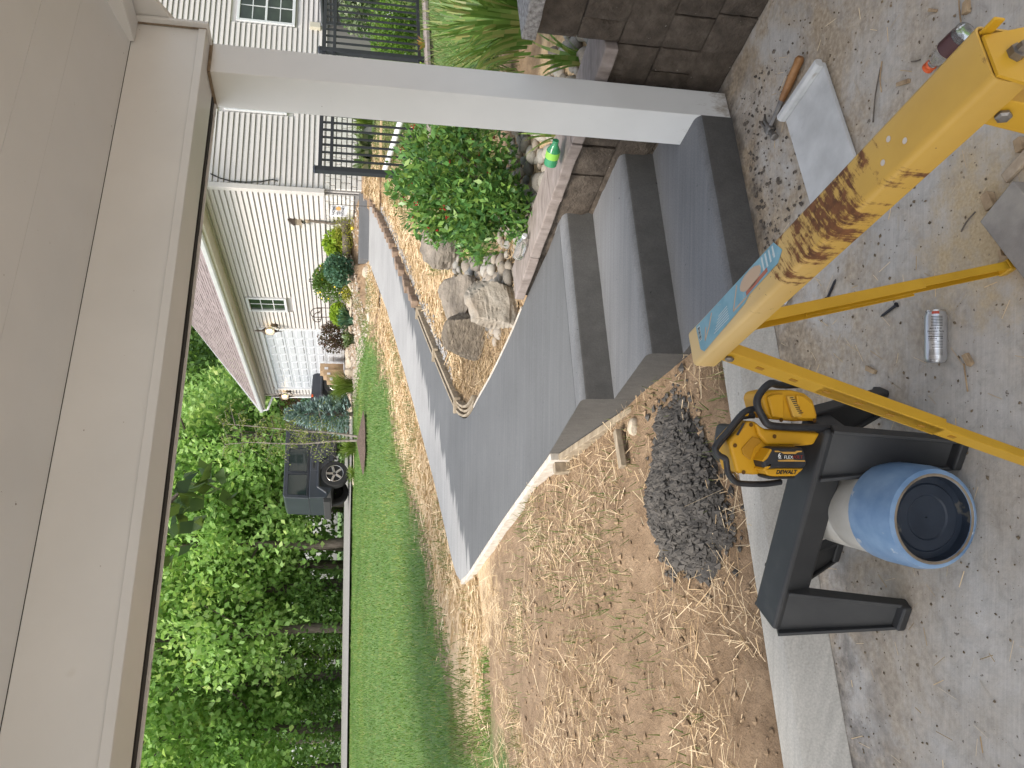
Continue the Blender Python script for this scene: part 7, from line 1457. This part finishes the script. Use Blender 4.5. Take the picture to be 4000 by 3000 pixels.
# blue spruce
sb_ = base_at(1362, 1618, 20.4); SH = sized(262, 20.4); SR = sized(170, 20.4) / 2 * 1.1
T_ = thing('blue_spruce', 'small blue spruce with upright tip beside the off-road car', 'tree', sb_); mb = MB(); mb.tube([sb_ - A(0, 0, .05), sb_ + A(0, 0, SH)], [0.06, 0.008], 7); mb.build('trunk', MT['bark'], T_)
rg = np.random.default_rng(61); C_ = []; D_ = []; L_ = []
for k in range(340):
    z_ = rg.random() ** 1.15 * 0.97; r_ = SR * (1 - z_) ** .8 * (0.9 + .2 * rg.random()) + .04; a_ = rg.uniform(0, 6.28)
    for j in range(11):
        f_ = .35 + .65 * rg.random(); d = np.array([math.cos(a_), math.sin(a_), .18 + .9 * z_ ** 3]); s_ = np.array([-d[1], d[0], 0]); sd2 = rg.normal(0, .09) * (1.2 - f_); C_.append(sb_ + np.array([0, 0, .05 + z_ * SH * .96]) + d * r_ * f_ + s_ * sd2 + np.array([0, 0, rg.normal(0, .015) + .08 * (f_ ** 2) * r_])); D_.append(d + s_ * np.sign(sd2) * .5 + rg.normal(0, .22, 3)); L_.append(.10 + .05 * rg.random())
quads('branches', leafquads(np.array(C_), unitrows(np.array(D_)), np.array(L_), np.array(L_) * .34, .3, rg), LF['spruce'], T_)
# young birch on the lawn with mulch patch
q = onsurf(1398, 1712, zwalk); bb = A(q[0], q[1], zw(q[1]) - .02); T_ = thing('young_birch', 'thin two-stemmed young birch on the lawn', 'tree', bb); t_ = float(np.dot(q - CAM, FWD)); C_ = []; D_ = []
for pts in (((1398, 1720), (1290, 1724), (1200, 1732), (1100, 1733), (980, 1728), (880, 1736)), ((1396, 1705), (1290, 1690), (1200, 1685), (1100, 1676), (980, 1664), (870, 1655))):
    P = [atd(a_, b_, t_) for a_, b_ in pts]; mb = MB(); PP = catmull(P, 4); mb.tube(PP, list(np.linspace(.03, .006, len(PP))), 7); mb.build('stem', MT['birch'], T_, smooth=True)
    mb = MB()
    for k in range(34):
        i = rg.integers(3, len(PP)); a_ = rg.uniform(0, 6.28); L = rg.uniform(.25, .62); e = PP[i] + A(math.cos(a_) * L, math.sin(a_) * L * .6, L * .25); e2 = e + A(math.cos(a_) * L * .3, math.sin(a_) * .2 * L, -L * .35); mb.tube([PP[i], e, e2], [.006, .004, .002], 4)
        for j in range(26):
            f_ = rg.random(); c_ = (PP[i] + (e - PP[i]) * f_ * 1.4) if f_ < .7 else e + (e2 - e) * (f_ - .7) / .3; C_.append(c_ + rg.normal(0, .05, 3)); D_.append(np.array([rg.normal(0, .5), rg.normal(0, .5), -.9]))
    mb.build('twigs', MT['birch'], T_)
quads('leaves', leafquads(np.array(C_), unitrows(np.array(D_)), rg.uniform(.04, .065, len(C_)), rg.uniform(.022, .035, len(C_)), .2, rg), LF['birch'], T_)
mb = MB(); P0 = onsurf(1412, 1640, zwalk); P1 = onsurf(1420, 1820, zwalk); cc = (P0 + P1) / 2; n = 26; vs = [A(cc[0], cc[1], zw(cc[1]) + 0.12)]
for k in range(n):
    a_ = 2 * math.pi * k / n; rx = np.linalg.norm((P1 - P0)[:2]) / 2 * rg.uniform(.85, 1.1); x, y = cc[0] + rx * math.cos(a_), cc[1] + 0.75 * math.sin(a_) * rg.uniform(.8, 1.1); vs.append(A(x, y, zw(y) - .01))
mb.add(vs, [(0, k + 1, (k + 1) % n + 1) for k in range(n)]); stuff(tag(mb.build('mulch_patch', MT['mulch'], smooth=True), 'dark mulch ring round the foot of the young birch', 'mulch'))
# ------------------------------------------------------------------ shade tree beside the porch (mostly out of view) with a leafy bough
SHX, SHY = -4.9, 6.8
T_ = thing('shade_tree', 'big-leaved tree beside the porch whose bough hangs past the beam', 'tree', A(SHX, SHY, 0.5)); tm = trunk_mesh(5.6, .11, 5, 12, .35); tm.v = [tuple(np.array(v) + ORIG[T_.name]) for v in tm.v]; tm.build('trunk', MT['bark'], T_, smooth=True)
q = blob_leaves(5000, (1.9, 1.9, 1.7), .16, 111, 60, spread=.18, shell=.4, low=1.0, asp=.6) + np.array([SHX, SHY, 4.6]); quads('crown', q, LF['mid'], T_)
e = atd(742, 1885, 5.2); P = [A(SHX, SHY, 3.9), A(-3.0, 6.2, 3.7), e + A(-.5, 0, .35), e]; mb = MB(); PP = catmull(P, 6); mb.tube(PP, list(np.linspace(.06, .008, len(PP))), 6); mb.build('bough', MT['bark'], T_, smooth=True)
C_ = []; D_ = []
for k in range(75):
    i = rg.integers(10, len(PP)); C_.append(PP[i] + rg.normal(0, .12, 3) + np.array([0, 0, -.08])); D_.append(np.array([rg.normal(.3, .5), rg.normal(0, .5), rg.normal(-.5, .4)]))
quads('bough_leaves', leafquads(np.array(C_), unitrows(np.array(D_)), rg.uniform(.12, .2, 75), rg.uniform(.07, .11, 75), .2, rg), LF['dark'], T_)
# ------------------------------------------------------------------ heap of dark mud beside the curb
hp0 = onsurf(2700, 1830, lambda x, y: ground_z(x, y)); mb = MB(); n1, n2 = 46, 36; rgn = random.Random(3)
for i in range(n1):
    for j in range(n2):
        u, v = i / (n1 - 1) * 2 - 1, j / (n2 - 1) * 2 - 1; x, y = hp0[0] - 0.10 + u * 0.36 + v * .06, hp0[1] + 0.02 + v * 0.26 + u * .05; rr_ = u * u + v * v + .35 * fbm(x, y, 3); hgt = max(0, 1 - rr_) ** .7 * 0.08 + .020 * fbm(x, y, 14) + .012 * fbm(x, y, 40) + .008 * rgn.random()
        mb.v.append((x, y, ground_z(x, y) + (hgt if rr_ < 1.05 else -.03)))
mb.f = [(i * n2 + j, (i + 1) * n2 + j, (i + 1) * n2 + j + 1, i * n2 + j + 1) for i in range(n1 - 1) for j in range(n2 - 1)]
MUD = M('dark_wet_mud_clods', [(0.3, (0.04, 0.037, 0.034)), (0.7, (0.12, 0.108, 0.096))], 22, 5, 0.85)
def mud_area(rg):
    a_ = rg.uniform(0, 6.283); q_ = rg.random() ** .5 * (1.0 + .16 * math.sin(3 * a_) + .1 * math.sin(7 * a_ + 1)) + (abs(rg.normal(0, .22)) if rg.random() < .18 else 0); u, v = q_ * math.cos(a_), q_ * math.sin(a_); return hp0[0] - 0.10 + u * 0.36 + v * .06, hp0[1] + 0.02 + v * 0.26 + u * .05
def mud_z(x, y):
    v = (y - hp0[1] - .02 - (x - hp0[0] + .1) * .14) / .255; u = (x - hp0[0] + .1) / .36; rr_ = u * u + v * v + .35 * fbm(x, y, 3); return ground_z(x, y) + max(0, 1 - rr_) ** .7 * 0.08 if rr_ < 1 else ground_z(x, y)
crumbs('mud_clods', 5200, mud_area, .0025, .024, MUD, 'dark clods covering the mud heap', 'mud', seed=15, zf=mud_z)
stuff(tag(mb.build('mud_heap', M('dark_wet_mud', [(0.3, (0.035, 0.032, 0.030)), (0.7, (0.11, 0.10, 0.09))], 22, 7, 0.8, bmp=(45, 0.9, 0.02)), smooth=True), 'heap of dark lumpy mud behind the curb', 'mud'))
q = onsurf(2450, 1752, lambda x, y: ground_z(x, y)); mb = MB(); mb.box(q + A(0, 0, .04), (.045, .2, .03), rotz(-62)); tag(mb.build('wood_stake', MT['board'], bevel=.003), 'broken stake end lying in the soil beside the steps', 'stake')
q = onsurf(2480, 1665, lambda x, y: ground_z(x, y)); me = rock_mesh((.045, .04, .035), 77, 2, .2, 0, 4); o = finish('soil_stone', me, MT['sandstone'], smooth=True); o.location = tuple(q + A(0, 0, .01)); tag(o, 'tan stone half buried in the soil beside the step side', 'stone')
# ------------------------------------------------------------------ grass and straw
def scatter_lawn(n, seed, accept, L0, L1, w_, name, label, mat, x0, x1, y0, y1):
    rg = np.random.default_rng(seed); X = rg.uniform(x0, x1, n * 3); Y = y0 + (y1 - y0) * rg.random(n * 3) ** 1.25; ins = in_walk_v(X, Y); dw_ = walk_dist_v(X, Y)
    nz = np.array([fbm(x, y, .9) for x, y in zip(X, Y)]); k = accept(X, Y, dw_, nz, rg) & ~ins; X, Y = X[k][:n], Y[k][:n]; m_ = len(X); Z = np.array([ground_z(x, y) for x, y in zip(X, Y)])
    k = Z > 0; X, Y, Z = X[k], Y[k], Z[k]; m_ = len(X)
    an = rg.uniform(0, 6.283, m_); L = rg.uniform(L0, L1, m_); ln = rg.uniform(.1, .7, m_) * L; W = w_ * rg.uniform(.7, 1.3, m_); d = np.stack([np.cos(an) * ln, np.sin(an) * ln, L * .9], 1); a2 = rg.uniform(0, 6.283, m_); s_ = np.stack([np.cos(a2) * W / 2, np.sin(a2) * W / 2, 0 * W], 1); c_ = np.stack([X, Y, Z - .01], 1); Q = np.zeros((m_, 4, 3)); Q[:, 0] = c_ - s_; Q[:, 1] = c_ + s_; Q[:, 2] = c_ + d + s_ * .25; Q[:, 3] = c_ + d - s_ * .25
    return stuff(tag(quads(name, Q, mat), label, 'grass'))
LF['lawn'] = leafmat('lawn_blades', [(0.065, 0.15, 0.03), (0.11, 0.23, 0.05), (0.17, 0.31, 0.075), (0.34, 0.34, 0.15)], .3, .6, 0.0, 0.55)
LF['patchy'] = leafmat('young_grass_blades', [(0.07, 0.11, 0.025), (0.12, 0.17, 0.05), (0.20, 0.23, 0.09), (0.30, 0.26, 0.13)], .3, .6)
def bedmask(X, Y): hd_ = -((X - HB0[0]) * HBT[0] + (Y - HB0[1]) * HBT[1]); hs_ = (X - HB0[0]) * HBW[0] + (Y - HB0[1]) * HBW[1]; return (hs_ > -.4) & (hs_ < 12) & (hd_ < 2.0) & (Y > 13.8)
def wallmask(X, Y): return (X - WALL0[0]) * WALLN[0] + (Y - WALL0[1]) * WALLN[1] > 0
left_side = lambda X, Y: X < np.interp(Y, OU[:, 1][45:], OU[:, 0][45:])
scatter_lawn(95000, 1, lambda X, Y, d, nz, rg: left_side(X, Y) & (d > .95 + .5 * nz) & ~bedmask(X, Y) & (Y > 6.0), .035, .075, .012, 'lawn_grass', 'mown green grass of the lawn', LF['lawn'], -11, 3, 6, 22)
scatter_lawn(30000, 2, lambda X, Y, d, nz, rg: left_side(X, Y) & (d > .15) & (d < 1.9) & (nz + rg.normal(0, .22, len(X)) > .42) & (Y > 6.5), .04, .10, .010, 'young_grass', 'thin young grass coming through the straw beside the walk', LF['patchy'], -6, 3, 6, 17)
scatter_lawn(42000, 3, lambda X, Y, d, nz, rg: ~left_side(X, Y) & (X > .2) & (d > np.where((X < 1.2) | (Y < 7.5), 1.15, .6) + .5 * nz) & (Y > 5.7) & ~bedmask(X, Y) & ((Y > 6.4) | (X > .9)), .04, .11, .011, 'bank_grass', 'rough grass between the upper walk and the berry bush', LF['patchy'], .2, 9, 5.7, 15)
def strip_in(rg):
    while True:
        i = rg.integers(42, len(IN) - 1); p = IN[i] + (IN[i + 1] - IN[i]) * rg.random(); t_ = unit(np.append(IN[i + 1] - IN[i], 0)); o = .16 + abs(rg.normal(0, .6)); x, y = p[0] + t_[1] * o, p[1] - t_[0] * o
        if not in_walk(x, y) and inner_dist(x, y) > .08: return x, y
def strip_out(rg):
    while True:
        i = rg.integers(34, len(OU) - 1); p = OU[i] + (OU[i + 1] - OU[i]) * rg.random(); t_ = unit(np.append(OU[i + 1] - OU[i], 0)); o = .03 + abs(rg.normal(0, .5)); x, y = p[0] - t_[1] * o, p[1] + t_[0] * o
        if not in_walk(x, y): return x, y
straws('straw_mulch', 13000, strip_in, .06, .2, .006, MT['straw'], 'golden straw mulch between the two arms of the walk', ground_z, 11, .02, .12)
straws('straw_strip', 15000, strip_out, .06, .2, .006, MT['straw'], 'golden straw mulch along the lawn side of the walk', ground_z, 12, .02, .12)
def v_area(rg):
    while True:
        x, y = rg.uniform(-.35, 1.0), rg.uniform(4.9, 8.2)
        if in_v(x, y) and not in_walk(x, y) and inner_dist(x, y) > .03: return x, y
MT['dark_straw'] = leafmat('dark_straw_blades', [(0.20, 0.13, 0.07), (0.36, 0.25, 0.14), (0.52, 0.39, 0.24), (0.27, 0.18, 0.10)], .1, .8)  # darker straw tone used in the bed at the bend
straws('bed_straw', 8000, v_area, .03, .12, .004, MT['dark_straw'], 'dark straw and dry grass in the bed at the bend of the walk', ground_z, 16, .02, .2)
def soil_area(rg):
    while True:
        x, y = rg.uniform(-3.4, .2), rg.uniform(1.4, 6.8)
        if ground_z(x, y) > 0 and not in_walk(x, y): return x, y
def tuft_area(rg):
    while True:
        x, y = soil_area(rg)
        if fbm(x, y, 1.6) + rg.normal(0, .18) > .12: return x, y
straws('dry_grass', 9000, tuft_area, .02, .14, .0022, MT['straw'], 'dry grass and straw scattered on the bare soil by the steps', ground_z, 13, .015, .25)
def clod_area(rg):
    while True:
        x, y = soil_area(rg)
        if y < 4.9: return x, y
crumbs('soil_clods', 2200, clod_area, .003, .022, M('soil_clod_brown', [(0.3, (0.20, 0.135, 0.08)), (0.7, (0.38, 0.27, 0.17))], 9, 4, 0.95), 'brown clods of soil beside the steps', 'soil', seed=14, zf=ground_z)
scatter_lawn(2600, 4, lambda X, Y, d, nz, rg: (X < .2) & (Y < 5.5) & (nz + rg.normal(0, .2, len(X)) > .35), .03, .09, .006, 'soil_weeds', 'sparse grass blades on the bare soil by the curb', LF['patchy'], -3, .2, 2.9, 5.5)
